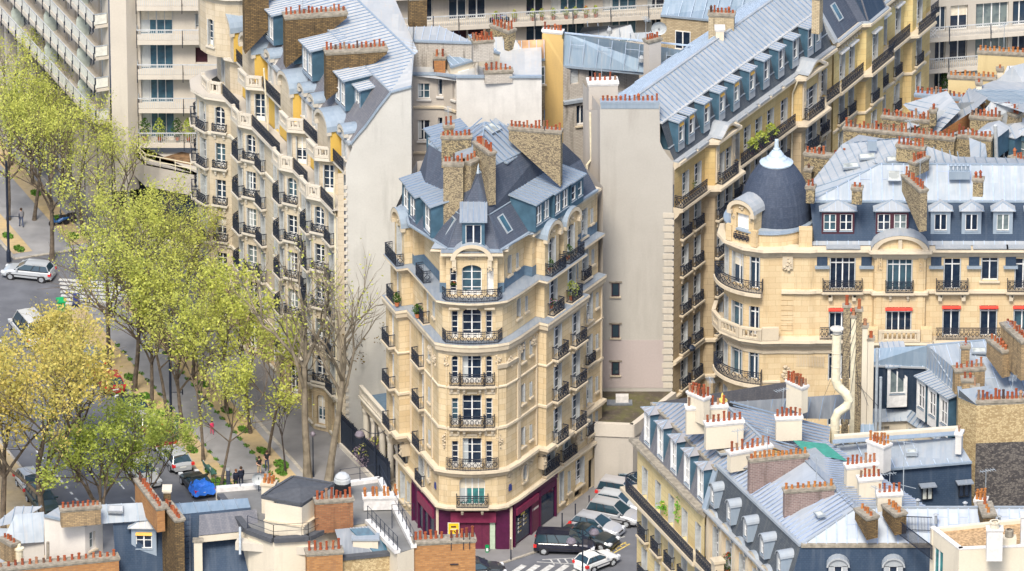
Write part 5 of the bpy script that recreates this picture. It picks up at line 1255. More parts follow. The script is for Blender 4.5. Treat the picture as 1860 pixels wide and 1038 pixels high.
# ================================================================ yellow building beyond it
def yellow_building():
    b = Bld('yellow_apartment_building', 'golden yellow stone building with dark slate pavilion roofs and a long iron balcony')
    A = V2(FF.B) + Vector((.15, .1)); B = V2(P(1690, 22, 21.)); f = Fr(A, B); L = f.L; w = lambda s, t=0: V2(f.p(s, t, 0))
    pts = [(0, 0), (L * .24, 0), (L * .26, .6), (L * .44, .6), (L * .46, 0), (L * .72, 0), (L * .74, .6), (L * .88, .6), (L * .9, 0), (L, 0)]; base = [w(*p) for p in pts]
    c1 = {0: (.35, .75), 2: (.5,), 4: (.2, .75), 6: (.5,)}
    for i in range(len(base) - 1):
        fr = Fr(base[i], base[i + 1]); ops = []
        for q in c1.get(i, ()):
            for z in (4.8, 8.1, 11.4, 14.7): ops.append(dict(s=fr.L * q, w=1.1, z=z, h=2.3, bal=(1.4, .2, .85), sh=True))
            ops.append(dict(s=fr.L * q, w=1.1, z=17.9, h=2.5, arch=.5, bal=(1.4, .2, .85)))
            ops.append(dict(s=fr.L * q, w=1.1, z=21.3, h=2.6, rec=.25))
            b.mb('cornice').fbox(fr, fr.L * q - .75, fr.L * q + .75, 0, .35, 24.0, 24.15, 'white_paint')
        wall(b, fr, -.5, 25.2, ops, 'stone_gold', bandmats=((21.1, 'stone_gold'), (26, 'stone_yellow')))
    C = b.mb('cornice'); sweep(C, base, [(-.1, 21.16), (.8, 21.1), (.82, 20.9), (.4, 20.7), (.0, 20.2)], 'stone_trim'); sweep(C, base, [(-.1, 25.4), (.5, 25.35), (.52, 25.15), (.2, 24.9), (0, 24.7)], 'stone_trim'); sweep(C, base, [(0, 17.6), (.12, 17.55), (.12, 17.4), (0, 17.3)], 'stone_trim')
    k = 0.4
    while k < L: C.fbox(f, k, k + .18, .0, .3, 24.45, 24.7, 'stone_trim'); k += .5
    ob = offs(base, .72)
    for i in range(0, 9): 
        if i in (1, 3, 5, 7): continue
        railing(b, [ob[i], ob[i + 1]], 21.16, 1.0)
    W = b.mb('wall'); e = f.p(L, 0, 0); W.quad(f.p(L, 0, -.5), f.p(L, -9, -.5), f.p(L, -9, 25.2), f.p(L, 0, 25.2), 'stone_gold')
    RF = b.mb('roof'); N_ = Vector((f.n.x, f.n.y, 0)); ZV = Vector((0, 0, 1)); lo = [Vector((p.x, p.y, 25.4)) for p in base]; hi = [p - N_ * 2.6 + ZV * 4.0 for p in lo]
    for i in range(9): RF.quad(lo[i], lo[i + 1], hi[i + 1], hi[i], 'slate')
    for i in (2, 6):      # pavilion roofs
        a, c = lo[i] + N_ * .15, lo[i + 1] + N_ * .15; u = (c - a).normalized(); tp = [a + u * .5 - N_ * 1.9 + ZV * 4.6, c - u * .5 - N_ * 1.9 + ZV * 4.6]
        RF.quad(a, c, tp[1], tp[0], 'slate_navy'); RF.quad(a - N_ * 3, a, tp[0], tp[0] - N_ * 1.5, 'slate_navy'); RF.quad(c, c - N_ * 3, tp[1] - N_ * 1.5, tp[1], 'slate_navy')
        RF.poly([tp[0], tp[1], tp[1] - N_ * 1.5, tp[0] - N_ * 1.5], 'zinc_warm'); edge(RF, a, tp[0], .1, .1, 'slate_grey'); edge(RF, c, tp[1], .1, .1, 'slate_grey')
        skylight(b, (a + c + tp[0] + tp[1]) / 4 + N_ * .1, u, (tp[0] - a - u * (tp[0] - a).dot(u)).normalized(), .8, 1.4)
    zinc(RF, [hi[0], hi[9], hi[9] - N_ * 6 + ZV * 1.2, hi[0] - N_ * 6 + ZV * 1.2], .7, 'zinc_warm', 'seam_light')
    u = Vector((f.u.x, f.u.y, 0)); v = (hi[0] - lo[0]).normalized()
    for q in (.13, .52, .62): skylight(b, f.p(L * q, -.95, 26.9), u, v, .8, 1.5)
    for z_ in (0,): edge(RF, lo[0] - u * .1 + N_ * .2, hi[0] - u * .1 + N_ * .2, .5, .3, 'zinc_light')
    for i in range(9): edge(RF, lo[i] + N_ * .3, lo[i + 1] + N_ * .3, .3, .14, 'zinc')
    chim_px(b, (1478, -6), (1492, -4), 31.5, .8, 3.0, 'brick_cream', 3)
    finish(b); return f
FG = yellow_building()
# ================================================================ the domed building on the right
def domed_building():
    b = Bld('domed_apartment_building', 'honey coloured stone building with a round corner tower under an egg shaped slate dome')
    ST = 'stone_honey'; yf = -46.4; w = lambda x, y: Vector((x, y)); cx, cy, r = 19.75, -43.1, 3.45
    X = lambda px: Q(px, 520, yf).x
    ang = [158, 186, 208, 238, 262, 285]; rot = [w(cx + r * math.cos(R(a)), cy + r * math.sin(R(a))) for a in ang]
    base = rot + [w(X(1470), yf - .1), w(X(1482), yf), w(X(1585), yf), w(X(1588), yf - .35), w(X(1680), yf - .35), w(X(1683), yf), w(X(1960), yf)]
    back = [w(cx + 6, cy + 16)]
    # (floor, next floor)
    lev = [(.0, 4.2), (4.2, 8.0), (8.0, 11.9), (11.9, 15.6), (15.6, 19.5), (19.5, 22.9)]
    for i in range(len(base) - 1):
        fr = Fr(base[i], base[i + 1])
        for li, (z0, z1) in enumerate(lev):
            ops = []; H = 2.75 if li == 5 else 2.45
            if i in (1,): ops = [dict(s=fr.L / 2, w=.95, z=z0 + .05, h=H)]
            if i == 2: ops = [dict(s=fr.L / 2, w=1.25, z=z0 + .05, h=H)]
            if i == 3: ops = [dict(s=fr.L * .5, w=.85, z=z0 + .05, h=H)]
            for o in ops: o.update(bars=-1, rec=.28, sill=False)
            if i == 7: ops = [dict(s=X(1530) - fr.A.x, w=2.0, z=z0 + .05, h=2.75 if li == 5 else 2.4, bal=(3.0, .5, .95) if li == 5 else None)]
            if i == 9: ops = [dict(s=X(1633) - fr.A.x, w=2.0, z=z0 + (.45 if li == 4 else .05), h=2.75 if li == 5 else 2.2, bal=(2.1, .35, .95) if li == 5 else None)]
            if i == 11: ops = [dict(s=X(p) - fr.A.x, w=1.35, z=z0 + (.8 if (li == 5 and p in (1797, 1920)) else .05), h=2.6 if not (li == 5 and p in (1797, 1920)) else 1.95, bal=(2.4, .5, .95) if li == 5 and p not in (1797, 1920) else None) for p in (1729, 1797, 1858, 1920)]
            for o in ops:
                o.setdefault('sill', not o.get('bal') and li == 5)
                if i >= 7: o.update(awn='canvas_red' if li == 4 else None, bars=-1, curt=False, shp=.0, frame='white_frame')
            wall(b, fr, z0, z1, ops, ST)
    W = b.mb('wall'); C = b.mb('cornice')
    f0 = Fr(w(cx - r * .93 + 5.0, cy + 12), base[0]); wall(b, f0, 0, 23, [dict(s=f0.L * q, w=1.1, z=z + .1, h=2.3) for q in (.35, .65, .9) for z in (4.2, 8, 11.9, 15.6, 19.5)], 'stone_street')
    # main balcony slab with balusters on the tower, iron elsewhere
    sweep(C, base, [(-.1, 15.7), (.85, 15.66), (.9, 15.45), (.6, 15.3), (.5, 15.05), (.15, 14.75), (0, 14.5)], 'stone_trim')
    sweep(C, base[5:], [(0, 19.6), (.25, 19.56), (.28, 19.35), (0, 19.15)], 'stone_trim')
    sweep(C, base, [(-.4, 23.2), (.55, 23.12), (.6, 22.9), (.3, 22.75), (.15, 22.4), (0, 22.2)], 'stone_trim')
    sweep(C, base[:6], [(0, 12.0), (.1, 11.95), (.1, 11.8), (0, 11.7)], 'stone_trim'); sweep(C, base, [(0, 14.5), (.12, 14.45), (.12, 14.3), (0, 14.2)], 'stone_trim')
    ob = offs(base, .8)
    balustrade(b, ob[0:5], 15.7, .95); C.fbox(Fr(ob[4], ob[5]), 0, 1.3, -.25, .06, 15.7, 16.75, 'stone_trim')
    balustrade(b, [ob[9] + w(.9, -.0), ob[10] - w(.9, 0)], 15.7, .95); f9 = Fr(ob[9], ob[10]); C.fbox(f9, 0, .85, -.6, .05, 15.7, 16.75, 'stone_honey'); C.fbox(f9, f9.L - .85, f9.L, -.6, .05, 15.7, 16.75, 'stone_honey')
    railing(b, [w(X(1490), yf - .75), w(X(1580), yf - .75)], 15.7, 1.0); railing(b, [ob[11] + w(.2, 0), ob[12]], 15.7, 1.0)
    # curved tower balconies
    for z in (11.9, 19.5):
        pr = [w(cx + (r + .7) * math.cos(R(a)), cy + (r + .7) * math.sin(R(a))) for a in range(180, 263, 9)]
        inn = [w(cx + (r + .0) * math.cos(R(a)), cy + (r + .0) * math.sin(R(a))) for a in range(180, 263, 9)]
        sweep(C, inn, [(0, z + .02), (.8, z), (.82, z - .25), (.5, z - .4), (0, z - .6)], 'stone_trim'); railing(b, [inn[0]] + pr + [inn[-1]], z + .01, 1.0)
    # rustication and consoles
    for f in (Fr(base[5], base[6]),):
        for k in range(18):
            z = 16.2 + k * .42 if k < 8 else 3.0 + (k - 8) * .42 + 5.5
            C.fbox(f, .0, .9, 0, .06, z, z + .34, ST)
        C.fbox(f, .05, .85, 0, .22, 21.4, 22.4, 'stone_trim'); carved(b, f, .45, .2, 21.6, .7, 1.5, 3); carved(b, f, .45, .05, 12.7, .9, 1.0, 5); carved(b, f, .45, .1, 12.2, .7, .6, 8)
        for k in range(18): C.fbox(f, 1.25 + k * .12, 1.3 + k * .12, 0, .05, 13.2, 14.1, 'stone_trim')
    f7 = Fr(base[7], base[8]); f9b = Fr(base[9], base[10]); f11 = Fr(base[11], base[12])
    for f, ss in ((f9b, (.35, f9b.L - .35)),):
        for s in ss:
            C.fbox(f, s - .28, s + .28, 0, .14, 22.4, 22.5, 'stone_trim'); C.fbox(f, s - .2, s + .2, 0, .08, 15.8, 22.4, ST); carved(b, f, s, .1, 21.7, .4, 1.2, int(s * 9))
            for q in (-.15, 0, .15): C.fbox(f, s + q - .03, s + q + .03, .14, .18, 21.4, 22.4, 'stone_honey')
    for f, ss in ((f7, [X(1530) - base[7].x]), (f11, [X(1729) - base[11].x, X(1858) - base[11].x])):
        for s in ss:
            for q in (-.9, .9): C.fbox(f, s + q - .15, s + q + .15, 0, .35, 18.75, 19.3, 'stone_trim')
    k = .3
    while k < f11.L: C.fbox(f11, k, k + .15, 0, .35, 14.6, 14.95, 'stone_trim'); k += .42
    # segmental pediment on the central bay
    n = 12; s = X(1633) - base[9].x
    pt = lambda a, q, t: f9b.p(s - q * 2.05 * math.cos(a), t, 23. + q * 1.25 * math.sin(a))
    RF = b.mb('roof')
    for k in range(n):
        a0, a1 = math.pi * k / n, math.pi * (k + 1) / n
        C.quad(pt(a0, 1.08, .4), pt(a1, 1.08, .4), pt(a1, .86, .4), pt(a0, .86, .4), 'stone_trim'); C.quad(pt(a0, .86, .4), pt(a1, .86, .4), pt(a1, .86, .05), pt(a0, .86, .05), 'stone_trim')
        RF.quad(pt(a0, 1.1, .42), pt(a0, 1.1, -2.2), pt(a1, 1.1, -2.2), pt(a1, 1.1, .42), 'zinc_light', True)
    W.poly([pt(math.pi * k / n, .9, .06) for k in range(n + 1)][::-1], ST); C.fbox(f9b, s - .15, s + .15, .06, .3, 23.1, 24., 'stone_trim')
    for f, ss in ((f7, [(X(1530) - base[7].x, 2.6)]), (f11, [(X(p) - base[11].x, 2.7) for p in (1729, 1797, 1858, 1920)])):
        for s, ww in ss: C.fbox(f, s - ww / 2, s + ww / 2, .0, .65, 23.2, 23.32, 'zinc_light'); C.fbox(f, s - ww / 2 + .2, s + ww / 2 - .2, 0, .45, 23., 23.2, 'stone_trim')
    for f, ss in ((f7, (.45,  f7.L - .5)), (f11, (.7, 3.6, 6.4, 9.2))):
        for s in ss: b.mb('slate_panel').fbox(f, s - .4, s + .4, .0, .1, 21.6, 22.9, 'slate_navy'); C.fbox(f, s - .55, s + .55, 0, .3, 21.4, 21.58, 'flash')
    # tower attic: round-headed stone dormer, low parapet
    tw = [w(cx + (r - .05) * math.cos(R(a)), cy + (r - .05) * math.sin(R(a))) for a in range(150, 341, 10)]
    for a, c in zip(tw[:-1], tw[1:]): wall(b, Fr(a, c), 23.1, 24.2, [], ST)
    sweep(C, tw, [(-.3, 24.32), (.12, 24.3), (.14, 24.18), (0, 24.1)], 'flash')
    RF.lathe((cx, cy, 24.2), [(r - .05, 0), (2.6, .15)], 'zinc', 30)
    fd = Fr(w(cx + r * math.cos(R(212)), cy + r * math.sin(R(212))), w(cx + r * math.cos(R(258)), cy + r * math.sin(R(258))))
    arch_bay(b, fd, fd.L * .42, 2.1, .25, 2.4, 23.15, 25.8, .8, [dict(s=fd.L * .42, w=1.15, z=23.5, h=2.1, kind='blind', frame='white_paint', arch=.0)], ST, 'zinc_light', .2)
    railing(b, [fd.p(fd.L * .42 - .7, .4, 0), fd.p(fd.L * .42 + .7, .4, 0)], 23.5, .4)
    for sg in (-1, 1): C.fbox(fd, fd.L * .42 + sg * 1.15 - .25, fd.L * .42 + sg * 1.15 + .25, .1, .42, 23.2, 24.5, ST); carved(b, fd, fd.L * .42 + sg * .8, .3, 25.2, .3, .5, 3)
    carved(b, fd, fd.L * .42, .32, 26.1, .5, .5, 9)
    C.box(X(1462) - .5, X(1462) + .5, yf - .15, yf + .6, 23.1, 24.6, ST)
    # dome
    dc = Vector((X(1410) + .0, cy + .1, 23.7)); prof = [(2.72, 0), (2.8, .7), (2.76, 1.5), (2.62, 2.3), (2.37, 3.1), (2.02, 3.85), (1.62, 4.45), (1.2, 4.95)]
    D = MB(); D.lathe(dc, prof, 'slate_dome', 40); D.build('dome', b.e)
    Fm = MB(); Fm.lathe(dc + Vector((0, 0, 4.9)), [(1.15, -.05), (1.28, .06), (1.3, .16), (1.05, .26), (.85, .42), (.8, .52), (.6, .68), (.56, .8), (.38, 1.05), (.27, 1.15), (.25, 1.28), (.19, 1.32), (.14, 2.0), (0, 2.02)], 'zinc_white', 24); Fm.build('dome_finial', b.e)
    # main roof
    zg = 23.4; E0, E1 = P(1478, 428, zg), P(1960, 413, zg); E0.y = E1.y = yf + .5
    K0, K1 = Vector((E0.x - .3, yf + 1.9, 26.1)), Vector((E1.x, yf + 1.9, 26.1))
    RF.quad(E0, E1, K1, K0, 'slate_navy'); zinc(RF, [Vector((E0.x - 1, yf, 23.25)), Vector((E1.x, yf, 23.25)), E1, E0], .8, 'zinc_light', 'seam_light', .04)
    Rg0, Rg1 = P(1597, 298, 28.2), P(1960, 300, 28.2)
    zinc(RF, [K0, K1, Rg1, Rg0, ], .85, 'zinc', 'seam_mid', .06, .085, cross=2.2); zinc(RF, [P(1462, 342, 26.5), K0, Rg0], .7, 'zinc', 'zinc_blue', .05, .05)
    zinc(RF, [Rg0, Rg1, Rg1 + Vector((0, 5, -1.6)), Rg0 + Vector((-4, 6, -1.6))], .8, 'zinc_light', 'zinc_blue', .05); edge(RF, K0, K1, .2, .14, 'flash'); edge(RF, Rg0, Rg1, .16, .12, 'flash'); edge(RF, Rg0, K0, .12, .08, 'flash')
    kw = dict(kind='hip', roofm='zinc_light', cheekm='flash', rise=.45, over=.2, wz=.5)
    for px, n_, ww in ((1521, 2, 2.5), (1619, 2, 2.5), (1707, 1, 1.5), (1763, 1, 1.5), (1820, 1, 1.5), (1880, 1, 1.5)):
        dormer(b, Vector((X(px), yf + .75, 23.65)), 0, ww, 2.15, 2.4, nwin=n_, ww=.95, wh=1.35, frontm='wood_dark' if n_ == 2 else 'flash', bars=1 if n_ == 2 else 0, **kw)
    chim_px(b, (1645, 320), (1678, 348), 29.6, .6, 1.2, 'rubble', 8, depthb=3.3, tall=0); chim_px(b, (1548, 342), (1566, 343), 28.3, .6, 1.2, 'rubble_dark', 2); chim_px(b, (1768, 326), (1786, 327), 29.6, .6, 1.3, 'rubble_dark', 2, tall=2); chim_px(b, (1465, 340), (1480, 341), 27.7, .6, 1.2, 'rubble_dark', 2)
    skylight(b, P(1624, 320, 27.8), (1, 0, 0), (Rg1 - K1).normalized(), 1.0, .9, .12, 'zinc', 'glass_screen')
    v = MB(); c = P(1743, 320, 27.9); v.box(c.x - .8, c.x + .8, c.y, c.y + .4, c.z - .3, c.z + .35, 'flash'); [v.lathe(c + Vector((-.65 + k * .32, .2, .3)), [(.1, 0), (.1, .35), (.16, .5), (0, .6)], 'flash', 8) for k in range(5)]; v.build('roof_vent', b.e)
    finish(b); return f11
slatem('slate_dome', (.05, .07, .115), (.075, .095, .14), (.03, .04, .06), (.09, .11, .15)); plain('zinc_white', (.42, .50, .56), .5)
FH = domed_building()

# ================================================================ roofs crowded behind the domed building
def roofs_behind():
    def rf(b, px, zs, m='zinc_light', gap=.62, seam='zinc_blue'): zinc(b.mb('roof'), [P(x, y, z) for (x, y), z in zip(px, zs)], gap, m, seam, .06, .05)
    b = Bld('zinc_roofed_house', 'house of pale ribbed zinc roofs and rubble chimney walls right behind the slate dome')
    p = [(1462, 340), (1600, 300), (1640, 248), (1530, 250)]
    rf(b, [(1462, 345), (1600, 303), (1645, 252), (1530, 262)], (26.5, 28, 29, 28)); rf(b, [(1600, 303), (1755, 318), (1738, 285), (1645, 252)], (28, 26.8, 27.3, 29)); 
    rf(b, [(1530, 262), (1645, 252), (1668, 262), (1560, 245)], (28, 29, 28, 27), 'zinc_light')
    f = Fr(P(1462, 345, 24.5), P(1755, 312, 24.5)); wall(b, f, 6, 24.2, [], 'stucco_beige')
    kw = dict(psc=1.1)
    chim_px(b, (1463, 279), (1551, 290), 27.2, .7, 2.4, 'rubble_dark', 12, gaps=(5, 6), **kw); chim_px(b, (1630, 264), (1680, 270), 29.6, .6, 1.2, 'rubble_dark', 7, **kw); chim_px(b, (1657, 298), (1682, 286), 29.2, .6, 1.0, 'rubble', 6, rows=1)
    chim_px(b, (1463, 308), (1475, 309), 26.4, .6, 1.2, 'rubble', 1, tall=2); chim_px(b, (1697, 290), (1709, 291), 26.4, .6, 1.2, 'rubble', 0)
    v = MB(); c = P(1584, 268, 28.9); v.box(c.x - .35, c.x + .35, c.y, c.y + .3, c.z - .3, c.z + .5, 'flash'); v.build('roof_vent', b.e)
    for x, y, z in ((1575, 285, 28.2), (1545, 302, 27.8), (1625, 290, 28.4)): skylight(b, P(x, y, z), (1, .2, 0), Vector((-.1, 1, .25)).normalized(), 1.3, .7, .12, 'zinc', 'glass_screen')
    dormer(b, P(1716, 298, 23.4), -.9, 1.6, 1.9, 2.5, 'hip', .8, 1.2, 'zinc_light', 'flash', nwin=1, wz=.4, rise=.4)
    finish(b)
    b = Bld('chimney_walled_house', 'house with two long stepped rubble chimney walls crowned by dozens of red pots')
    rf(b, [(1765, 318), (1795, 300), (1790, 262), (1760, 250)], (25.5, 26.5, 27, 27.), 'zinc'); rf(b, [(1640, 236), (1700, 222), (1720, 200), (1660, 205)], (25.5, 25.5, 26.5, 26), 'zinc_light'); rf(b, [(1700, 245), (1745, 200), (1720, 165), (1640, 190)], (25, 26, 26.5, 25.5), 'zinc_light')
    chim_px(b, (1534, 232), (1735, 252), 26.4, .8, 2.0, 'rubble_dark', 26, depthb=3.4, **kw); chim_px(b, (1604, 211), (1696, 221), 25.8, .8, 1.6, 'rubble_dark', 13, **kw); chim_px(b, (1738, 246), (1802, 252), 26.4, .8, 1.6, 'rubble_dark', 8, depthb=4.5, **kw)
    chim_px(b, (1763, 212), (1819, 216), 26.2, .7, 1.2, 'rubble_dark', 8, depthb=2.5, **kw); chim_px(b, (1825, 200), (1851, 211), 26.2, .7, 2.5, 'rubble', 5, **kw); chim_px(b, (1840, 285), (1870, 300), 26.5, .8, 2.5, 'rubble_gold', 5, **kw)
    f = Fr(P(1534, 320, 24), P(1800, 330, 24)); wall(b, f, 6, 24, [], 'stucco_beige')
    dormer(b, P(1772, 300, 23.2), -.5, 1.7, 1.7, 2.5, 'hip', .8, 1.1, 'zinc_light', 'cheek', nwin=1, wz=.4, rise=.4); dormer(b, P(1789, 288, 24.2), -.5, 1.7, 1.9, 2.5, 'hip', .8, 1.1, 'zinc_light', 'cheek', nwin=1, wz=.4, rise=.4)
    b.mb('flue_pipe').tube([P(1810, 300, 24), P(1808, 228, 27.6)], .16, 'shutter_grey')
    finish(b)
    b = Bld('hip_roofed_house', 'house at the right edge with a broad pale hipped zinc roof')
    rf(b, [(1700, 245), (1770, 200), (1795, 178), (1760, 160)], (24, 26, 27, 25.5)); rf(b, [(1745, 255), (1870, 250), (1850, 190), (1800, 185)], (24.0, 24.0, 27, 27)); rf(b, [(1760, 165), (1800, 185), (1860, 205), (1870, 120)], (25.5, 27, 27, 25.5)); rf(b, [(1790, 165), (1880, 190), (1880, 110), (1840, 120)], (24.5, 24.5, 27, 27))
    f = Fr(P(1700, 300, 22), P(1890, 300, 22)); wall(b, f, 6, 22, [], 'stucco_beige'); dormer(b, P(1822, 298, 22.8), -.6, 2.0, 2.4, 3.0, 'hip', .9, 1.5, 'zinc_light', 'cheek', nwin=1, wz=.4, rise=.5); dormer(b, P(1860, 298, 22.8), -.6, 2.0, 2.4, 3.0, 'hip', .9, 1.5, 'zinc_light', 'cheek', nwin=1, wz=.4, rise=.5)
    finish(b)
    b = Bld('red_brick_gabled_house', 'house with a patched red brick gable edged in blue zinc under a row of pots')
    chim_px(b, (1663, 171), (1788, 183), 24.4, .8, 3.6, 'brick_red', 15, cap='flash', capo=.05, depthb=2.6, **kw); chim_px(b, (1690, 201), (1701, 202), 27, .5, 1.2, 'rubble_dark', 1, tall=2)
    f = Fr(P(1663, 230, 24), P(1790, 240, 24)); wall(b, f, 6, 21.3, [], 'stucco_cream'); rf(b, [(1700, 212), (1790, 205), (1775, 185), (1700, 190)], (24.8, 24.8, 26, 26), 'zinc_light')
    finish(b)
    b = Bld('yellow_chimneyed_house', 'pale yellow house walls topped by orange pots below the trellis balconies')
    for (a, c, n, z, d) in (((1723, 139), (1808, 143), 10, 25.5, 2.2), ((1777, 94), (1870, 99), 11, 25.5, 3.5)): chim_px(b, a, c, z, .7, d, 'stucco_ochre_pale', n, pot='terracotta_orange', tall=1)
    rf(b, [(1810, 165), (1880, 150), (1880, 118), (1830, 120)], (24, 24, 25.5, 25.5)); f = Fr(P(1720, 190, 23), P(1890, 200, 23)); wall(b, f, 4, 22.5, [], 'stucco_ochre_pale'); chim_px(b, (1811, 127), (1822, 127), 26, .5, 2, 'stucco_cream', 1); chim_px(b, (1698+75, 152), (1783, 152), 26, .5, 1.5, 'stucco_cream', 1)
    finish(b)
stucco('stucco_ochre_pale', (.62, .50, .27), (.4, .3, .16), .5)
roofs_behind()

# ================================================================ foreground right: building on the corner of the side street
def front_right():
    b = Bld('cream_corner_building', 'cream building with grey ribbed zinc roof, white chimneys and tall hooded dormers in front')
    zg = 20.0; A, B = V2(P(1158, 801, zg)), V2(P(1335, 985, zg)); f = Fr(A, B); sE = (1281 - 1158) / (1335 - 1158) * f.L; u3 = Vector((f.u.x, f.u.y, 0)); n3 = Vector((f.n.x, f.n.y, 0)); ops = []
    px_s = lambda px: (px - 1158) / 177. * f.L
    for k in range(5):
        s = 1.55 + k * 2.6
        for z in (16.05, 12.8, 9.5, 6.2): ops.append(dict(s=s, w=1.1, z=z, h=2.4, bal=None if z > 16 else (1.5, .3, 1.0), shp=.04, rec=.35))
    wall(b, f, -.5, zg, ops, 'stone_yellow_pale', 0, sE); C = b.mb('cornice')
    sweep(C, [f.p(-.0, -2, 0), f.p(0, 0, 0), f.p(sE, 0, 0)], [(-.4, zg + .12), (.5, zg + .06), (.52, zg - .15), (.2, zg - .35), (0, zg - .6)], 'cap_stone')
    sweep(C, [f.p(-.1, -2, 0), f.p(-.1, 0, 0), f.p(sE, 0, 0)], [(0, 16.05), (.95, 16.0), (.97, 15.75), (.5, 15.55), (0, 15.1)], 'stone_trim')
    railing(b, [f.p(-.7, -1.6, 0), f.p(-.95, 0, 0), f.p(-.6, .7, 0), f.p(0, .9, 0), f.p(sE, .9, 0)], 16.05, 1.0)
    W = b.mb('wall'); g = f.p; W.quad(g(0, -13, -.5), g(0, 0, -.5), g(0, 0, zg), g(0, -13, zg), 'stone_gold')
    RF = b.mb('roof'); z1 = 23.1; e0, e1 = g(.5, -.9, z1), g(sE, -.9, z1)
    RF.quad(g(.0, -.1, zg + .1), g(sE, -.1, zg + .1), e1, e0, 'slate_grey'); RF.quad(g(0, -12, zg + .1), g(0, -.1, zg + .1), e0, g(.5, -12, z1), 'slate_grey')
    rA, rB = P(1321, 738, 25.2), P(1397, 808, 25.2)
    zinc(RF, [e1, e0, P(1240, 734, 23.9), rA, rB, P(1360, 850, 24.2)], .52, 'zinc_mauve', 'seam', .07, .05); 
    zinc(RF, [rB + Vector((4.0, -2.0, -1.4)), rA + Vector((7.5, -.5, -1.4)), rA, rB], .52, 'zinc_mauve', 'seam', .07, .05); edge(RF, e0, e1, .25, .16, 'cap_stone'); edge(RF, rA, rB, .18, .12, 'zinc'); edge(RF, e0, P(1240, 734, 23.9), .15, .1, 'zinc')
    zinc(RF, [P(1321, 740, 24.2), P(1420, 760, 23.6), P(1545, 762, 23.4), P(1542, 716, 25.2), P(1323, 731, 24.8)][::1], .9, 'zinc_dark', 'seam'); 
    for k in range(5):
        dormer(b, g(1.55 + k * 2.6, -.12, zg + .25), f.ang, 1.2, 2.75, 1.3, 'hip', .85, 2.2, 'zinc_mauve', 'cheek', 'white_frame', wz=.25, rise=.3, over=.2)
    cw = dict(cap='cap_white', mat='stucco_cream', tall=0, psc=1.1)
    chim_px(b, (1246, 741), (1320, 737), 26.4, .6, 2.0, n=7, **cw); chim_px(b, (1281, 771), (1349, 765), 26.2, .6, 1.9, n=7, **cw); chim_px(b, (1409, 760), (1456, 758), 26.4, .6, 1.7, n=6, **cw); chim_px(b, (1324, 824), (1400, 810), 25.2, .6, 1.4, n=8, **cw)
    chim_px(b, (1254, 712), (1284, 725), 27.4, .6, 2.0, n=6, rows=2, **cw); chim_px(b, (1434, 692), (1462, 705), 27.4, .6, 2.0, n=6, rows=2, **cw)
    ya = MB(); c = P(1312, 728, 26.6); ya.lathe(c, [(.4, 0), (.36, .08), (.12, .2), (.06, .6), (0, .62)], 'yellow_paint', 10); ya.build('roof_vent', b.e)
    skylight(b, P(1312, 822, 24.0), u3, Vector((.9, -.3, .25)).normalized(), .9, .7, .12, 'zinc', 'cap_stone')
    finish(b)
    # ---- neighbour with the arched stone dormers and the bright zinc roof
    b = Bld('bright_zinc_roofed_building', 'corner building with a bright silver zinc roof, brick chimneys and little round zinc dormers'); W = b.mb('wall'); C = b.mb('cornice'); RF = b.mb('roof')
    L2 = sE + 21; cA = g(sE, 0, 0); cB = g(L2, 0, 0)
    ops = [dict(s=sE + 1.1 + 2.5 * k, w=1.05, z=z, h=2.6, bal=None, shp=.04, rec=.35) for k in range(8) for z in (12.6, 9.3)] 
    wall(b, f, -.5, 16.0, ops, 'stone_honey', sE, L2); fb = Fr(g(sE, -.45, 0), g(L2, -.45, 0))
    wall(b, fb, 16., 20.3, [dict(s=1.1 + 2.5 * k, w=1.15, z=16.1, h=3.0, arch=.4) for k in range(8)], 'stone_honey')
    sweep(C, [g(sE, 0, 0), g(L2, 0, 0)], [(-.5, 16.1), (.75, 16.05), (.77, 15.8), (.4, 15.5), (0, 15.1)], 'stone_trim'); railing(b, [g(sE + .1, .7, 0), g(sE + 3.2, .7, 0)], 16.1, 1.0)
    for s in (sE + 3.3, sE + 6.2): C.fbox(f, s, s + .7, .1, .8, 16.1, 17.6, 'stone_trim'); C.fbox(f, s - .1, s + .8, .0, .9, 17.6, 17.8, 'stone_trim')
    railing(b, [g(sE + 4.0, .7, 0), g(sE + 6.2, .7, 0)], 16.1, 1.0)
    for k in range(8):
        s = 1.1 + 2.5 * k; n = 8
        for q in range(n):
            a0, a1 = math.pi * q / n, math.pi * (q + 1) / n; pt = lambda a, r_, t: fb.p(s - r_ * math.cos(a), t, 19.4 + r_ * math.sin(a))
            C.quad(pt(a0, 1.05, .3), pt(a1, 1.05, .3), pt(a1, .8, .3), pt(a0, .8, .3), 'stone_trim'); C.quad(pt(a0, .8, .3), pt(a1, .8, .3), pt(a1, .8, 0), pt(a0, .8, 0), 'stone_trim'); RF.quad(pt(a0, 1.07, .32), pt(a0, 1.07, -.8), pt(a1, 1.07, -.8), pt(a1, 1.07, .32), 'zinc', True)
        C.fbox(fb, s - 1.15, s - .75, 0, .3, 16.1, 19.4, 'stone_trim')
    SF = Fr(P(1455, 991, 23.3), P(1760, 991, 23.3)); c0 = P(1455, 991, 23.3); c1 = Vector((c0.x + 14, c0.y, 23.3)); t0 = P(1303, 846, 23.3)
    lo = [g(sE, -.2, 19.9), Vector((c0.x - 1.0, c0.y - .6, 19.6)), Vector((c1.x, c0.y - .9, 19.6))]; hi = [t0, c0, c1]
    RF.quad(lo[0], lo[1], hi[1], hi[0], 'slate_street'); RF.quad(lo[1], lo[2], hi[2], hi[1], 'slate_navy'); edge(RF, hi[0], hi[1], .3, .2, 'zinc'); edge(RF, hi[1], hi[2], .3, .25, 'cap_stone'); edge(RF, g(sE, -.1, 20.1), lo[1] + Vector((0, 0, .4)), .5, .16, 'zinc_light')
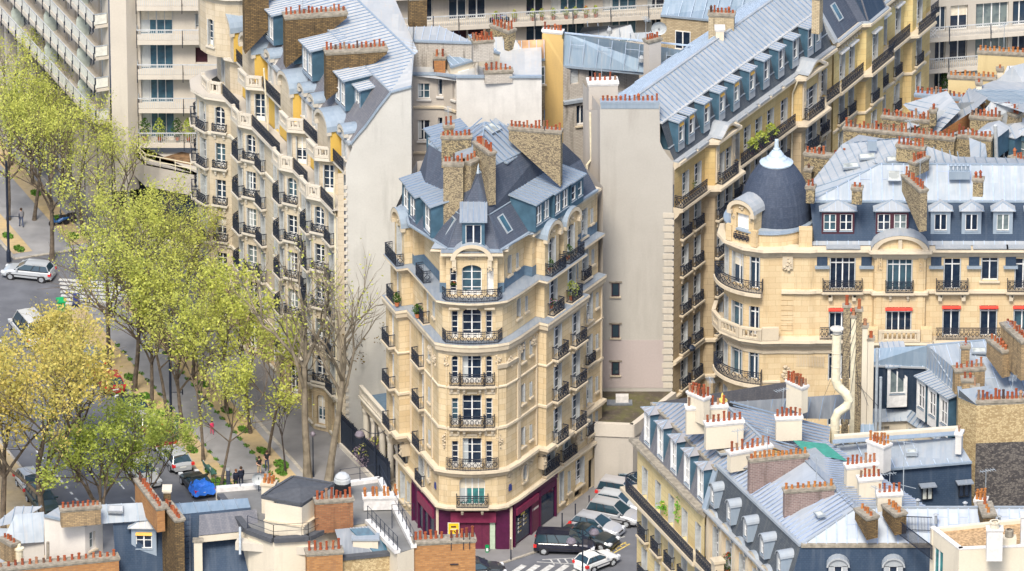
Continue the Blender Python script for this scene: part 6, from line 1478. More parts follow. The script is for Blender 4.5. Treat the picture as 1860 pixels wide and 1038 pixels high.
    W.quad(Vector((lo[1].x, lo[1].y, -.5)), Vector((lo[2].x, lo[2].y, -.5)), lo[2], lo[1], 'stone_honey'); edge(RF, t0, g(sE, .0, 20.1), .5, .2, 'flash')
    q = P(1459, 828, 25.6); h = P(1555, 922, 25.2); h2 = Vector((h.x + 15, h.y, h.z)); tl = P(1331, 838, 23.6)
    zinc(RF, [c0, t0, tl, q, h], .5, 'zinc_bright', 'seam_mid', .06, .05); zinc(RF, [c0, c1, h2, h], .72, 'zinc_bright', 'seam_mid', .06, .085, cross=1.9); edge(RF, c0, h, .16, .1, 'zinc'); edge(RF, h, h2, .22, .14, 'zinc'); edge(RF, q, h, .5, .08, 'zinc_slateblue')
    up = Vector((0, 0, .05))
    zinc(RF, [P(1690, 925, 24.2), P(1500, 800, 24.2), P(1463, 812, 24.5), q, h], .45, 'zinc_light', 'seam_mid', .06, .045)
    RF.poly([P(1462, 822, 24.9), P(1540, 838, 24.6), P(1500, 806, 24.8), P(1440, 800, 25.0)], 'net_green')
    for k, (x, y) in enumerate(((1313, 918), (1341, 946), (1373, 976), (1405, 1008), (1436, 1038))):
        dd = (Vector(lo[1]) - Vector(lo[0])); an = math.atan2(dd.y, dd.x); s_ = (.08 + .21 * k); pos = lo[0] + dd * s_ + n3 * .12; pos.z = 20.8
        dormer(b, pos, an, .8, 1.45, 1.2, 'arch', .45, 1.05, 'zinc', 'flash', 'zinc_light', wz=.3, rise=.38, over=.1)
    for px in (1520, 1620): dormer(b, Vector((P(px, 1000, 22).x, lo[1].y - .1, 20.4)), 0, 1.35, 1.6, 1.4, 'arch', .6, 1.2, 'zinc', 'flash', 'zinc_light', wz=.4, rise=.65, over=.15)
    vw = dict(mat='brick_violet', pot='terracotta_orange', tall=1, psc=1.15)
    chim_px(b, (1360, 836), (1466, 826), 25.9, .6, 2.6, n=13, depthb=.6, **vw); chim_px(b, (1424, 892), (1514, 885), 25.6, .6, 2.4, n=9, depthb=1.1, **vw)
    vw['mat'] = 'brick_brown'; chim_px(b, (1563, 925), (1585, 942), 25.8, .9, .7, n=4, depthb=1.6, **vw); chim_px(b, (1613, 918), (1636, 936), 25.8, .9, .7, n=4, depthb=1.5, **vw); chim_px(b, (1788, 915), (1797, 938), 25.8, .9, .7, n=3, depthb=1.5, **vw)
    chim_px(b, (1536, 848), (1592, 842), 26.6, .7, 1.9, n=7, **cw); chim_px(b, (1559, 871), (1600, 868), 26.4, .7, 1.9, n=5, **cw); chim_px(b, (1593, 898), (1637, 896), 26.2, .7, 1.8, n=5, **cw)
    for x, y in ((1500, 912), (1489, 935)): skylight(b, P(x, y, 24.7), u3, Vector((.93, -.1, .25)).normalized(), .8, .6, .12, 'zinc', 'glass_screen')
    for x, y in ((1667, 915), (1753, 920), (1815, 945), (1700, 942)): v = MB(); c = P(x, y, 25); v.lathe(c, [(.1, -.4), (.1, .25), (.2, .28), (0, .42)], 'zinc_light', 8); v.build('roof_vent', b.e)
    mm = MB(); m0 = P(1640, 925, 24.2); m1 = m0 + Vector((0, 0, 5.2)); mm.tube([m0, m1], .035, 'pipe_grey')
    for k in range(9): mm.bar(m1 + Vector((-1.3 + .25 * k, 0, .1 - .04 * k)), m1 + Vector((-1.3 + .25 * k, .5, .1 - .04 * k)), .02, .02, 'pipe_grey')
    mm.bar(m1 + Vector((-1.4, .25, .12)), m1 + Vector((1.0, .25, -.25)), .03, .03, 'pipe_grey'); mm.bar(m0 + Vector((-.6, 0, 2)), m0 + Vector((.9, 0, 1.6)), .03, .03, 'pipe_grey'); mm.build('aerial', b.e)
    finish(b)
stone('stone_yellow_pale', (.76, .62, .33), (.68, .53, .25), (.46, .36, .19), (.52, .4, .22), stainamt=.3)
front_right()

def slate_yard():
    b = Bld('navy_slate_house', 'house clad in navy slate with a pale zinc roof and two small black framed windows'); RF = b.mb('roof'); W = b.mb('wall')
    e0, e1 = P(1611, 853, 23.6), P(1765, 840, 23.6); r0, r1 = P(1515, 808, 23.9), P(1738, 796, 24.3)
    zinc(RF, [e0, e1, r1, r0], 1.0, 'zinc', 'seam_light', .06, .05); edge(RF, e0, e1, .2, .16, 'flash'); RF.quad(P(1500, 855, 23.2), e0, r0, P(1490, 812, 23.4), 'zinc')
    fr = Fr((e0.x, e0.y + .25), (e1.x, e1.y + .25)); RF.quad(fr.p(-4, 0.5, 18), fr.p(fr.L, .5, 18), fr.p(fr.L, 0, 23.55), fr.p(-4, 0, 23.55), 'slate_navy'); wall(b, fr, -.5, 18, [], 'stucco_beige', -4, fr.L)
    for px in (1683, 1750):
        s = (px - 1611) / 154. * fr.L; window(b, fr, dict(s=s, w=.8, z=21.0, h=1.1, rec=-.42, bars=0, sh=False, frame='dark', sill=False, glass='glass_screen' if px < 1700 else 'glass')); RF.fbox(fr, s - .6, s + .6, .2, .9, 22.15, 22.25, 'zinc_slateblue')
    pa = MB(); pa.boxv(P(1515, 806, 24.2), P(1740, 790, 24.2) - P(1515, 806, 24.2), Vector((0, .4, 0)), Vector((0, 0, .55)), 'stucco_cream'); pa.boxv(P(1515, 806, 24.75) - Vector((.1, .1, 0)), P(1740, 790, 24.2) - P(1515, 806, 24.2) + Vector((.2, 0, 0)), Vector((0, .6, 0)), Vector((0, 0, .08)), 'flash'); pa.build('parapet', b.e)
    cw = dict(cap='cap_white', mat='stucco_white', pot='terracotta_orange', tall=0, psc=1.1); chim_px(b, (1582, 800), (1612, 812), 26.1, .8, 2.0, n=5, rows=2, **cw); chim_px(b, (1737, 787), (1748, 788), 25.6, .7, 1.5, n=1, tall=3, cap='cap_white', mat='stucco_white')
    skylight(b, P(1656, 824, 24.1), (1, 0, 0), Vector((0, .95, .15)).normalized(), .8, .6, .25, 'pipe_grey', 'glass_screen'); chim_px(b, (1772, 908), (1792, 910), 25.0, .8, 1.5, n=3, rows=2, **cw)
    finish(b)
    b = Bld('tall_brick_party_wall', 'tall party wall of golden rubble and blackened brick under a row of red pots', 'party wall'); W = b.mb('wall')
    c0, c1, c2 = P(1741, 722, 25.8), P(1774, 737, 25.8), P(1880, 733, 25.8); fa, fb = Fr(c0, c1), Fr(c1, c2); wall(b, fa, 8, 25.8, [], 'rubble_gold'); wall(b, fb, 8, 22.8, [], 'rubble_black'); wall(b, fb, 22.8, 25.8, [], 'rubble_gold', 0, fb.L, 0)
    W.poly([c2, c2 + Vector((0, 2, 0)), c0 + Vector((0, 2, 0)), c0, c1][::-1], 'flash'); W.quad(Vector((c0.x, c0.y + 2, 8)), Vector((c0.x, c0.y, 8)), c0, c0 + Vector((0, 2, 0)), 'rubble_gold')
    zinc(b.mb('roof'), [c1 + Vector((0, 0, .05)), c0 + Vector((0, 0, .05)), P(1742, 708, 27), P(1800, 700, 26.5)], .6, 'zinc', 'seam')
    chimney(b, c1 + Vector((0, .4, 0)), c2 + Vector((0, .4, 0)), .7, 25, 25.95, 'rubble_gold', 14, psc=1.15)
    finish(b)
    b = Bld('courtyard_slate_building', 'blue slate courtyard building with one tall dormer and three ribbed shed dormers'); RF = b.mb('roof'); rm = 'zinc'
    z = 23.6
    a0, a1, a2, a3 = P(1568, 664, z), P(1682, 668, z), P(1745, 722, z), P(1880, 712, z); t0, t1, t2 = P(1572, 634, 24.4), P(1684, 628, 25.4), P(1880, 610, 25.4)
    zinc(RF, [a0, a1, t1, t0], .8, 'zinc_blue', 'seam_light'); zinc(RF, [a1, a2, P(1770, 700, 25.2), t1], .5, rm, 'seam'); zinc(RF, [a2, a3, t2, t1], .95, rm, 'seam_light', cross=2.2); edge(RF, t1, t2, .18, .12, 'flash'); edge(RF, a0, a1, .2, .14, 'zinc_light'); edge(RF, a1, a2, .2, .14, 'zinc_light')
    dn = Vector((0, -.9, -3.6)); b0, b1, b2 = P(1578, 742, 19.8), P(1655, 745, 19.8), P(1735, 800, 19.8)
    RF.quad(b0, b1, a1, a0, 'slate_navy'); RF.quad(b1, b2, a2, a1, 'slate_navy')
    s0, s1, s2 = P(1582, 768, 19.2), P(1646, 765, 19.2), P(1700, 800, 19.2); zinc(RF, [s0, s1, b1, b0], .5, rm, 'seam'); zinc(RF, [s1, s2, b2, b1], .5, rm, 'seam')
    f = Fr(s0 + Vector((0, .3, 0)), s1 + Vector((0, .3, 0))); wall(b, f, -.5, 19.1, [dict(s=1.0, w=.8, z=16.6, h=2.1, bars=1, sh=False), dict(s=2.4, w=.8, z=16.6, h=2.1, bars=1, sh=False)], 'stucco_cream'); f = Fr(s1 + Vector((0, .3, 0)), s2 + Vector((0, .3, 0))); wall(b, f, -.5, 19.1, [dict(s=.8, w=.8, z=16.6, h=2.1, bars=1)], 'stucco_cream')
    kw = dict(kind='shed', roofm='zinc_light', cheekm='cheek', over=.18)
    dormer(b, P(1629, 740, 20.3), .12, 1.5, 3.3, 3.0, ww=1.1, wh=2.0, wz=1.1, frontm='white_frame', rise=.6, bars=0, **kw)
    d = (b2 - b1); an = math.atan2(d.y, d.x)
    for x, y in ((1672, 762), (1692, 776), (1713, 791)): dormer(b, P(x, y, 20.2), an, 1.25, 3.2, 3.2, ww=.85, wh=1.9, wz=.9, frontm='white_frame', rise=.4, **kw)
    br = dict(mat='brick_cream_dark')
    chim_px(b, (1733, 672), (1787, 668), 26.4, .8, 1.8, n=6, **br); chim_px(b, (1747, 690), (1768, 690), 26.4, .7, 1.6, n=2, **br); chim_px(b, (1764, 704), (1778, 704), 26.0, .6, 1.5, n=1, **br); chim_px(b, (1746, 630), (1761, 630), 26.8, .7, 1.5, n=1, **br); chim_px(b, (1800, 617), (1829, 640), 27.0, .7, 1.3, n=6, depthb=2, **br); chim_px(b, (1843, 640), (1870, 640), 26.6, .8, 1.5, n=3, **br); chim_px(b, (1828, 588), (1866, 622), 28.6, .9, 3, n=9, **br)
    skylight(b, P(1778, 638, 25.2), (1, -.05, 0), Vector((0, .95, .2)).normalized(), 1.1, .7, .12, 'zinc', 'glass_screen')
    finish(b)
    # tall flues rising from a courtyard
    b = Bld('flue_stack', 'cluster of tall rubble flues tied with wires beside the thick cream pipe', 'chimney stack')
    base = P(1550, 800, 22.5); B0 = P(1548, 800, 20)
    for dx, dz0, wd, m in ((-.55, 8.2, .5, 'rubble'), (-.05, 7.4, .35, 'pipe_cream'), (.35, 7.9, .45, 'rubble'), (.8, 6.6, .4, 'stucco_cream'), (1.25, 5.6, .45, 'stucco_cream')):
        c = MB(); c.box(B0.x + dx - wd / 2, B0.x + dx + wd / 2, B0.y, B0.y + .5, 10, 22.4 + dz0, m); c.box(B0.x + dx - wd / 2 - .08, B0.x + dx + wd / 2 + .08, B0.y - .08, B0.y + .58, 22.4 + dz0, 22.55 + dz0, 'cap_stone'); o = c.build('chimney', b.e); put(m_pot(rp.choice([0, 1, 3]), 'terracotta'), 'chimney_pot', o, (B0.x + dx, B0.y + .25, 22.55 + dz0))
    wr = b.mb('wires')
    for k in range(7): a = B0 + Vector((.2, 0, 10 - k * .9)); wr.tube([a, B0 + Vector((-2.4 + k * .7, -.5, 3))], .015, 'iron', 4)
    for dx, z0, z1 in ((1.7, 14, 27.5), (2.0, 14, 25.2)): b.mb('pipes').tube([B0 + Vector((dx, -.3, z0 - 20)), B0 + Vector((dx, -.3, z1 - 20))], .11, 'pipe_grey')
    zinc(b.mb('roof'), [P(1562, 800, 20.5), P(1590, 800, 20.5), P(1580, 700, 23.2), P(1568, 690, 23.5)], .5, 'zinc_blue', 'seam_light')
    finish(b)
    o = MB(); p0 = P(1516, 805, 22.6); sc = 22.3; yy = p0.y
    pts = [Q(1516, 812, yy), Q(1517, 762, yy), Q(1522, 750, yy), Q(1538, 738, yy), Q(1542, 728, yy), Q(1537, 716, yy), Q(1522, 702, yy), Q(1518, 690, yy), Q(1520, 608, yy)]
    o.tube(pts, .34, 'pipe_cream', 16)
    for z_ in (640, 665, 780): q = Q(1518.5, z_, yy); o.lathe(q, [(.36, -.04), (.38, 0), (.36, .04)], 'pipe_cream', 16)
    q = Q(1520, 606, yy); o.lathe(q, [(.3, 0), (.3, .3), (.5, .32), (.5, .42), (0, .5)], 'iron_light', 14); tag(o.build('flue_pipe'), 'thick cream flue pipe with a dog leg bend and a flat cap', 'flue pipe')
brickm('brick_cream_dark', (.42, .30, .16), (.26, .19, .11), (.2, .15, .1))
slate_yard()
def beige_modern():
    b = Bld('beige_modern_house', 'modern beige building with a gravel roof, white chimney blocks and green glazing'); W = b.mb('wall'); z = 26.0
    q = [P(1690, 966, z), P(1742, 1006, z), P(1880, 1000, z), P(1880, 946, z)]; W2 = [V2(p) for p in q]
    for a, c in ((0, 1), (1, 2)):
        f = Fr(W2[a], W2[c]); ops = [dict(s=1.2 + k * 1.5, w=1.3, z=z - 3.2, h=2.3, glass='glass_teal', sill=False, sh=False, bars=0, rec=.1) for k in range(int(f.L / 1.5) - 1)] if a == 0 else []
        wall(b, f, -.5, z + .3, ops, 'stucco_cream'); W.fbox(f, 0, f.L, -.35, .03, z + .3, z + .38, 'cap_white')
    W.fbox(Fr(W2[3], W2[0]), 0, (W2[3] - W2[0]).length, -.35, 0, z - 1, z + .3, 'stucco_cream'); b.mb('roof').poly([Vector((p.x, p.y, z + .05)) for p in W2], 'gravel')
    for x, y, w_, h in ((1806, 1020, 1.1, 2.3), (1868, 1000, 1.1, 2.5)): c = P(x, y, z); m = MB(); m.box(c.x - w_ / 2, c.x + w_ / 2, c.y, c.y + .8, z, z + h, 'cap_white'); m.box(c.x - w_ / 2 - .06, c.x + w_ / 2 + .06, c.y - .06, c.y + .86, z + h, z + h + .08, 'stucco_white'); o = m.build('chimney', b.e); k = MB(); k.lathe((c.x, c.y + .4, z + h + .08), [(.32, 0), (.32, .35), (.38, .4), (.38, .5), (.25, .5)], 'stucco_cream', 12); k.build('chimney_pot', o)
    c = P(1833, 1000, z); m = MB(); m.box(c.x - .5, c.x + .5, c.y, c.y + .7, z, z + .9, 'stucco_cream'); m.lathe((c.x, c.y + .35, z + .9), [(.3, 0), (.3, .5), (.2, .55)], 'cap_stone', 12); m.build('roof_vent', b.e)
    ts = P(1640, 1040, 22.0); t = MB(); fr = Fr((ts.x - .5, ts.y + 2.5), (ts.x + 2.2, ts.y + 2.3)); fl = Fr((ts.x - .7, ts.y + 2.6), (ts.x + 1.9, ts.y - 2.5))
    rail_run(t, fr.p(0, 0, 24.1), fr.p(2.6, 0, 24.1), 1.1, 'iron', .1, False); rail_run(t, fl.p(0, 0, 24.1), fl.p(fl.L, 0, 24.1), 1.1, 'iron', .1, False); t.build('terrace_railing', b.e)
    finish(b)
plain('gravel', (.42, .28, .15), .95, var=.4, sc=5)
beige_modern()
# ================================================================ roofs along the bottom left
def bottom_left():
    # flat-roofed block with penthouse
    b = Bld('flat_roofed_block', 'flat grey roofed block with white parapets, thin railings and a cream penthouse'); W = b.mb('wall'); RF = b.mb('roof'); z = 20.
    out = [P(400, 905, z), P(450, 968, z), P(497, 985, z), P(560, 981, z), P(600, 962, z), P(668, 950, z), P(722, 1006, z), P(752, 996, z), P(690, 874, z), P(618, 884, z), P(480, 884, z), P(392, 893, z)]
    RF.poly([p for p in out], 'roof_felt'); n = len(out)
    for i in range(n):
        a, c = out[i], out[(i + 1) % n]; f = Fr(a, c); W.quad(f.p(0, 0, -.5), f.p(f.L, 0, -.5), f.p(f.L, 0, z - .02), f.p(0, 0, z - .02), 'stucco_cream')
    def kerb(pts, m, w_, h, zz=z):
        k = MB()
        for a, c in zip(pts[:-1], pts[1:]): k.bar(a + Vector((0, 0, h / 2)), c + Vector((0, 0, h / 2)), w_, h, m)
        k.build('parapet', b.e)
    kerb(out[0:5], 'dark_felt', .5, .35); kerb([out[5], out[6]], 'cap_white', .45, .3); kerb([out[7], out[8], out[9]], 'cap_white', .4, .3); kerb([P(392, 893, z), P(480, 886, z)], 'cap_white', .45, .35)
    inner = [P(640, 955, z + .05), P(668, 947, z + .05)]
    rl = MB()
    def thin(pts, h=1.05, post=1.3):
        r = MB()
        for a, c in zip(pts[:-1], pts[1:]):
            L = (c - a).length; k = max(1, int(L / post))
            for i in range(k + 1): q = a + (c - a) * (i / k); r.bar(q, q + Vector((0, 0, h)), .05, .05, 'iron')
            for hh in (h, h * .5): r.bar(a + Vector((0, 0, hh)), c + Vector((0, 0, hh)), .025, .025, 'iron')
        r.build('railing', b.e)
    up = Vector((0, 0, .3)); thin([out[7] + up, out[8] + up, out[9] + up]); thin([out[1] + up, out[2] + up, out[3] + up, out[4] + up]); thin([out[5] + up, out[6] + up], 1.05, .75); thin([P(392, 895, z) + up, P(480, 888, z) + up], 1.0, 1.2); thin([P(712, 960, z), P(712, 940, z), P(752, 938, z)], 1.0, .8)
    # penthouse
    pz = z + 2.5; p = [P(481, 911, pz), P(548, 922, pz), P(572, 905, pz), P(520, 888, pz)]; pf = [Fr(p[0], p[1]), Fr(p[1], p[2])]; 
    for f in pf: wall(b, f, z, pz, [], 'stucco_cream'); W.fbox(f, 0, f.L, 0, .12, z + .05, z + 1.0, 'stucco_cream'); W.fbox(f, -.02, f.L + .05, 0, .22, z + 1.0, z + 1.12, 'stone_trim')
    rr = [P(476, 903, pz), P(547, 917, pz), P(606, 880, pz), P(532, 867, pz), P(494, 890, pz)]; ap = P(545, 885, pz + .5)
    for i in range(5): RF.poly([rr[i] , rr[(i + 1) % 5], ap], 'dark_felt')
    for i in range(5): edge(RF, rr[i], rr[(i + 1) % 5], .2, .22, 'dark_felt')
    chim_px(b, (572, 911), (640, 906), z + 2.5, .7, 2.4, 'brick_brown_red', 8, psc=1.15, tall=0); 
    chim_px(b, (477, 878), (500, 880), z + 2.2, .8, 2.2, 'stucco_cream', 3, rows=2, cap='stone_trim', psc=1.1, pot='terracotta_orange'); chim_px(b, (660, 903), (722, 901), z + 1.0, .8, .9, 'cap_white', 9, rows=2, cap='cap_white', psc=1.05, pot='terracotta_orange', gaps=(1, 4, 7))
    v = MB(); c = P(622, 903, z); v.lathe(c, [(.62, 0), (.62, 1.1), (.55, 1.15), (.55, 1.6)], 'dark', 18); v.lathe(c + Vector((0, 0, 1.2)), [(.6, 0), (.6, .25), (.5, .5), (.3, .68), (0, .74)], 'shutter_grey', 18); v.build('roof_extractor', b.e)
    v = MB(); c = P(470, 893, z); 
    for i in range(14):
        a0, a1 = i * 6.283 / 14, (i + 1) * 6.283 / 14; cc = c + Vector((0, 0, 1.1)); q = lambda a, r_, d: cc + Vector((r_ * math.cos(a), -d, r_ * math.sin(a)))
        v.quad(q(a0, .5, .25), q(a1, .5, .25), q(a1, .25, .05), q(a0, .25, .05), 'shutter_grey', True); v.poly((q(a0, .25, .05), q(a1, .25, .05), cc), 'shutter_grey')
    v.bar(c, c + Vector((0, 0, 1.1)), .06, .06, 'iron'); v.build('dish_aerial', b.e)
    # patent glazing and the rubble gable below
    fr = MB(); g0, g1, g2, g3 = P(622, 1008, 19.3), P(716, 1003, 19.3), P(668, 956, 20.8), P(608, 962, 20.6); fr.quad(g0, g1, g2, g3, 'zinc_dark')
    for k in range(7): fr.bar(g1 + (g0 - g1) * (k * .07), g2 + (g3 - g2) * (k * .09), .07, .09, 'zinc_light'); 
    fr.boxv(g1 + (g0 - g1) * .04, (g2 - g1) * .9, (g0 - g1) * .35, Vector((0, 0, .08)), 'glass_blue'); fr.build('roof_glazing', b.e)
    c = P(664, 996, 19.6); m = MB(); m.box(c.x - .9, c.x + .9, c.y, c.y + 1, 18, 20.2, 'stucco_cream'); m.box(c.x - 1, c.x + 1, c.y - .1, c.y + 1.1, 20.2, 20.32, 'zinc'); m.build('roof_hatch', b.e)
    # curved glazed front
    f = Fr(P(452, 1003, 18.4), P(575, 1012, 18.4)); wall(b, f, -.5, 19.3, [dict(s=1.0 + .55, w=2.4, z=15.9, h=2.2, glass='glass_screen', bars=0, sh=False), dict(s=5.0, w=.9, z=15.6, h=2.6, kind='blind', frame='shutter_grey')], 'paint_white'); b.mb('cornice').fbox(f, -.8, f.L, 0, .9, 18.9, 19.5, 'stone_trim_pale')
    finish(b)
    b = Bld('brick_chimney_gable', 'gable of golden rubble between two orange brick chimney stacks with red pots', 'house gable'); W = b.mb('wall')
    chimney(b, P(750, 984, 20.2), P(862, 978, 20.2), 1.0, -.5, 20.2, 'brick_orange', 12, psc=1.2, pot='terracotta', tall=0, gaps=(6,)); chimney(b, P(556, 1004, 20.0), P(621, 1000, 20.0), .9, -.5, 20.0, 'brick_orange', 6, psc=1.15, tall=0)
    f = Fr(P(621, 1018, 19.2), P(751, 1005, 19.2)); wall(b, f, -.5, 19.2, [], 'rubble_gold'); W.fbox(f, 0, f.L, -.4, .12, 19.2, 19.45, 'dark_felt')
    lad = MB(); f2 = Fr(P(750, 984, 20.2), P(862, 978, 20.2))
    for k in range(5): lad.fbox(f2, 2.6, 3.2, .56, .62, 16.0 + k * .62, 16.06 + k * .62, 'iron')
    for s in (.6 * f2.L, .8 * f2.L, .9 * f2.L): lad.fbox(f2, s, s + .05, .5, .56, 19.6, 21.0, 'iron')
    lad.build('rungs', b.e); c = P(765, 1030, 17.5); m = MB(); m.box(c.x - .7, c.x + .7, c.y - 1, c.y, 12, 17.6, 'cap_white'); m.lathe((c.x, c.y - .5, 17.6), [(.7, 0), (.6, .25), (0, .4)], 'cap_white', 12); m.build('white_flue', b.e)
    finish(b)
    b = Bld('slate_fronted_house', 'house with a steep navy slate roof and an iron roof ladder between brown chimney walls'); RF = b.mb('roof')
    t0, t1 = P(322, 935, 20.5), P(455, 922, 20.5); d0, d1 = P(322, 1100, 15.2), P(470, 1095, 15.2); RF.quad(d0, d1, t1, t0, 'slate_navy'); W = b.mb('wall'); wf = Fr(d0, d1); W.quad(wf.p(0, 0, -.5), wf.p(wf.L, 0, -.5), d1, d0, 'stucco_cream'); zinc(RF, [t0, t1, P(450, 905, 20.6), P(318, 915, 20.6)], 1., 'zinc_blue', 'flash')
    s_ = (d0 - t0).normalized(); hh = MB(); a = P(362, 943, 20.3); u_ = (t1 - t0).normalized(); nn = Vector((0, -.7, .3))
    hh.quad(a + nn * 1.3 + s_ * 1.2, a + nn * 1.3 + s_ * 1.2 + u_ * 4.4, a + u_ * 4.2 - s_ * .3, a - s_ * .3, 'slate_grey'); hh.boxv(a + nn * 1.2 + s_ * 1.25, u_ * 4.3, Vector((0, 0, -.5)), Vector((0, .4, 0)), 'stucco_cream'); hh.build('slate_hood', b.e)
    ld = MB(); l0 = P(334, 936, 20.7)
    for off in (0, .45): ld.bar(l0 + u_ * off, l0 + u_ * off + s_ * 6, .04, .04, 'iron')
    for k in range(14): ld.bar(l0 + s_ * (.4 * k), l0 + u_ * .45 + s_ * (.4 * k), .03, .03, 'iron')
    ld.build('roof_ladder', b.e)
    chimney(b, P(302, 915, 21.8), P(326, 946, 21.8), .7, 8, 21.8, 'brick_brown', 11, psc=1.0, tall=1); chimney(b, P(252, 872, 22.2), P(292, 925, 22.2), .6, 20.4, 22.2, 'brick_orange', 12, psc=1.0, rows=1)
    chim_px(b, (297, 889), (310, 889), 22.6, .8, 1.8, 'brick_brown', 0, cap='stucco_cream'); m = MB(); c = P(360, 990, 19.2); m.box(c.x - .3, c.x + .3, c.y - .4, c.y, 17, 19.6, 'stucco_cream'); m.box(c.x - .38, c.x + .38, c.y - .48, c.y + .08, 19.6, 19.75, 'cap_stone'); m.build('small_flue', b.e); b.mb('vent_pipe').tube([P(436, 1008, 19), P(436, 958, 20.5)], .09, 'pipe_grey')
    finish(b)
    b = Bld('orange_blind_house', 'small slate roofed house with one zinc dormer under an orange blind'); RF = b.mb('roof')
    t0, t1 = P(205, 952, 20.0), P(302, 945, 20.); d0, d1 = P(212, 1050, 16.2), P(330, 1045, 16.2); RF.quad(d0, d1, t1, t0, 'slate_navy'); zinc(RF, [P(183, 952, 20.2), P(292, 944, 20.2), P(283, 912, 21.2), P(183, 917, 21.2)], 1.1, 'zinc', 'flash', .07, .07); W = b.mb('wall'); wf = Fr(d0, d1); W.quad(wf.p(0, 0, -.5), wf.p(wf.L, 0, -.5), d1, d0, 'stucco_cream')
    skylight(b, P(210, 926, 21), (1, -.04, 0), Vector((0, .95, .2)).normalized(), 1.1, .8, .15, 'zinc_light', 'zinc_warm')
    dormer(b, P(262, 1014, 17.4), -.03, 1.8, 2.4, 2.2, 'hip', 1.15, 1.3, 'zinc_warm', 'flash', wz=.75, rise=.45, bars=1, blind='canvas_orange', over=.25); chim_px(b, (110, 926), (182, 920), 21.8, .6, 1.3, 'brick_cream_dark', 8, tall=1)
    W.box(d1.x - .2, d1.x + 2, d1.y, d1.y + 1, -.5, 15.8, 'paint_white'); finish(b)
    b = Bld('white_gabled_house', 'white rendered house with a ribbed pale zinc roof in the lower left corner'); RF = b.mb('roof'); z = 20.0
    r = [P(80, 937, z + .9), P(155, 955, z), P(187, 940, z), P(112, 918, z + .9)]; zinc(RF, [r[1], r[2], r[3], r[0]], .7, 'zinc_light', 'flash', .06, .05, off=.2); f1 = Fr(P(80, 938, z + .8), P(154, 956, z)); f2 = Fr(P(154, 956, z), P(186, 942, z))
    W = b.mb('wall'); a, c = f1.p(0, 0, 0), f1.p(f1.L, 0, 0); W.quad(f1.p(0, 0, -.5), f1.p(f1.L, 0, -.5), f1.p(f1.L, 0, z - .05), f1.p(0, 0, z + .8), 'paint_white'); wall(b, f2, -.5, z - .05, [dict(s=f2.L * .42, w=.6, z=z - 2.1, h=1.4, bars=1, sh=False), dict(s=f2.L * .5, w=.7, z=z - 5.2, h=1.6, bars=1, sh=False)], 'paint_white'); edge(RF, r[0], r[1], .16, .16, 'flash'); edge(RF, r[1], r[2], .16, .12, 'flash')
    zinc(RF, [P(0, 990, 17.5), P(80, 985, 17.5), P(80, 930, 19.3), P(28, 935, 19.2)], .7, 'zinc', 'flash'); zinc(RF, [P(-20, 960, 18), P(30, 950, 18.6), P(78, 920, 19.4), P(30, 920, 19)], .7, 'zinc_light', 'flash'); f3 = Fr(P(25, 985, 17.4), P(80, 985, 17.4)); wall(b, f3, -.5, 17.4, [], 'paint_white')
    zinc(RF, [P(-30, 1040, 16), P(30, 1010, 16.5), P(20, 960, 18), P(-30, 960, 18)], .6, 'zinc', 'flash'); chim_px(b, (6, 978), (28, 990), 18.8, .7, 1.5, 'brick_cream_dark', 4, tall=1); m = MB(); c = P(35, 1018, 17.5); m.lathe(c, [(.3, -3), (.3, .8), (.38, .85), (.38, 1.0), (.15, 1.05), (.15, 1.3), (0, 1.4)], 'pipe_cream', 12); m.build('flue_pipe', b.e)
    finish(b)
    b = Bld('orange_brick_wall', 'low orange brick chimney wall with a long row of pots at the bottom left corner', 'chimney wall')
    chimney(b, P(-30, 1036, 18.2), P(214, 1012, 18.2), .8, -.5, 18.2, 'brick_orange', 19, psc=1.1, tall=1, gaps=(0,)); 
    m = b.mb('rungs')
    for k in range(4): 
        c = P(118, 1034, 17.0); m.box(c.x - .25, c.x + .25, c.y - 1.0, c.y - .95, 15.5 + k * .5, 15.56 + k * .5, 'iron')
    b.mb('flue').tube([P(87, 1020, 18), P(87, 985, 19.6)], .12, 'cap_stone')
    finish(b)
plain('roof_felt', (.17, .17, .165), .95, var=.2, sc=.5); plain('dark_felt', (.075, .08, .09), .9); plain('steel_white', (.68, .70, .72), .35, .3)
brickm('brick_brown_red', (.36, .17, .08), (.24, .10, .05), (.2, .13, .08))
bottom_left()
# ================================================================ ground, avenue, street
plain('asphalt', (.125, .13, .145), .85, var=.16, sc=.5); plain('asphalt_walk', (.20, .195, .195), .88, var=.1, sc=.7); plain('path_grey', (.27, .265, .265), .9, var=.1, sc=.8)
m, t_, b_ = newmat('dirt', .95, 0, .1); tc_ = N(t_, 'ShaderNodeTexCoord'); n1_ = noise(t_, tc_.outputs['Object'], .35, 5.); n2_ = noise(t_, tc_.outputs['Object'], 2.2, 5.)
k_ = mix(t_, ramp(t_, n1_, [(.35, 0.), (.65, 1.)]), (.50, .37, .19), (.40, .32, .21)); k_ = mix(t_, ramp(t_, n2_, [(.45, 0.), (.75, .7)]), k_, (.33, .26, .15)); t_.links.new(k_, b_.inputs[0])
plain('kerb', (.36, .33, .28), .9, var=.2); plain('grass_green', (.10, .22, .03), .95, var=.5, sc=4)
O_ = Vector((-13.58, -32.34)); NA = Vector((-.932, -.363))
def AV(t, s, z=0.): p = O_ + NA * t + UA * s; return Vector((p.x, p.y, z))
g = MB(); g.quad((-500, -300, 0), (500, -300, 0), (500, 900, 0), (-500, 900, 0), 'asphalt'); structure('ground', g)
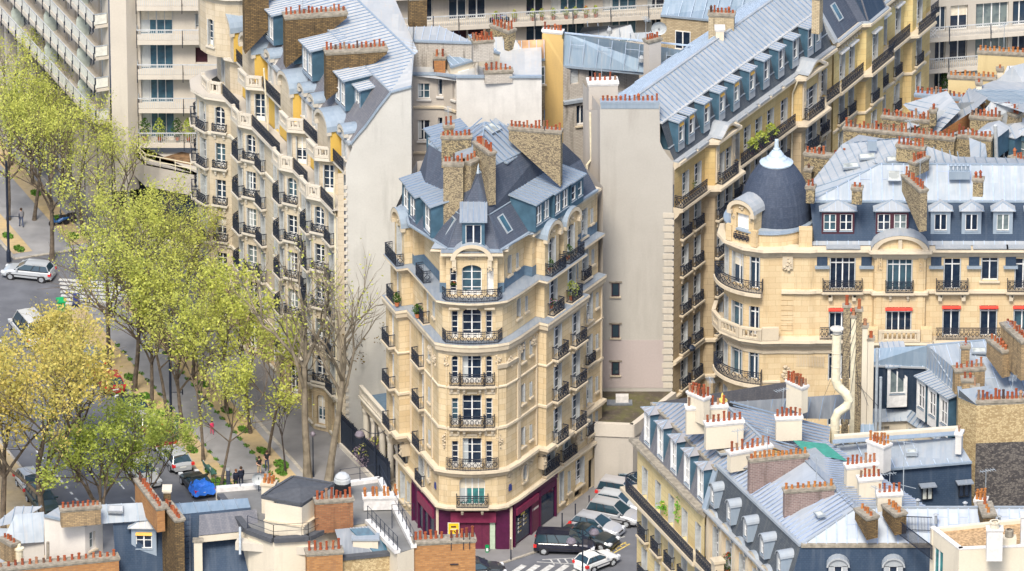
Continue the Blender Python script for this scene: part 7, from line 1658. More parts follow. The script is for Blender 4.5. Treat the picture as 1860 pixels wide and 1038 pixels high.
def strip(name, t0, t1, s0, s1, z, mt, kerbs=True):
    g = MB(); g.quad(AV(t0, s0, z), AV(t0, s1, z), AV(t1, s1, z), AV(t1, s0, z), mt)
    if kerbs:
        for a, c in ((AV(t0, s0), AV(t0, s1)), (AV(t0, s1), AV(t1, s1)), (AV(t1, s1), AV(t1, s0)), (AV(t1, s0), AV(t0, s0))):
            g.quad(a, c, c + Vector((0, 0, z)), a + Vector((0, 0, z)), 'kerb')
            g.bar(a + Vector((0, 0, z - .04)), c + Vector((0, 0, z - .04)), .2, .1, 'kerb')
    return structure(name, g)
strip('pavement', -.6, 4.4, -33.0, 40, .10, 'asphalt_walk'); strip('path', 4.5, 12.2, -33.6, 40, .12, 'path_grey')
for i_, (a_, b2_, s0_) in enumerate(((5.2, 6.9, -33.2), (10.1, 12.0, -33.3))): strip('verge', a_, b2_, s0_, 40, .135, 'dirt', False)
strip('pavement', -4, 4.4, -120, -46, .10, 'asphalt_walk'); strip('path', 4.5, 12.2, -120, -45.3, .12, 'path_grey')
for a_, b2_ in ((5.2, 6.9), (10.3, 12.0)): strip('verge', a_, b2_, -120, -46.2, .135, 'dirt', False)
strip('path', 24.8, 34, -33, 60, .12, 'dirt'); strip('path', 24.8, 34, -120, -45, .12, 'dirt')
gr = MB(); rg_ = random.Random(11)
def tuft(t, s, r, n=150):
    r *= .75; n = int(n * 1.6)
    for _ in range(n):
        a = rg_.uniform(0, 6.28); q = r * math.sqrt(rg_.random()); c = AV(t + math.cos(a) * q * .55, s + math.sin(a) * q, .13); h = rg_.uniform(.05, .17); w_ = rg_.uniform(.05, .1); d = Vector((math.cos(a * 3) * w_, math.sin(a * 3) * w_, 0))
        gr.poly((c - d, c + d, c + Vector((rg_.uniform(-.08, .08), rg_.uniform(-.08, .08), h))), 'grass_green')
for t_q, lst in ((6.1, (-15.2, -9.6, -5.6, -1.2, 3.2, -28, -22, -48, -52, -58)), (11.2, (-24, -18.6, -14.6, -11, -7.4, -3.4, 1, 3.5, 6, -47, -50))):
    for s_q in lst: tuft(t_q, s_q, 1.0, 260)
for k in range(30): tuft(6.95, -25 + k * 1.4, .5, 25); tuft(10.05, -25 + k * 1.5, .45, 22)
tuft(11.3, 3.8, 2.0, 900); tuft(5.6, 1.8, 1.3, 400); tag(gr.build('grass'), kind='stuff')
# street on the right of the corner building: kerb, bays, crossing
DR = Vector((.49, .872)).normalized(); NR2 = Vector((DR.y, -DR.x)); C0 = V2(P(928, 999))
def ST_(t, s, z=0.): p = C0 + NR2 * t + DR * s; return Vector((p.x, p.y, z))
sw = MB(); pl_ = [ST_(0, 80), ST_(2.0, 80), ST_(2.0, 3.2), ST_(1.9, .5), ST_(.8, -2.2), Vector((-3.5, -55.4, 0)), Vector((-12, -56.5, 0)), Vector((-14.2, -44, 0)), Vector((-9.6, -42.7, 0)), Vector((-5.7, -51.5, 0)), Vector((-.1, -51.5, 0))]
sw.poly([p + Vector((0, 0, .11)) for p in pl_][::-1], 'asphalt_walk'); 
for a, c in zip(pl_[:-5], pl_[1:-4]): sw.quad(a, c, c + Vector((0, 0, .11)), a + Vector((0, 0, .11)), 'kerb'); sw.bar(a + Vector((0, 0, .07)), c + Vector((0, 0, .07)), .2, .1, 'kerb')
structure('pavement', sw)
mk = MB()
def stripe(a, c, w_, m='road_white'):
    a = Vector(a); c = Vector(c); d = (c - a).normalized(); x = Vector((-d.y, d.x, 0)) * w_ / 2; z = Vector((0, 0, .006)); mk.quad(a - x + z, a + x + z, c + x + z, c - x + z, m)
for px in (952, 977, 1003, 1030, 1060, 1090): stripe(P(px, 1027), P(px - 26, 1045), .5)
for i in range(7): stripe(P(1000 + i * 13, 1017 - i * .6), P(1007 + i * 13, 1026 - i * .4), .12)
stripe(P(985, 1017), P(1085, 1012), .1); stripe(P(975, 1021), P(1095, 1028), .1)
for dx in (0, 3.4): stripe(P(1098 + dx * 2, 1007 + dx), P(1137 + dx * 2, 985 + dx), .12, 'yellow_paint')
for k in range(4): stripe(P(1104 + k * 9, 1000 - k * 4.5), P(1112 + k * 9, 1003 - k * 4.5), .1, 'yellow_paint')
stripe(P(1095, 985), P(1135, 975), .12)
for k in range(8): p = P(107 + k * 1, 508 + k * 7.2); stripe(p, p + Vector((4.6 + .5 * k, -.9 + 0 * k, 0)), .5)
for k in range(14): stripe(AV(18.5, -30 + k * 3), AV(18.5, -28.6 + k * 3), .12)
for k in range(9): stripe(AV(22.6, -8 + k * 1.2), AV(22.6, -7.5 + k * 1.2), .18)
structure('road_markings', mk)
# ================================================================ low garage with a mossy roof, gates, colonnade
def yards():
    b = Bld('mossy_roofed_garage', 'low rendered garage with a flat mossy gravel roof at the foot of the beige gable', 'garage'); z = 5.5; W = b.mb('wall')
    q = [P(1080, 772, z), P(1150, 775, z), P(1226, 716, z), P(1226, 702, z), P(1080, 706, z)]
    for a, c in ((0, 1), (1, 2)): f = Fr(q[a], q[c]); wall(b, f, -.3, z + .1, [dict(s=2.6, w=3.2, z=.02, h=3.0, kind='blind', frame='shutter_grey', name='garage_door')] if a == 1 else [], 'concrete'); W.fbox(f, -.05, f.L, -.3, .12, z - .9, z + .16, 'concrete_pale')
    b.mb('roof').poly([p + Vector((0, 0, -.02)) for p in q], 'moss'); c = P(1130, 735, z); m = MB(); m.box(c.x - .5, c.x + .5, c.y, c.y + .5, z, z + .7, 'cap_white'); m.box(c.x - 1.2, c.x + .8, c.y - .2, c.y + .6, z, z + .15, 'zinc_dark'); m.build('roof_vent', b.e); finish(b)
    def fence(name, label, a, c, h, base=.5):
        f = Fr(a, c); e = thing(name, label, 'fence', None, f.p(0, 0, 0)); o = Vector(e.location); m = MB(); m.fbox(f, 0, f.L, -.2, .2, 0, base, 'concrete_pale'); x = m.build('low_wall', e, ); x.location = -o; m = MB()
        m.fbox(f, 0, f.L, -.02, .02, base, base + h * .8, 'iron_sheet'); n = int(f.L / .14)
        for k in range(n): s = f.L * k / n; m.fbox(f, s, s + .03, -.03, .03, base, base + h + (.1 if k % 2 else 0), 'iron')
        for zz in (base + .1, base + h * .8, base + h - .12): m.fbox(f, 0, f.L, -.035, .035, zz, zz + .05, 'iron')
        for k in range(int(f.L / 2.4) + 1): m.fbox(f, min(k * 2.4, f.L - .08), min(k * 2.4, f.L - .08) + .08, -.06, .06, base, base + h + .15, 'iron')
        x = m.build('iron_panel', e); x.location = -o
    fence('iron_fence', 'dark sheeted iron fence on a low stone wall beside the avenue pavement', AV(.0, .3), AV(-.3, 10.5), 2.5)
    fence('iron_gate_fence', 'dark spiked iron fence with wisteria behind it beside the garage', ST_(.1, 14.6), ST_(.1, 18.4), 2.3, .1)
    w_ = MB(); f = Fr(ST_(.4, 14.6), ST_(.4, 17.8)); w_.fbox(f, 0, f.L, -.3, .0, 0, 1.0, 'concrete_pale'); w_.fbox(f, -.05, f.L + .05, -.36, .06, 1.0, 1.12, 'stone_trim_pale'); w_.fbox(f, f.L + .8, f.L + 2.4, -.6, .1, 0, 1.5, 'concrete_pale'); tag(w_.build('low_stone_wall'), 'low pale stone street wall between the corner building and the garage', 'wall')
    b = Bld('colonnade_pavilion', 'stone colonnade with a balustrade on top in the garden behind the iron fence', 'pavilion', trim='stone_trim_pale'); z = 5.2
    A, B = V2(P(655, 722, z)), V2(P(722, 798, z)); f = Fr(A, B); W = b.mb('wall'); W.fbox(f, 0, f.L, -.6, 0, z - .7, z, 'stone_pale'); W.fbox(f, -.1, f.L, -.7, .2, z, z + .15, 'stone_trim_pale'); W.fbox(f, 0, f.L, -2.2, -2.0, 0, z, 'stone_pale'); W.fbox(f, 0, f.L, -6, -.0, z - .05, z + .05, 'lead_blue')
    W.fbox(f, 0, f.L, -.5, .3, 0, .6, 'stone_pale')
    for k in range(5): c = MB(); p = f.p(.5 + k * (f.L - 1) / 4, -.28, 0); c.lathe(p, [(.36, .6), (.36, .75), (.27, .85), (.25, 3.9), (.34, 4.2), (.36, 4.5)], 'stone_trim_pale', 14); c.build('column', b.e)
    balustrade(b, [f.p(0, 0, 0), f.p(f.L, 0, 0)], z + .15, .9); finish(b)
plain('iron_sheet', (.025, .035, .055), .6); m, t_, b_ = newmat('moss', .95, 0, .1); tc_ = N(t_, 'ShaderNodeTexCoord'); n1_ = noise(t_, tc_.outputs['Object'], .6, 5.); n2_ = noise(t_, tc_.outputs['Object'], 3., 4.)
k_ = mix(t_, ramp(t_, n1_, [(.4, 0.), (.6, 1.)]), (.085, .072, .058), (.115, .11, .055)); k_ = mix(t_, ramp(t_, n2_, [(.5, 0.), (.7, .6)]), k_, (.16, .13, .10)); t_.links.new(k_, b_.inputs[0])
yards()
# ================================================================ trees
def leafmat(name, c1, c2, c3):
    m = bpy.data.materials.new(name); m.use_nodes = True; MATS[name] = m; t = m.node_tree; b = t.nodes['Principled BSDF']; b.inputs['Roughness'].default_value = .6; b.inputs['Specular IOR Level'].default_value = .2
    ge = t.nodes.new('ShaderNodeNewGeometry'); tc = t.nodes.new('ShaderNodeTexCoord'); nz = noise(t, tc.outputs['Object'], 1.1, 3.); k = mix(t, .6, ramp(t, ge.outputs['Random Per Island'], [(0., c1), (.6, c2), (1., c3)]), ramp(t, nz, [(.36, c1), (.5, c2), (.64, c3)])); t.links.new(k, b.inputs[0])
    tr = t.nodes.new('ShaderNodeBsdfTranslucent'); t.links.new(k, tr.inputs[0]); mx = t.nodes.new('ShaderNodeMixShader'); mx.inputs[0].default_value = .45
    t.links.new(b.outputs[0], mx.inputs[1]); t.links.new(tr.outputs[0], mx.inputs[2]); t.links.new(mx.outputs[0], t.nodes['Material Output'].inputs[0])
leafmat('leaf_yellow', (.76, .61, .18), (.62, .53, .15), (.38, .38, .11)); leafmat('leaf_lime', (.70, .71, .17), (.54, .57, .13), (.27, .32, .08)); leafmat('leaf_green', (.60, .66, .14), (.44, .52, .11), (.22, .29, .06)); leafmat('leaf_brown', (.2, .13, .05), (.14, .09, .04), (.3, .28, .06)); leafmat('leaf_dark', (.05, .12, .03), (.08, .16, .03), (.04, .08, .02)); leafmat('leaf_bright', (.2, .5, .04), (.14, .42, .04), (.3, .55, .08)); leafmat('wisteria', (.33, .25, .36), (.25, .2, .22), (.4, .32, .42))
leafmat('petal_pink', (.75, .12, .4), (.7, .2, .35), (.8, .3, .4)); leafmat('petal_red', (.6, .08, .05), (.7, .15, .08), (.5, .05, .06))
plain('bark', (.12, .095, .07), .95, var=.4, sc=3); plain('bark_dark', (.055, .045, .04), .95, var=.3); plain('bark_plane', (.20, .17, .125), .9, var=.35, sc=1.2); plain('pot_clay', (.42, .14, .06), .9)
def leaf(mb, c, s, rr, m):
    a = Vector((rr.gauss(0, 1), rr.gauss(0, 1), rr.gauss(0, .7))).normalized(); b = a.cross(Vector((rr.gauss(0, 1), rr.gauss(0, 1), rr.gauss(0, 1)))).normalized(); s *= rr.uniform(.7, 1.3)
    mb.poly((c - a * s, c + b * s * .55, c + a * s, c - b * s * .55), m)
def make_tree(seed, h, r, clear, bark, leafm, nleaf, ls, trunk=.2, limbs=6, spread=.55, up=.75, twig=1.):
    rr = random.Random(seed); T = MB(); K = MB(); tips = []
    def grow(p, d, L, rad, lv):
        q = [p]; n = 4 if lv < 2 else 3; dd = d.copy()
        for i in range(n):
            dd = (dd + Vector((rr.gauss(0, .13), rr.gauss(0, .13), rr.gauss(.03, .08)))).normalized(); q.append(q[-1] + dd * L / n)
        T.tube(q, [rad * (1 - .5 * i / n) for i in range(n + 1)], bark, 7 if lv < 2 else (5 if lv == 2 else 3), False)
        if lv >= 3: tips.append(q[-1]); tips.append(q[-2]); return
        if lv >= 2: tips.append(q[-1])
        for i in range({0: 4, 1: 4, 2: 3}[lv]):
            a = q[max(1, min(n, n - (i % 3)))]
            e = Vector((rr.gauss(0, 1), rr.gauss(0, 1), rr.gauss(.1, .5))); e = (e - dd * e.dot(dd)); e.normalize()
            grow(a, (dd * up + e * spread + Vector((0, 0, .12))).normalized(), L * rr.uniform(.55, .75), rad * .48, lv + 1)
        if lv: tips.append(q[-1])
    q = [Vector((0, 0, -.1))]; lean = Vector((rr.gauss(0, .05), rr.gauss(0, .05), 1)).normalized()
    for i in range(5): lean = (lean + Vector((rr.gauss(0, .03), rr.gauss(0, .03), 0))).normalized(); q.append(q[-1] + lean * clear / 5)
    T.tube(q, [trunk * (1.25 if i == 0 else 1 - .07 * i) for i in range(6)], bark, 9, False)
    for i in range(limbs):
        a = i * 6.283 / limbs + rr.uniform(-.4, .4); tilt = rr.uniform(.3, 1.0) if i else .08
        d = Vector((math.cos(a) * tilt, math.sin(a) * tilt, 1)).normalized(); grow(q[-1 - (i % 2)], d, (h - clear) * rr.uniform(.40, .52), trunk * .5, 0 if i % 2 == 0 else 1)
    # squeeze the tips into the crown's outline
    out = []
    for p in tips:
        k = math.hypot(p.x, p.y)
        if k > r: p = Vector((p.x * r / k * rr.uniform(.85, 1.05), p.y * r / k * rr.uniform(.85, 1.05), p.z))
        out.append(p)
    n = max(1, nleaf // max(1, len(out)))
    for p in out:
        m = int(n * rr.choice((.3, .7, 1, 1.3, 1.7)))
        for _ in range(m): leaf(K, p + Vector((rr.gauss(0, .33), rr.gauss(0, .33), rr.gauss(0, .26))), ls, rr, leafm)
    return T.data('trunk'), K.data('crown')
def tree_inst(md, name, label, loc, rz, sc, group=None, cat='tree'):
    e = thing(name, label, cat, group, loc, rz); e.scale = sc
    put(md[0], 'trunk', e); 
    if md[1].polygons: put(md[1], 'crown', e)
    return e
TM = {'lime1': make_tree(1, 15, 4.0, 5.2, 'bark', 'leaf_lime', 4200, .105), 'lime2': make_tree(2, 15, 4.0, 5.6, 'bark', 'leaf_lime', 3500, .105), 'lime3': make_tree(5, 14, 2.6, 6.0, 'bark', 'leaf_lime', 1900, .15, .15, 5), 
      'yel1': make_tree(3, 17, 4.6, 5.0, 'bark', 'leaf_yellow', 7000, .115, .24), 'yel2': make_tree(4, 16, 4.4, 5.5, 'bark', 'leaf_yellow', 7500, .12, .22), 'grn1': make_tree(6, 12, 4.4, 3.6, 'bark', 'leaf_green', 6000, .12, .2), 
      'plane1': make_tree(7, 19.5, 4.6, 9.5, 'bark_plane', 'leaf_lime', 700, .12, .32, 5, .5, .9), 'plane2': make_tree(8, 18, 3.6, 8.0, 'bark_plane', 'leaf_lime', 500, .12, .29, 5, .5, .9), 'bare': make_tree(9, 12, 3.4, 5.5, 'bark_dark', 'leaf_brown', 1300, .10, .13, 5, .7, .7), 'young': make_tree(10, 8, 1.5, 3.2, 'bark_dark', 'leaf_lime', 700, .13, .08, 4)}
TREES = [('lime1', 198, 668, 1.05, 'lime leaved street tree on the tan strip, with the crown nearest the silver estate car'), ('lime2', 243, 710, 1.08, 'tall lime green street tree whose crown rises in front of the dark podium glazing'), ('lime1', 275, 742, .92, 'lime green street tree between the parked dark cars and the grey path'), ('lime3', 305, 772, 1.0, 'slim street tree just beyond the parking meter on the tan strip'), ('lime2', 336, 803, .95, 'stout trunked street tree beside the dark green parking meter'), ('lime3', 369, 838, .95, 'street tree rising from a grass tuft just above the bench'), ('lime3', 402, 882, .8, 'thin street tree in the grass beside the bench'),
         ('lime1', 262, 603, .92, 'street tree standing by the far end of the near tan strip'), ('lime2', 305, 642, .9, 'light green street tree close to the bow windowed building, third from the crossing'), ('lime1', 350, 690, .86, 'light green street tree in the middle of the strip beside the bow windows'), ('lime3', 412, 748, 1.02, 'leaning street tree on the tan strip beyond the child in pink'), ('lime3', 455, 787, .98, 'street tree on the tan strip between the two men and the pavement edge'), ('lime3', 487, 828, .9, 'street tree right above the couple in dark coats'), ('young', 519, 858, 1., 'thin young tree left of the two thick bare plane trunks'),
         ('yel1', 84, 1005, 1.28, 'large golden yellow tree in the left foreground'), ('yel2', 8, 985, 1.25, 'golden yellow tree cut by the left edge of the picture'), ('yel2', 142, 872, 1.0, 'golden tree over the avenue beside the parked red car'), ('grn1', 178, 1000, 1.1, 'mid green bushy tree behind the white gabled house'), ('grn1', 262, 968, .84, 'green tree just behind the orange brick chimney wall with slanting pots'),
         ('lime1', 94, 470, 1.0, 'forked lime green tree right behind the silver estate car'), ('lime2', 150, 428, .85, 'lime green tree by the motor scooters'), ('lime1', 15, 400, .9, 'lime green tree beside the walking person at the far left'), ('lime2', 62, 400, .88, 'lime green tree beyond the side street in front of the long glazed balconies'), ('lime1', 215, 470, .85, 'light green tree in front of the podium'), ('lime2', 110, 345, .8, 'lime tree in front of the concrete columns'), ('lime2', 20, 300, .85, 'green tree at the far upper left under the balconies'), ('lime2', 330, 585, .8, 'lime green tree nearest the far end of the bow windowed building'), ('grn1', 60, 335, .8, 'darker green tree under the long balconies'),
         ('plane1', 559, 868, 1.0, 'tall nearly bare plane tree, left of the two thick pale trunks'), ('plane2', 597, 872, 1.04, 'tall nearly bare plane tree, right of the two thick pale trunks'), ('bare', 641, 792, 1.08, 'dark bare tree with brown buds against the blank grey wall')]
rt = random.Random(5)
for nm, px, py, sc, lab in TREES:
    z = .12; tree_inst(TM[nm], {'l': 'street_tree', 'y': 'golden_tree', 'g': 'green_tree', 'p': 'plane_tree', 'b': 'bare_tree'}[nm[0]] if nm != 'young' else 'young_tree', lab, P(px, py, z), rt.uniform(0, 6.28), (sc * rt.uniform(.95, 1.05), sc * rt.uniform(.95, 1.05), sc), 'trees along the avenue')
# small plants
def bush(name, label, c, r, h, m, n=260, ls=.07, pot=True, cat='potted plant', m2=None, grp='balcony plants'):
    rr = random.Random(int(c.x * 100)); e = thing(name, label, cat, grp, c); k = MB(); hp = .3 if pot else 0
    for _ in range(n):
        a = rr.uniform(0, 6.28); q = math.sqrt(rr.random()); z = rr.random(); w_ = math.sin(math.pi * (.15 + .8 * z)); k_ = Vector((math.cos(a) * q * r * w_, math.sin(a) * q * r * w_ * .7, hp + z * h)); leaf(k, k_, ls, rr, m2 if (m2 and rr.random() < .35 and z > .5) else m)
    k.build('foliage', e)
    if pot: p = MB(); p.lathe((0, 0, 0), [(.14, 0), (.19, .32), (.16, .32), (.15, .25), (0, .25)], 'pot_clay', 10); p.build('pot', e)
    else: p = MB(); p.tube([(0, 0, 0), (0, 0, h * .6)], [.03, .015], 'bark_dark', 5); p.build('stem', e)
# ================================================================ cars
CARPAINT = {}
plain('green_dark', (.015, .07, .08), .5); plain('green_bright', (.01, .30, .10), .5); plain('cloth_grey_dark', (.05, .06, .09), .5); plain('bench_green', (.05, .13, .11), .6); plain('poster_yellow', (.75, .50, .02), .6); plain('lamp_glass', (.17, .15, .18), .35)
def paint(c):
    k = 'paint_%02d' % len(CARPAINT)
    if c in CARPAINT: return CARPAINT[c]
    m, t, b = newmat(k, .35, .15, .4); b.inputs[0].default_value = c4(c); b.inputs['Coat Weight'].default_value = .6; b.inputs['Coat Roughness'].default_value = .08; CARPAINT[c] = k; return k
plain('lamp_red', (.6, .03, .03), .25); plain('lamp_clear', (.6, .62, .64), .15); plain('plate_white', (.65, .65, .6), .5); plain('tarp_blue', (.03, .16, .62), .5); plain('trim_black', (.03, .03, .035), .6)
def car(label, c, ang, L=4.1, W=1.72, H=1.46, kind='hatch', col=(.5, .52, .55), tarp=False, name='parked_car', grp='parked cars'):
    pm = paint(tuple(min(.85, x * .82) for x in col)); e = thing(name, label, 'car', grp, c, R(ang)); hl, hw = L / 2, W / 2
    if kind == 'hatch': top = [(-hl, .72), (-hl + .08, .92), (-hl + .35, .98), (-.2, .96), (hl - 1.35, .95), (hl - .55, .84), (hl - .1, .66), (hl, .5)]; cab = (-hl + .12, -hl + .5, hl - 2.0, hl - 1.2)
    elif kind == 'van': top = [(-hl, .8), (-hl + .06, 1.0), (-hl + .3, 1.05), (-.2, 1.02), (hl - 1.2, 1.0), (hl - .5, .88), (hl - .08, .68), (hl, .5)]; cab = (-hl + .06, -hl + .3, hl - 2.0, hl - 1.0)
    elif kind == 'sedan': top = [(-hl, .66), (-hl + .08, .9), (-hl + .7, .95), (-.2, .92), (hl - 1.6, .9), (hl - .6, .8), (hl - .1, .62), (hl, .48)]; cab = (-hl + .65, -hl + 1.35, hl - 2.35, hl - 1.5)
    else: top = [(-hl, .75), (-hl + .06, .97), (-hl + .3, 1.0), (-.2, .98), (hl - 1.3, .95), (hl - .5, .85), (hl - .08, .68), (hl, .5)]; cab = (-hl + .15, -hl + .42, hl - 2.0, hl - 1.15)
    body = MB(); xs = [-hl, -hl + .08, -hl + .35, -hl + .75, -hl + 1.2, -.2, hl - 1.35, hl - .95, hl - .55, hl - .2, hl - .06, hl]
    def tz(x):
        for (a, za), (b_, zb) in zip(top[:-1], top[1:]):
            if a <= x <= b_: return za + (zb - za) * (x - a) / (b_ - a)
        return top[-1][1]
    rings = []
    for x in xs:
        d = min(hl - abs(x), .5) / .5; w_ = hw * (.84 + .16 * math.sqrt(max(0, min(1, d)))); z1 = tz(x); zb = .24 if abs(x) < hl - .12 else .32
        rings.append([(x, y * w_, z) for y, z in ((-.80, zb), (-.97, zb + .10), (-1., (zb + z1) / 2), (-.97, z1 - .12), (-.86, z1), (-.45, z1 + .025), (0, z1 + .035), (.45, z1 + .025), (.86, z1), (.97, z1 - .12), (1., (zb + z1) / 2), (.97, zb + .10), (.80, zb))])
    for i in range(len(rings) - 1):
        for k in range(12): body.poly((rings[i][k], rings[i][k + 1], rings[i + 1][k + 1], rings[i + 1][k]), pm, True)
        body.poly((rings[i][12], rings[i][0], rings[i + 1][0], rings[i + 1][12]), 'trim_black')
    body.poly(rings[0], pm); body.poly(rings[-1][::-1], pm)
    x0, x1, x2, x3 = cab; zb = tz(0) - .01; bw, rw = hw * .9, hw * .70; zr = H
    rf = [(x1, -rw, zr - .06), (x1 + .25, -rw, zr - .01), ((x1 + x2) / 2, -rw, zr), (x2, -rw, zr - .07)]
    # roof and pillars
    for i in range(3):
        a, c_ = rf[i], rf[i + 1]; body.poly((a, c_, (c_[0], 0, c_[2] + .05), (a[0], 0, a[2] + .05)), pm, True); body.poly(((a[0], 0, a[2] + .05), (c_[0], 0, c_[2] + .05), (c_[0], rw, c_[2]), (a[0], rw, a[2])), pm, True)
    cs = [((x0, -bw, tz(x0)), (x1, -rw, zr - .06)), ((x3, -bw, tz(x3)), (x2, -rw, zr - .07))]
    for sg in (1, -1):
        F_ = lambda p: (p[0], p[1] * sg, p[2])
        for a, c_ in cs: body.bar(F_(a), F_(c_), .06, .05, pm)
        body.bar(F_((x1, -rw, zr - .05)), F_((x2, -rw, zr - .06)), .06, .06, pm)
        for xx in ((x0 + x3) / 2 + .1, (x0 * .72 + x3 * .28)): body.bar(F_((xx, -bw, zb)), F_((x1 + (x2 - x1) * (xx - x0) / (x3 - x0), -rw, zr - .04)), .05, .04, 'trim_black')
        body.bar(F_((x0, -bw - .01, zb + .0)), F_((x3, -bw - .01, zb + .0)), .05, .05, 'trim_black'); body.box(-hl + .5, hl - .5, *((-hw - .012, -hw + .02) if sg > 0 else (hw - .02, hw + .012)), .52, .58, 'trim_black')
        body.box(x3 - .35, x3 - .2, *((-hw - .16, -hw + .06) if sg > 0 else (hw - .06, hw + .16)), zb - .0, zb + .14, pm)
    for sg in (-1, 1):
        for xx in (hl - .82, -hl + .78): body.lathe_ = None; body.poly([(xx + .37 * math.cos(a * .3927), sg * (hw * .985 + .004), .34 + .37 * math.sin(a * .3927)) for a in range(16)][::(1 if sg < 0 else -1)], 'trim_black')
    body.box(-hl - .02, -hl + .05, -hw * .8, hw * .8, .3, .5, pm if kind != 'hatch3' else 'trim_black'); body.box(hl - .05, hl + .02, -hw * .78, hw * .78, .28, .46, pm); body.box(hl - .02, hl + .025, -.35, .35, .5, .6, 'trim_black')
    body.build('body', e)
    g = MB(); zt0 = tz(x0); zt3 = tz(x3)
    for sg in (1, -1):
        q = [(x0 + .06, -bw * sg, zt0), (x3 - .06, -bw * sg, zt3), (x2, -rw * sg, zr - .09), (x1, -rw * sg, zr - .08)]; g.poly(q if sg > 0 else q[::-1], 'glass_car')
    g.quad((x3, -bw, zt3), (x3, bw, zt3), (x2, rw, zr - .07), (x2, -rw, zr - .07), 'glass_car'); g.quad((x0, bw, zt0), (x0, -bw, zt0), (x1, -rw, zr - .06), (x1, rw, zr - .06), 'glass_car'); g.build('windows', e)
    wh = cached(('wheel', 1), lambda mb: [mb.tube([(0, -.1, 0), (0, .1, 0)], .31, 'rubber', 18)]); rm = cached(('rim', 1), lambda mb: [mb.lathe_ or 0] if False else [mb.tube([(0, -.112, 0), (0, .112, 0)], .2, 'rim', 14)] + [mb.bar((0, -.12, 0), (.2 * math.cos(a * 1.2566), -.12, .2 * math.sin(a * 1.2566)), .05, .03, 'shutter_grey') for a in range(5)])
    for xx in (hl - .82, -hl + .78):
        for sg in (-1, 1): w1 = put(wh, 'wheel', e, (xx, sg * (hw - .09), .31)); put(rm, 'rim', w1)
    for sg in (-1, 1):
        t = MB(); t.box(-hl - .015, -hl + .22, sg * hw * .9 - .17, sg * hw * .9 + .09 * 1, .66, .86, 'lamp_red'); t.build('tail_light', e); t = MB(); t.box(hl - .32, hl - .0, sg * hw * .76 - .16, sg * hw * .76 + .16, .56, .7, 'lamp_clear'); t.build('headlight', e)
    t = MB(); t.box(-hl - .03, -hl - .01, -.26, .26, .56, .67, 'plate_white'); t.build('number_plate', e)
    if tarp:
        t = MB(); n = 9; rr = random.Random(2); pts = [[(-hl - .12 + 1.5 * i / n + rr.uniform(-.04, .04), (-hw - .12) + (2 * hw + .24) * j / n, (1.02 if 0 < j < n and i > 0 else .45) + .08 * math.sin(i * 1.7 + j * 2.1) + (.2 if 2 < j < 8 and i > 3 else 0)) for j in range(n + 1)] for i in range(n + 1)]
        t.grid(pts, 'tarp_blue', True); o = t.build('car_cover'); tag(o, 'bright blue tarpaulin over the back of the black parked coupe', 'tarpaulin'); o.location = e.location; o.rotation_euler = e.rotation_euler
    return e
aa = math.degrees(math.atan2(UA.y, UA.x)); up_ = aa + 180
Z0 = Vector((0, 0, 0))
def AC(t, s): return AV(t, s, 0.)
car('silver estate car stopped across the side street at the left edge', P(52, 505), 165, 4.3, 1.7, 1.5, 'estate', (.52, .55, .58), name='estate_car', grp='moving cars')
car('silver hatchback parked by the kerb in front of the black coupe', P(317, 843), up_, 4.2, 1.75, 1.46, 'hatch', (.50, .52, .54))
car('black coupe parked at the kerb by the bench with a blue cover on its tail', P(358, 889), up_, 4.2, 1.75, 1.36, 'sedan', (.02, .025, .03), tarp=True)
car('dark red hatchback parked behind the silver hatchback', P(288, 806), up_, 3.9, 1.7, 1.5, 'hatch', (.26, .02, .03)); car('pale hatchback with a dark roof parked next to the parking meter', P(262, 776), up_, 3.9, 1.68, 1.5, 'hatch', (.55, .54, .5)); car('dark car with red rear lights half hidden under green branches', P(240, 747), up_, 4.0, 1.7, 1.46, 'hatch', (.03, .03, .035)); car('bright red parked car under the golden branches', P(196, 703), up_, 4.1, 1.72, 1.46, 'hatch', (.45, .03, .03)); car('blue grey parked car farthest up the avenue kerb', P(160, 660), up_, 4.2, 1.72, 1.48, 'estate', (.25, .3, .36)); car('white van parked under the golden tree', P(52, 612), up_, 5.2, 2.0, 2.3, 'van', (.7, .7, .68), name='white_van')
car('white hatchback facing the viewer beyond the left foreground trees', P(58, 893), aa, 4.0, 1.7, 1.5, 'hatch', (.62, .63, .62)); car('dark green car facing the viewer behind the white gabled house', P(78, 922), aa, 4.2, 1.75, 1.46, 'hatch', (.05, .08, .07)); car('white car under the green branches beside the orange chimney wall', P(262, 872), aa, 4.0, 1.7, 1.46, 'hatch', (.55, .55, .53)); 
car('dark city car glimpsed through leaves on the side street crossing', P(234, 500), 168, 3.6, 1.6, 1.5, 'hatch', (.12, .13, .14), name='estate_car', grp='moving cars')
car('black people carrier parked nearest the street corner', P(1026, 1001), -4, 4.7, 1.85, 1.72, 'van', (.02, .022, .04), name='people_carrier'); car('black saloon parked between the people carrier and the silver hatchback', P(1070, 987), -28, 4.6, 1.8, 1.4, 'sedan', (.018, .03, .035)); car('silver three door hatchback parked behind the black saloon', P(1085, 968), -28, 4.1, 1.73, 1.46, 'hatch', (.50, .52, .56)); car('silver crossover parked third from the far end of the angled row', P(1116, 946), -24, 4.4, 1.8, 1.62, 'estate', (.48, .49, .51)); car('pale silver hatchback half hidden by the balcony corner', P(1126, 926), -22, 4.1, 1.72, 1.45, 'hatch', (.56, .6, .64)); car('white and dark off roader parked up the street', P(1134, 908), -20, 4.2, 1.76, 1.68, 'van', (.5, .5, .52)); car('blue grey car farthest up the angled parking row', P(1152, 888), -18, 4.1, 1.7, 1.45, 'hatch', (.28, .36, .42))
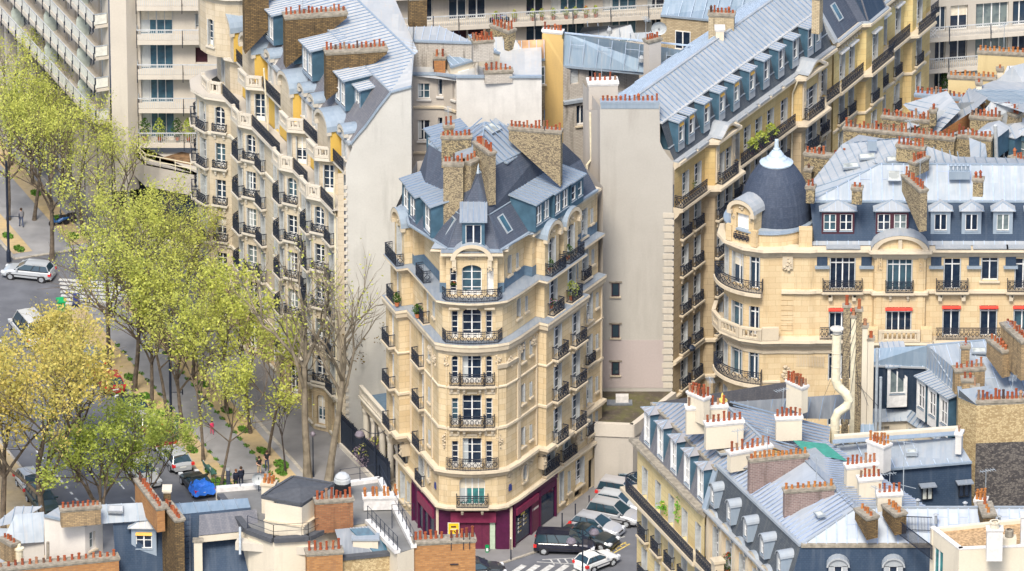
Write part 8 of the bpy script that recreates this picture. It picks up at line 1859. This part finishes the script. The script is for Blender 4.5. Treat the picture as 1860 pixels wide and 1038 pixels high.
car('small white hatchback driving on the street at the bottom edge', P(1084, 1030), 42, 3.6, 1.6, 1.38, 'hatch', (1., 1., .97), name='hatchback', grp='moving cars'); car('dark car parked below the pavement corner by the brick stack', P(868, 1048), 10, 4.2, 1.75, 1.5, 'hatch', (.05, .06, .07))
# ================================================================ people
plain('cloth_navy', (.012, .015, .03), .9); plain('cloth_black', (.02, .02, .022), .9); plain('cloth_pink', (.75, .05, .14), .8); plain('cloth_jeans', (.06, .08, .14), .9); plain('cloth_grey', (.2, .2, .22), .9); plain('cloth_khaki', (.42, .34, .22), .9); plain('skin', (.55, .33, .23), .6); plain('hair_dark', (.05, .03, .02), .8); plain('hair_brown', (.16, .07, .03), .8)
def person(label, c, face, h=1.75, top='cloth_black', low='cloth_jeans', coat=False, arms=0, stride=.18, hair='hair_dark', bare_leg=False, sleeve=True):
    k = h / 1.75; e = thing('person', label, 'person', 'people on the avenue', c, R(face)); me = bpy.data.meshes.new('body')
    sw = stride; hx = (.22, .30) if arms else (-.05, .05)
    V = [(0, 0, .95), (0, 0, 1.15), (0, 0, 1.38), (0, 0, 1.50), (.01, 0, 1.60), (.02, 0, 1.68),
         (0, .09, .90), (sw * .5, .10, .50), (sw, .10, .09), (sw + .13, .11, .035), (0, -.09, .90), (-sw * .3, -.10, .50), (-sw, -.10, .10), (-sw + .13, -.11, .035),
         (0, .18, 1.40), (-.02 + (.02 if arms else -sw * .3), .24, 1.14), (.03 + hx[0], .22 if not arms else .14, .90 if not arms else 1.12), (.06 + hx[0], .22 if not arms else .08, .80 if not arms else 1.14),
         (0, -.18, 1.40), (-.02 + sw * .3, -.24, 1.14), (.05 + hx[1], -.22 if not arms else -.14, .90 if not arms else 1.12), (.08 + hx[1], -.22 if not arms else -.08, .80 if not arms else 1.14)]
    E_ = [(0, 1), (1, 2), (2, 3), (3, 4), (4, 5), (0, 6), (6, 7), (7, 8), (8, 9), (0, 10), (10, 11), (11, 12), (12, 13), (2, 14), (14, 15), (15, 16), (16, 17), (2, 18), (18, 19), (19, 20), (20, 21)]
    rad = [.15, .14, .16, .06, .095, .08, .095, .065, .045, .04, .095, .065, .045, .04, .065, .05, .035, .035, .065, .05, .035, .035]
    if coat: rad[0] = .19; rad[1] = .17; rad[6] = rad[10] = .12; rad[14] = rad[18] = .08; rad[15] = rad[19] = .065
    me.from_pydata([(x * k, y * k, z * k) for x, y, z in V], E_, []);
    o = bpy.data.objects.new('body', me); COL.objects.link(o); m1 = o.modifiers.new('s', 'SKIN'); m2 = o.modifiers.new('u', 'SUBSURF'); m2.levels = 1
    for i, sv_ in enumerate(me.skin_vertices[0].data): sv_.radius = (rad[i] * k, rad[i] * k * (1.0)); sv_.use_root = i == 0
    dg = bpy.context.evaluated_depsgraph_get(); ev = o.evaluated_get(dg); nm = bpy.data.meshes.new_from_object(ev); bpy.data.objects.remove(o)
    nm.materials.clear(); [nm.materials.append(MATS[x]) for x in (top, low, 'skin', 'cloth_black')]
    for p in nm.polygons:
        z = p.center.z / k; y = abs(p.center.y) / k; p.use_smooth = True
        arm = y > .17 and z > .75 and p.center.z < 1.5 * k
        hand = (y > .19 and z < .9 and z > .7) or (arms and p.center.x / k > .22 and z > .95)
        p.material_index = 2 if (z > 1.49 or hand or (not sleeve and arm and z < 1.3)) else (0 if z > (.62 if coat else .98) or arm else (3 if z < .09 else (2 if bare_leg and z < .5 else 1)))
    put(nm, 'body', e); hr = MB(); hr.lathe((.0, 0, 1.655 * k), [(.10 * k, -.08 * k), (.115 * k, 0), (.10 * k, .07 * k), (.05 * k, .115 * k), (0, .12 * k)], hair, 10); q = hr.build('hair', e); q.location = (-.015, 0, 0)
    fc = MB(); 
    for sy in (-1, 1): fc.box(.10 * k, .118 * k, (sy * .035 - .012) * k, (sy * .035 + .012) * k, 1.60 * k, 1.615 * k, 'dark')
    fc.box(.10 * k, .13 * k, -.012 * k, .012 * k, 1.565 * k, 1.6 * k, 'skin'); fc.box(.10 * k, .112 * k, -.025 * k, .025 * k, 1.535 * k, 1.545 * k, 'canvas_red'); fc.build('face', e)
    return e
person('brown haired woman in a long dark coat walking away arm in arm', P(429, 888, .12), up_, 1.68, 'cloth_navy', 'cloth_navy', True, hair='hair_brown')
person('taller man in a dark coat and trousers walking away beside the woman', P(438, 886, .12), up_, 1.8, 'cloth_navy', 'cloth_navy', True)
person('man in a black T-shirt and pale shorts looking down at his hands', P(471, 866, .12), aa + 8, 1.74, 'cloth_black', 'cloth_khaki', False, 1, .05, bare_leg=True, sleeve=False)
person('person in a black top standing just behind the man in shorts', P(485, 855, .12), aa - 10, 1.72, 'cloth_black', 'cloth_jeans', False, 1, .05, sleeve=False)
person('small child in a pink top and leggings skipping along the path', P(385, 789, .12), aa, 1.15, 'cloth_pink', 'cloth_pink', False, 0, .16)
person('person in a grey top and jeans walking away on the far path', P(39, 413, .12), up_, 1.74, 'cloth_grey', 'cloth_jeans')
# ================================================================ street furniture
def lathe_thing(name, label, cat, c, parts, grp=None, rz=0.):
    e = thing(name, label, cat, grp, c, rz)
    for pn, fn in parts: m = MB(); fn(m); m.build(pn, e)
    return e
def twin_lamp(label, c, h, ang, col='iron'):
    e = thing('street_lamp', label, 'street lamp', 'street lamps', c, ang); p = MB(); p.lathe((0, 0, 0), [(.22, 0), (.2, .4), (.1, .6), (.07, 1.2), (.05, h), (.02, h + .7), (0, h + .75)], col, 10); p.build('pole', e)
    for sg in (-1, 1):
        a = MB(); a.tube([(0, 0, h - .25), (sg * .45, 0, h - .2), (sg * .95, 0, h + .15), (sg * 1.15, 0, h + .1), (sg * 1.2, 0, h - .05)], .035, col, 6); a.build('arm', e)
        s = MB(); s.lathe((sg * 1.2, 0, h - .55), [(0, -.12), (.3, .02), (.40, .2), (.30, .42), (.08, .55), (0, .56)], 'lamp_glass', 14); s.build('lamp_shade', e)
pass; twin_lamp('twin armed street lamp beside the wisteria by the iron fence', P(682, 882), 4.7, 0); twin_lamp('twin armed street lamp in front of the parked people carrier', P(1058, 1090), 5.6, .75)
def mast(name, label, cat, c, h, arm=True, col='iron'):
    lathe_thing(name, label, cat, c, [('pole', lambda m: m.lathe((0, 0, 0), [(.2, 0), (.18, .9), (.11, 1.1), (.10, h), (0, h)], col, 10))] + ([('arm', lambda m: (m.tube([(0, 0, h * .45), (.95, 0, h * .45)], .04, col, 6), m.tube([(.95, 0, h * .45 - .2), (.95, 0, h * .45 + .25)], .05, col, 6)))] if arm else []), 'tall dark masts')
mast('lighting_mast', 'tall dark mast behind the silver estate car', 'mast', P(16, 475, .1), 9.); mast('lighting_mast', 'tall dark mast beside the green parking meter', 'mast', P(311, 790, .1), 8.2)
lathe_thing('parking_meter', 'dark green parking meter column with a white notice on the tan strip', 'parking meter', P(320, 799, .12), [('cabinet', lambda m: (m.box(-.2, .2, -.15, .15, 0, 1.75, 'green_dark'), m.box(-.23, .23, -.18, .18, 1.75, 1.85, 'iron'))), ('notice', lambda m: (m.box(-.08, .08, -.16, -.15, 1.35, 1.6, 'white_paint'), m.box(-.06, .06, -.16, -.15, 1.05, 1.2, 'white_paint')))])
pass; pass
lathe_thing('advertising_column', 'slim dark column with a pale cap in the grass behind the flat roof', 'column', P(415, 892, .12), [('shaft', lambda m: m.lathe((0, 0, 0), [(.17, 0), (.17, 1.8), (.0, 1.8)], 'cloth_grey_dark', 12)), ('cap', lambda m: m.lathe((0, 0, 1.8), [(.18, 0), (.16, .16), (0, .2)], 'rim', 12))]); pass
def bench(c, ang):
    def seat(m):
        for k in range(4): m.box(-.95, .95, -.05 + k * .13, .05 + k * .13, .44, .48, 'bench_green')
    def back(m):
        for k in range(3): m.bar((-.95, .46 + k * .03, .6 + k * .14), (.95, .46 + k * .03, .6 + k * .14), .1, .03, 'bench_green', Vector((0, 1, 0)))
    lathe_thing('park_bench', 'dark green slatted bench beside the thin tree and the grass', 'bench', c, [('seat', seat), ('backrest', back)] + [('leg', (lambda s: (lambda m: (m.box(s - .03, s + .03, -.05, 0, 0, .44, 'iron_light'), m.box(s - .03, s + .03, .42, .48, 0, .98, 'iron_light'))))(s)) for s in (-.75, .75)], None, ang)
pass; bench(P(386, 862, .13), math.atan2(UA.y, UA.x) + math.pi)
lathe_thing('wheelie_bin', 'bright green wheelie bin at the near corner of the crossing', 'bin', P(111, 568, .12), [('body', lambda m: (m.poly([(-.24, -.25, .08), (.24, -.25, .08), (.3, -.35, 1.0), (-.3, -.35, 1.0)], 'green_bright'), m.poly([(.24, .25, .08), (-.24, .25, .08), (-.3, .35, 1.0), (.3, .35, 1.0)], 'green_bright'), m.poly([(.24, -.25, .08), (.24, .25, .08), (.3, .35, 1.), (.3, -.35, 1.)], 'green_bright'), m.poly([(-.24, .25, .08), (-.24, -.25, .08), (-.3, -.35, 1.), (-.3, .35, 1.)], 'green_bright'))), ('lid', lambda m: m.boxv((-.33, -.4, 1.0), (.66, 0, 0), (0, .8, .12), (0, 0, .08), 'green_bright')), ('wheel', lambda m: m.tube([(-.22, .28, .1), (-.17, .28, .1)], .1, 'rubber', 10)), ('wheel', lambda m: m.tube([(.17, .28, .1), (.22, .28, .1)], .1, 'rubber', 10))], None, .3)
lathe_thing('news_stand_box', 'dark blue kerbside box on a post next to the crossing stripes', 'box', P(138, 557, .12), [('cabinet', lambda m: m.box(-.22, .22, -.2, .2, .25, 1.1, 'plate_blue')), ('leg', lambda m: m.box(.24, .3, -.03, .03, 0, 1.5, 'iron')), ('base', lambda m: m.box(-.3, .3, -.25, .25, 0, .25, 'iron'))])
def scooter(label, c, ang, col):
    def wheel(x): return lambda m: m.tube([(x, -.06, .28), (x, .06, .28)], .28, 'rubber', 14)
    lathe_thing('motor_scooter', label, 'scooter', c, [('wheel', wheel(.65)), ('wheel', wheel(-.6)), ('body', lambda m: (m.tube([(-.8, 0, .62), (-.3, 0, .6), (.1, 0, .38), (.4, 0, .4), (.6, 0, .8)], [.1, .2, .14, .12, .13], col, 10), m.tube([(.6, 0, .3), (.5, 0, .95)], .05, 'iron', 6))), ('seat', lambda m: m.tube([(-.75, 0, .82), (-.05, 0, .78)], [.12, .14], 'rubber', 8)), ('handlebar', lambda m: m.tube([(.48, -.32, 1.02), (.52, 0, 1.0), (.48, .32, 1.02)], .025, 'iron', 6)), ('windscreen', lambda m: m.quad((.6, -.22, 1.0), (.6, .22, 1.0), (.5, .18, 1.35), (.5, -.18, 1.35), 'glass_car'))], 'parked motor scooters', R(ang))
paint_b = paint((.02, .10, .28)); scooter('blue scooter with a windscreen parked on the tan strip', P(108, 410, .13), 200, paint_b); scooter('black scooter beside the blue one on the tan strip', P(122, 406, .13), 195, paint((.02, .02, .03))); scooter('dark scooter behind leaves at the crossing', P(276, 520), 175, paint((.03, .03, .03)))
for i, (x, y, lab) in enumerate(((861, 1034, 'white topped bollard left of the pavement notch'), (928, 1017, 'white topped bollard at the pavement corner by the shop'), (1021, 958, 'black bollard nearest the people carrier on the pavement'), (1045, 941, 'black bollard in front of the shop end, second up the street'), (1070, 926, 'black bollard below the cellar vent, third up the street'), (1094, 911, 'black bollard beside the doorway, fourth up the street'), (1119, 880, 'black bollard farthest up the street'))):
    hh = 1.75 if i in (0, 1) else 1.1
    lathe_thing('bollard', lab, 'bollard', P(x, y, .11), [('post', lambda m: m.lathe((0, 0, 0), [(.06, 0), (.05, .1), (.045, hh), (0, hh)], 'iron', 8)), ('tip', lambda m: m.lathe((0, 0, hh), [(.055, 0), (.055, .1), (0, .13)], 'white_paint' if i < 2 else 'iron', 8))], 'bollards along the pavement')
lathe_thing('street_lamp', 'slim lamp post with a pale globe between the plane trunks', 'street lamp', P(569, 866, .1), [('pole', lambda m: m.lathe((0, 0, 0), [(.1, 0), (.05, .5), (.04, 3.4), (0, 3.4)], 'iron', 8)), ('lamp_shade', lambda m: m.lathe((0, 0, 3.4), [(.05, 0), (.2, .15), (.22, .3), (.12, .45), (0, .48)], 'lamp_glass', 10))], 'street lamps')
lathe_thing('advert_board', 'yellow poster board standing in front of the purple shop door', 'poster board', P(824, 1000, .11), [('board', lambda m: (m.box(-.45, .45, -.03, .02, .85, 2.35, 'paint_white'), m.box(-.4, .4, -.05, -.03, .9, 2.3, 'poster_yellow'), m.box(-.2, .2, -.06, -.05, 1.95, 2.08, 'wood_dark'), m.box(-.25, .28, -.06, -.05, 1.78, 1.84, 'paint_white'), m.bar((.0, -.055, 1.7), (.15, -.055, 1.5), .08, .01, 'wood_dark', Vector((0, 1, 0))))), ('leg', lambda m: m.box(-.38, -.33, -.03, .01, 0, .9, 'iron')), ('leg', lambda m: m.box(.33, .38, -.03, .01, 0, .9, 'iron'))]); pass
lathe_thing('waste_tub', 'small green tub at the foot of the purple shop front', 'tub', P(885, 1003, .11), [('tub', lambda m: m.lathe((0, 0, 0), [(.13, 0), (.17, .55), (.15, .55), (.14, .1), (0, .1)], 'green_bright', 10)), ('label', lambda m: m.box(-.08, .08, -.19, -.17, .15, .4, 'white_paint'))])
lathe_thing('wall_lantern', 'dark lantern on a bracket at the corner edge of the beige gable', 'lantern', P(1228, 628, 8.3), [('bracket', lambda m: (m.tube([(0, 0, 0), (1.0, -.4, .1)], .04, 'iron', 6), m.box(-.1, .05, -.1, .1, -.4, .4, 'iron'))), ('lamp_shade', lambda m: m.lathe((1.2, -.5, -.25), [(0, 0), (.3, .1), (.34, .3), (.15, .5), (0, .55)], 'iron', 12))])
# ================================================================ plants on balconies and terraces
bush('potted_plant', 'bushy plant on the sixth floor balcony of the left arched bay', P(996, 493, 21.3), .45, .9, 'leaf_dark'); bush('potted_plant', 'large leafy plant behind the railing of the right arched bay', P(1031, 470, 21.3), .6, .9, 'leaf_dark'); bush('potted_plant', 'leafy plant in a white pot on the fifth floor left balcony', P(721, 556, 17.9), .35, .8, 'leaf_dark'); bush('potted_plant', 'plants filling the small fifth floor balcony beside the recess', P(758, 577, 17.9), .45, .8, 'leaf_dark'); bush('potted_palm', 'small palm in a pot in the middle of the fifth floor front balcony', P(857, 611, 17.8), .38, .9, 'leaf_bright', 90, .1)
bush('flower_box', 'box of pink flowers on the fifth floor balcony under the small awning', P(1001, 560, 18.1), .75, .5, 'leaf_dark', 200, .06, m2='petal_pink'); bush('potted_plant', 'tall yellow green shrub on the fifth floor balcony', P(1038, 545, 17.9), .65, 1.3, 'leaf_green'); bush('box_ball', 'clipped box ball left of the centre of the second floor balcony', P(846, 834, 7.5), .42, .7, 'leaf_dark', 600, .05); bush('box_ball', 'clipped box ball right of the centre of the second floor balcony', P(866, 834, 7.5), .42, .7, 'leaf_dark', 600, .05); bush('box_ball', 'round clipped bush on the second floor right hand balcony', P(998, 793, 7.4), .5, .9, 'leaf_dark', 600, .05)
bush('geranium_box', 'red geraniums hanging on the top floor front railing', P(846, 527, 21.5), .6, .4, 'leaf_dark', 200, .06, False, 'flowers', 'petal_red'); bush('geranium_box', 'orange flowers at the left of the top floor front railing', P(824, 518, 22.1), .35, .25, 'leaf_dark', 120, .06, False, 'flowers', 'petal_red')
bush('potted_tree', 'bright green climbing plant on the long balcony of the cream corner building', P(1243, 964, 16.2), .8, 3.0, 'leaf_bright', 500, .13); bush('balcony_flowers', 'yellow flowers and grasses in the long balcony of the cream corner building', P(1205, 925, 16.8), .7, .6, 'leaf_bright', 160, .1, False, 'flowers', 'leaf_yellow'); bush('balcony_flowers', 'rambling green plant in the middle of the long balcony', P(1218, 936, 16.5), .6, .9, 'leaf_bright', 160, .08, False); bush('potted_plant', 'red flowering shrub between the stone balcony piers', P(1322, 1042, 16.3), .6, 1.4, 'leaf_dark', 260, .08, m2='petal_red')
bush('box_ball', 'dark clipped bush on the balcony nearest the beige gable', P(1253, 350, 21.2), .6, 1.0, 'leaf_dark', 500, .06); 
for i, (s, r_, lab) in enumerate(((12.6, .5, 'green shrub on the long balcony behind the dome finial'), (14.2, .7, 'tall leafy bush at the middle of the long balcony of the gable building'), (16.0, .6, 'trailing plant on the long balcony left of the green screen'))): bush('balcony_shrub', lab, FF.p(s, .45, 21.2), r_, 1.1, 'leaf_green', 260, .1)
for i, (x, m2, lab) in enumerate(((263, 'leaf_dark', 'tall shrub at the left end of the podium balcony'), (290, 'leaf_green', 'dark leaved tree in a pot before the podium curtain window'), (322, 'leaf_dark', 'thin shrub in the middle of the podium balcony'), (342, 'leaf_green', 'bush right of the middle on the podium balcony'), (360, 'leaf_dark', 'bush at the right end of the podium balcony'))): bush('balcony_shrub', lab, Q(x, 255, YC - .8), .55, 1.7, m2, 220, .1)
for i, (px, m2, lab) in enumerate(((897, None, 'small clay potted shrub next to the bicycles on the top balcony'), (930, 'leaf_yellow', 'tall yellow flowered pot on the top balcony'), (963, None, 'clay potted shrub left of the middle on the top balcony'), (980, 'leaf_yellow', 'yellow flowering broom above its clay pot on the top balcony'), (1000, None, 'green shrub in a square clay pot on the top balcony'), (1024, 'petal_pink', 'low planter box on the top balcony'), (1040, None, 'pale pot with small shrub near the planter box on the top balcony'), (1059, 'petal_red', 'clay pot with red flowers right of the planter on the top balcony'), (1077, None, 'clay pot at the right end of the row on the top balcony'))): bush('potted_plant', lab, FD.p(SD(px), .9, 16.02), .32, .75, 'leaf_green', 110, .08, m2=m2, grp='pots on the top balcony')
for k, (c1, c2) in enumerate((((-.75), 'paint_x'), ((.3), 'paint_y'))):
    p = FD.p(SD(897 if k == 0 else 908), .9, 16.02); col = paint((.5, .12, .4) if k == 0 else (.1, .25, .55))
    lathe_thing('childs_bicycle', ('pink' if k == 0 else 'blue') + ' child\'s bicycle leaning on the top balcony railing', 'bicycle', p, [('wheel', (lambda x: lambda m: m.tube([(x, -.02, .25), (x, .02, .25)], .24, 'rubber', 14))(x)) for x in (-.4, .4)] + [('frame', lambda m: (m.bar((-.4, 0, .25), (-.1, 0, .6), .05, .05, col), m.bar((-.1, 0, .6), (.3, 0, .62), .05, .05, col), m.bar((.4, 0, .25), (.28, 0, .8), .05, .05, col), m.bar((-.1, 0, .6), (0, 0, .25), .05, .05, col), m.bar((.28, -.2, .82), (.28, .2, .82), .03, .03, 'iron'))), ('saddle', lambda m: m.box(-.2, .02, -.06, .06, .68, .74, 'rubber'))], 'bicycles on the top balcony', FD.ang)
bush('wisteria', 'mauve wisteria growing through the iron fence beside the corner building', P(683, 850, .3), 1.9, 2.6, 'wisteria', 1800, .09, False, 'climber', 'leaf_lime', None); bush('wisteria', 'purple flowering bush behind the spiked fence by the garage', ST_(-.9, 17.2, .3), 1.3, 2.6, 'wisteria', 700, .12, False, 'climber', 'leaf_bright', None)
for (px, py, zz, nm, lab, hx) in ((1740, 128, 8.3, 'potted_plant', 'clipped column shrub on the trellis balcony', 1.6), (1712, 130, 8.3, 'potted_plant', 'dark round climber at the left of the trellis balcony', 2.0), (1838, 118, 8.3, 'potted_plant', 'round topped shrub at the right of the trellis balcony', 1.4)): bush(nm, lab, FD2.p(SD2(px), .8, 11.25), .5, hx, 'leaf_dark', 260, .1, grp='plants on the trellis balcony')
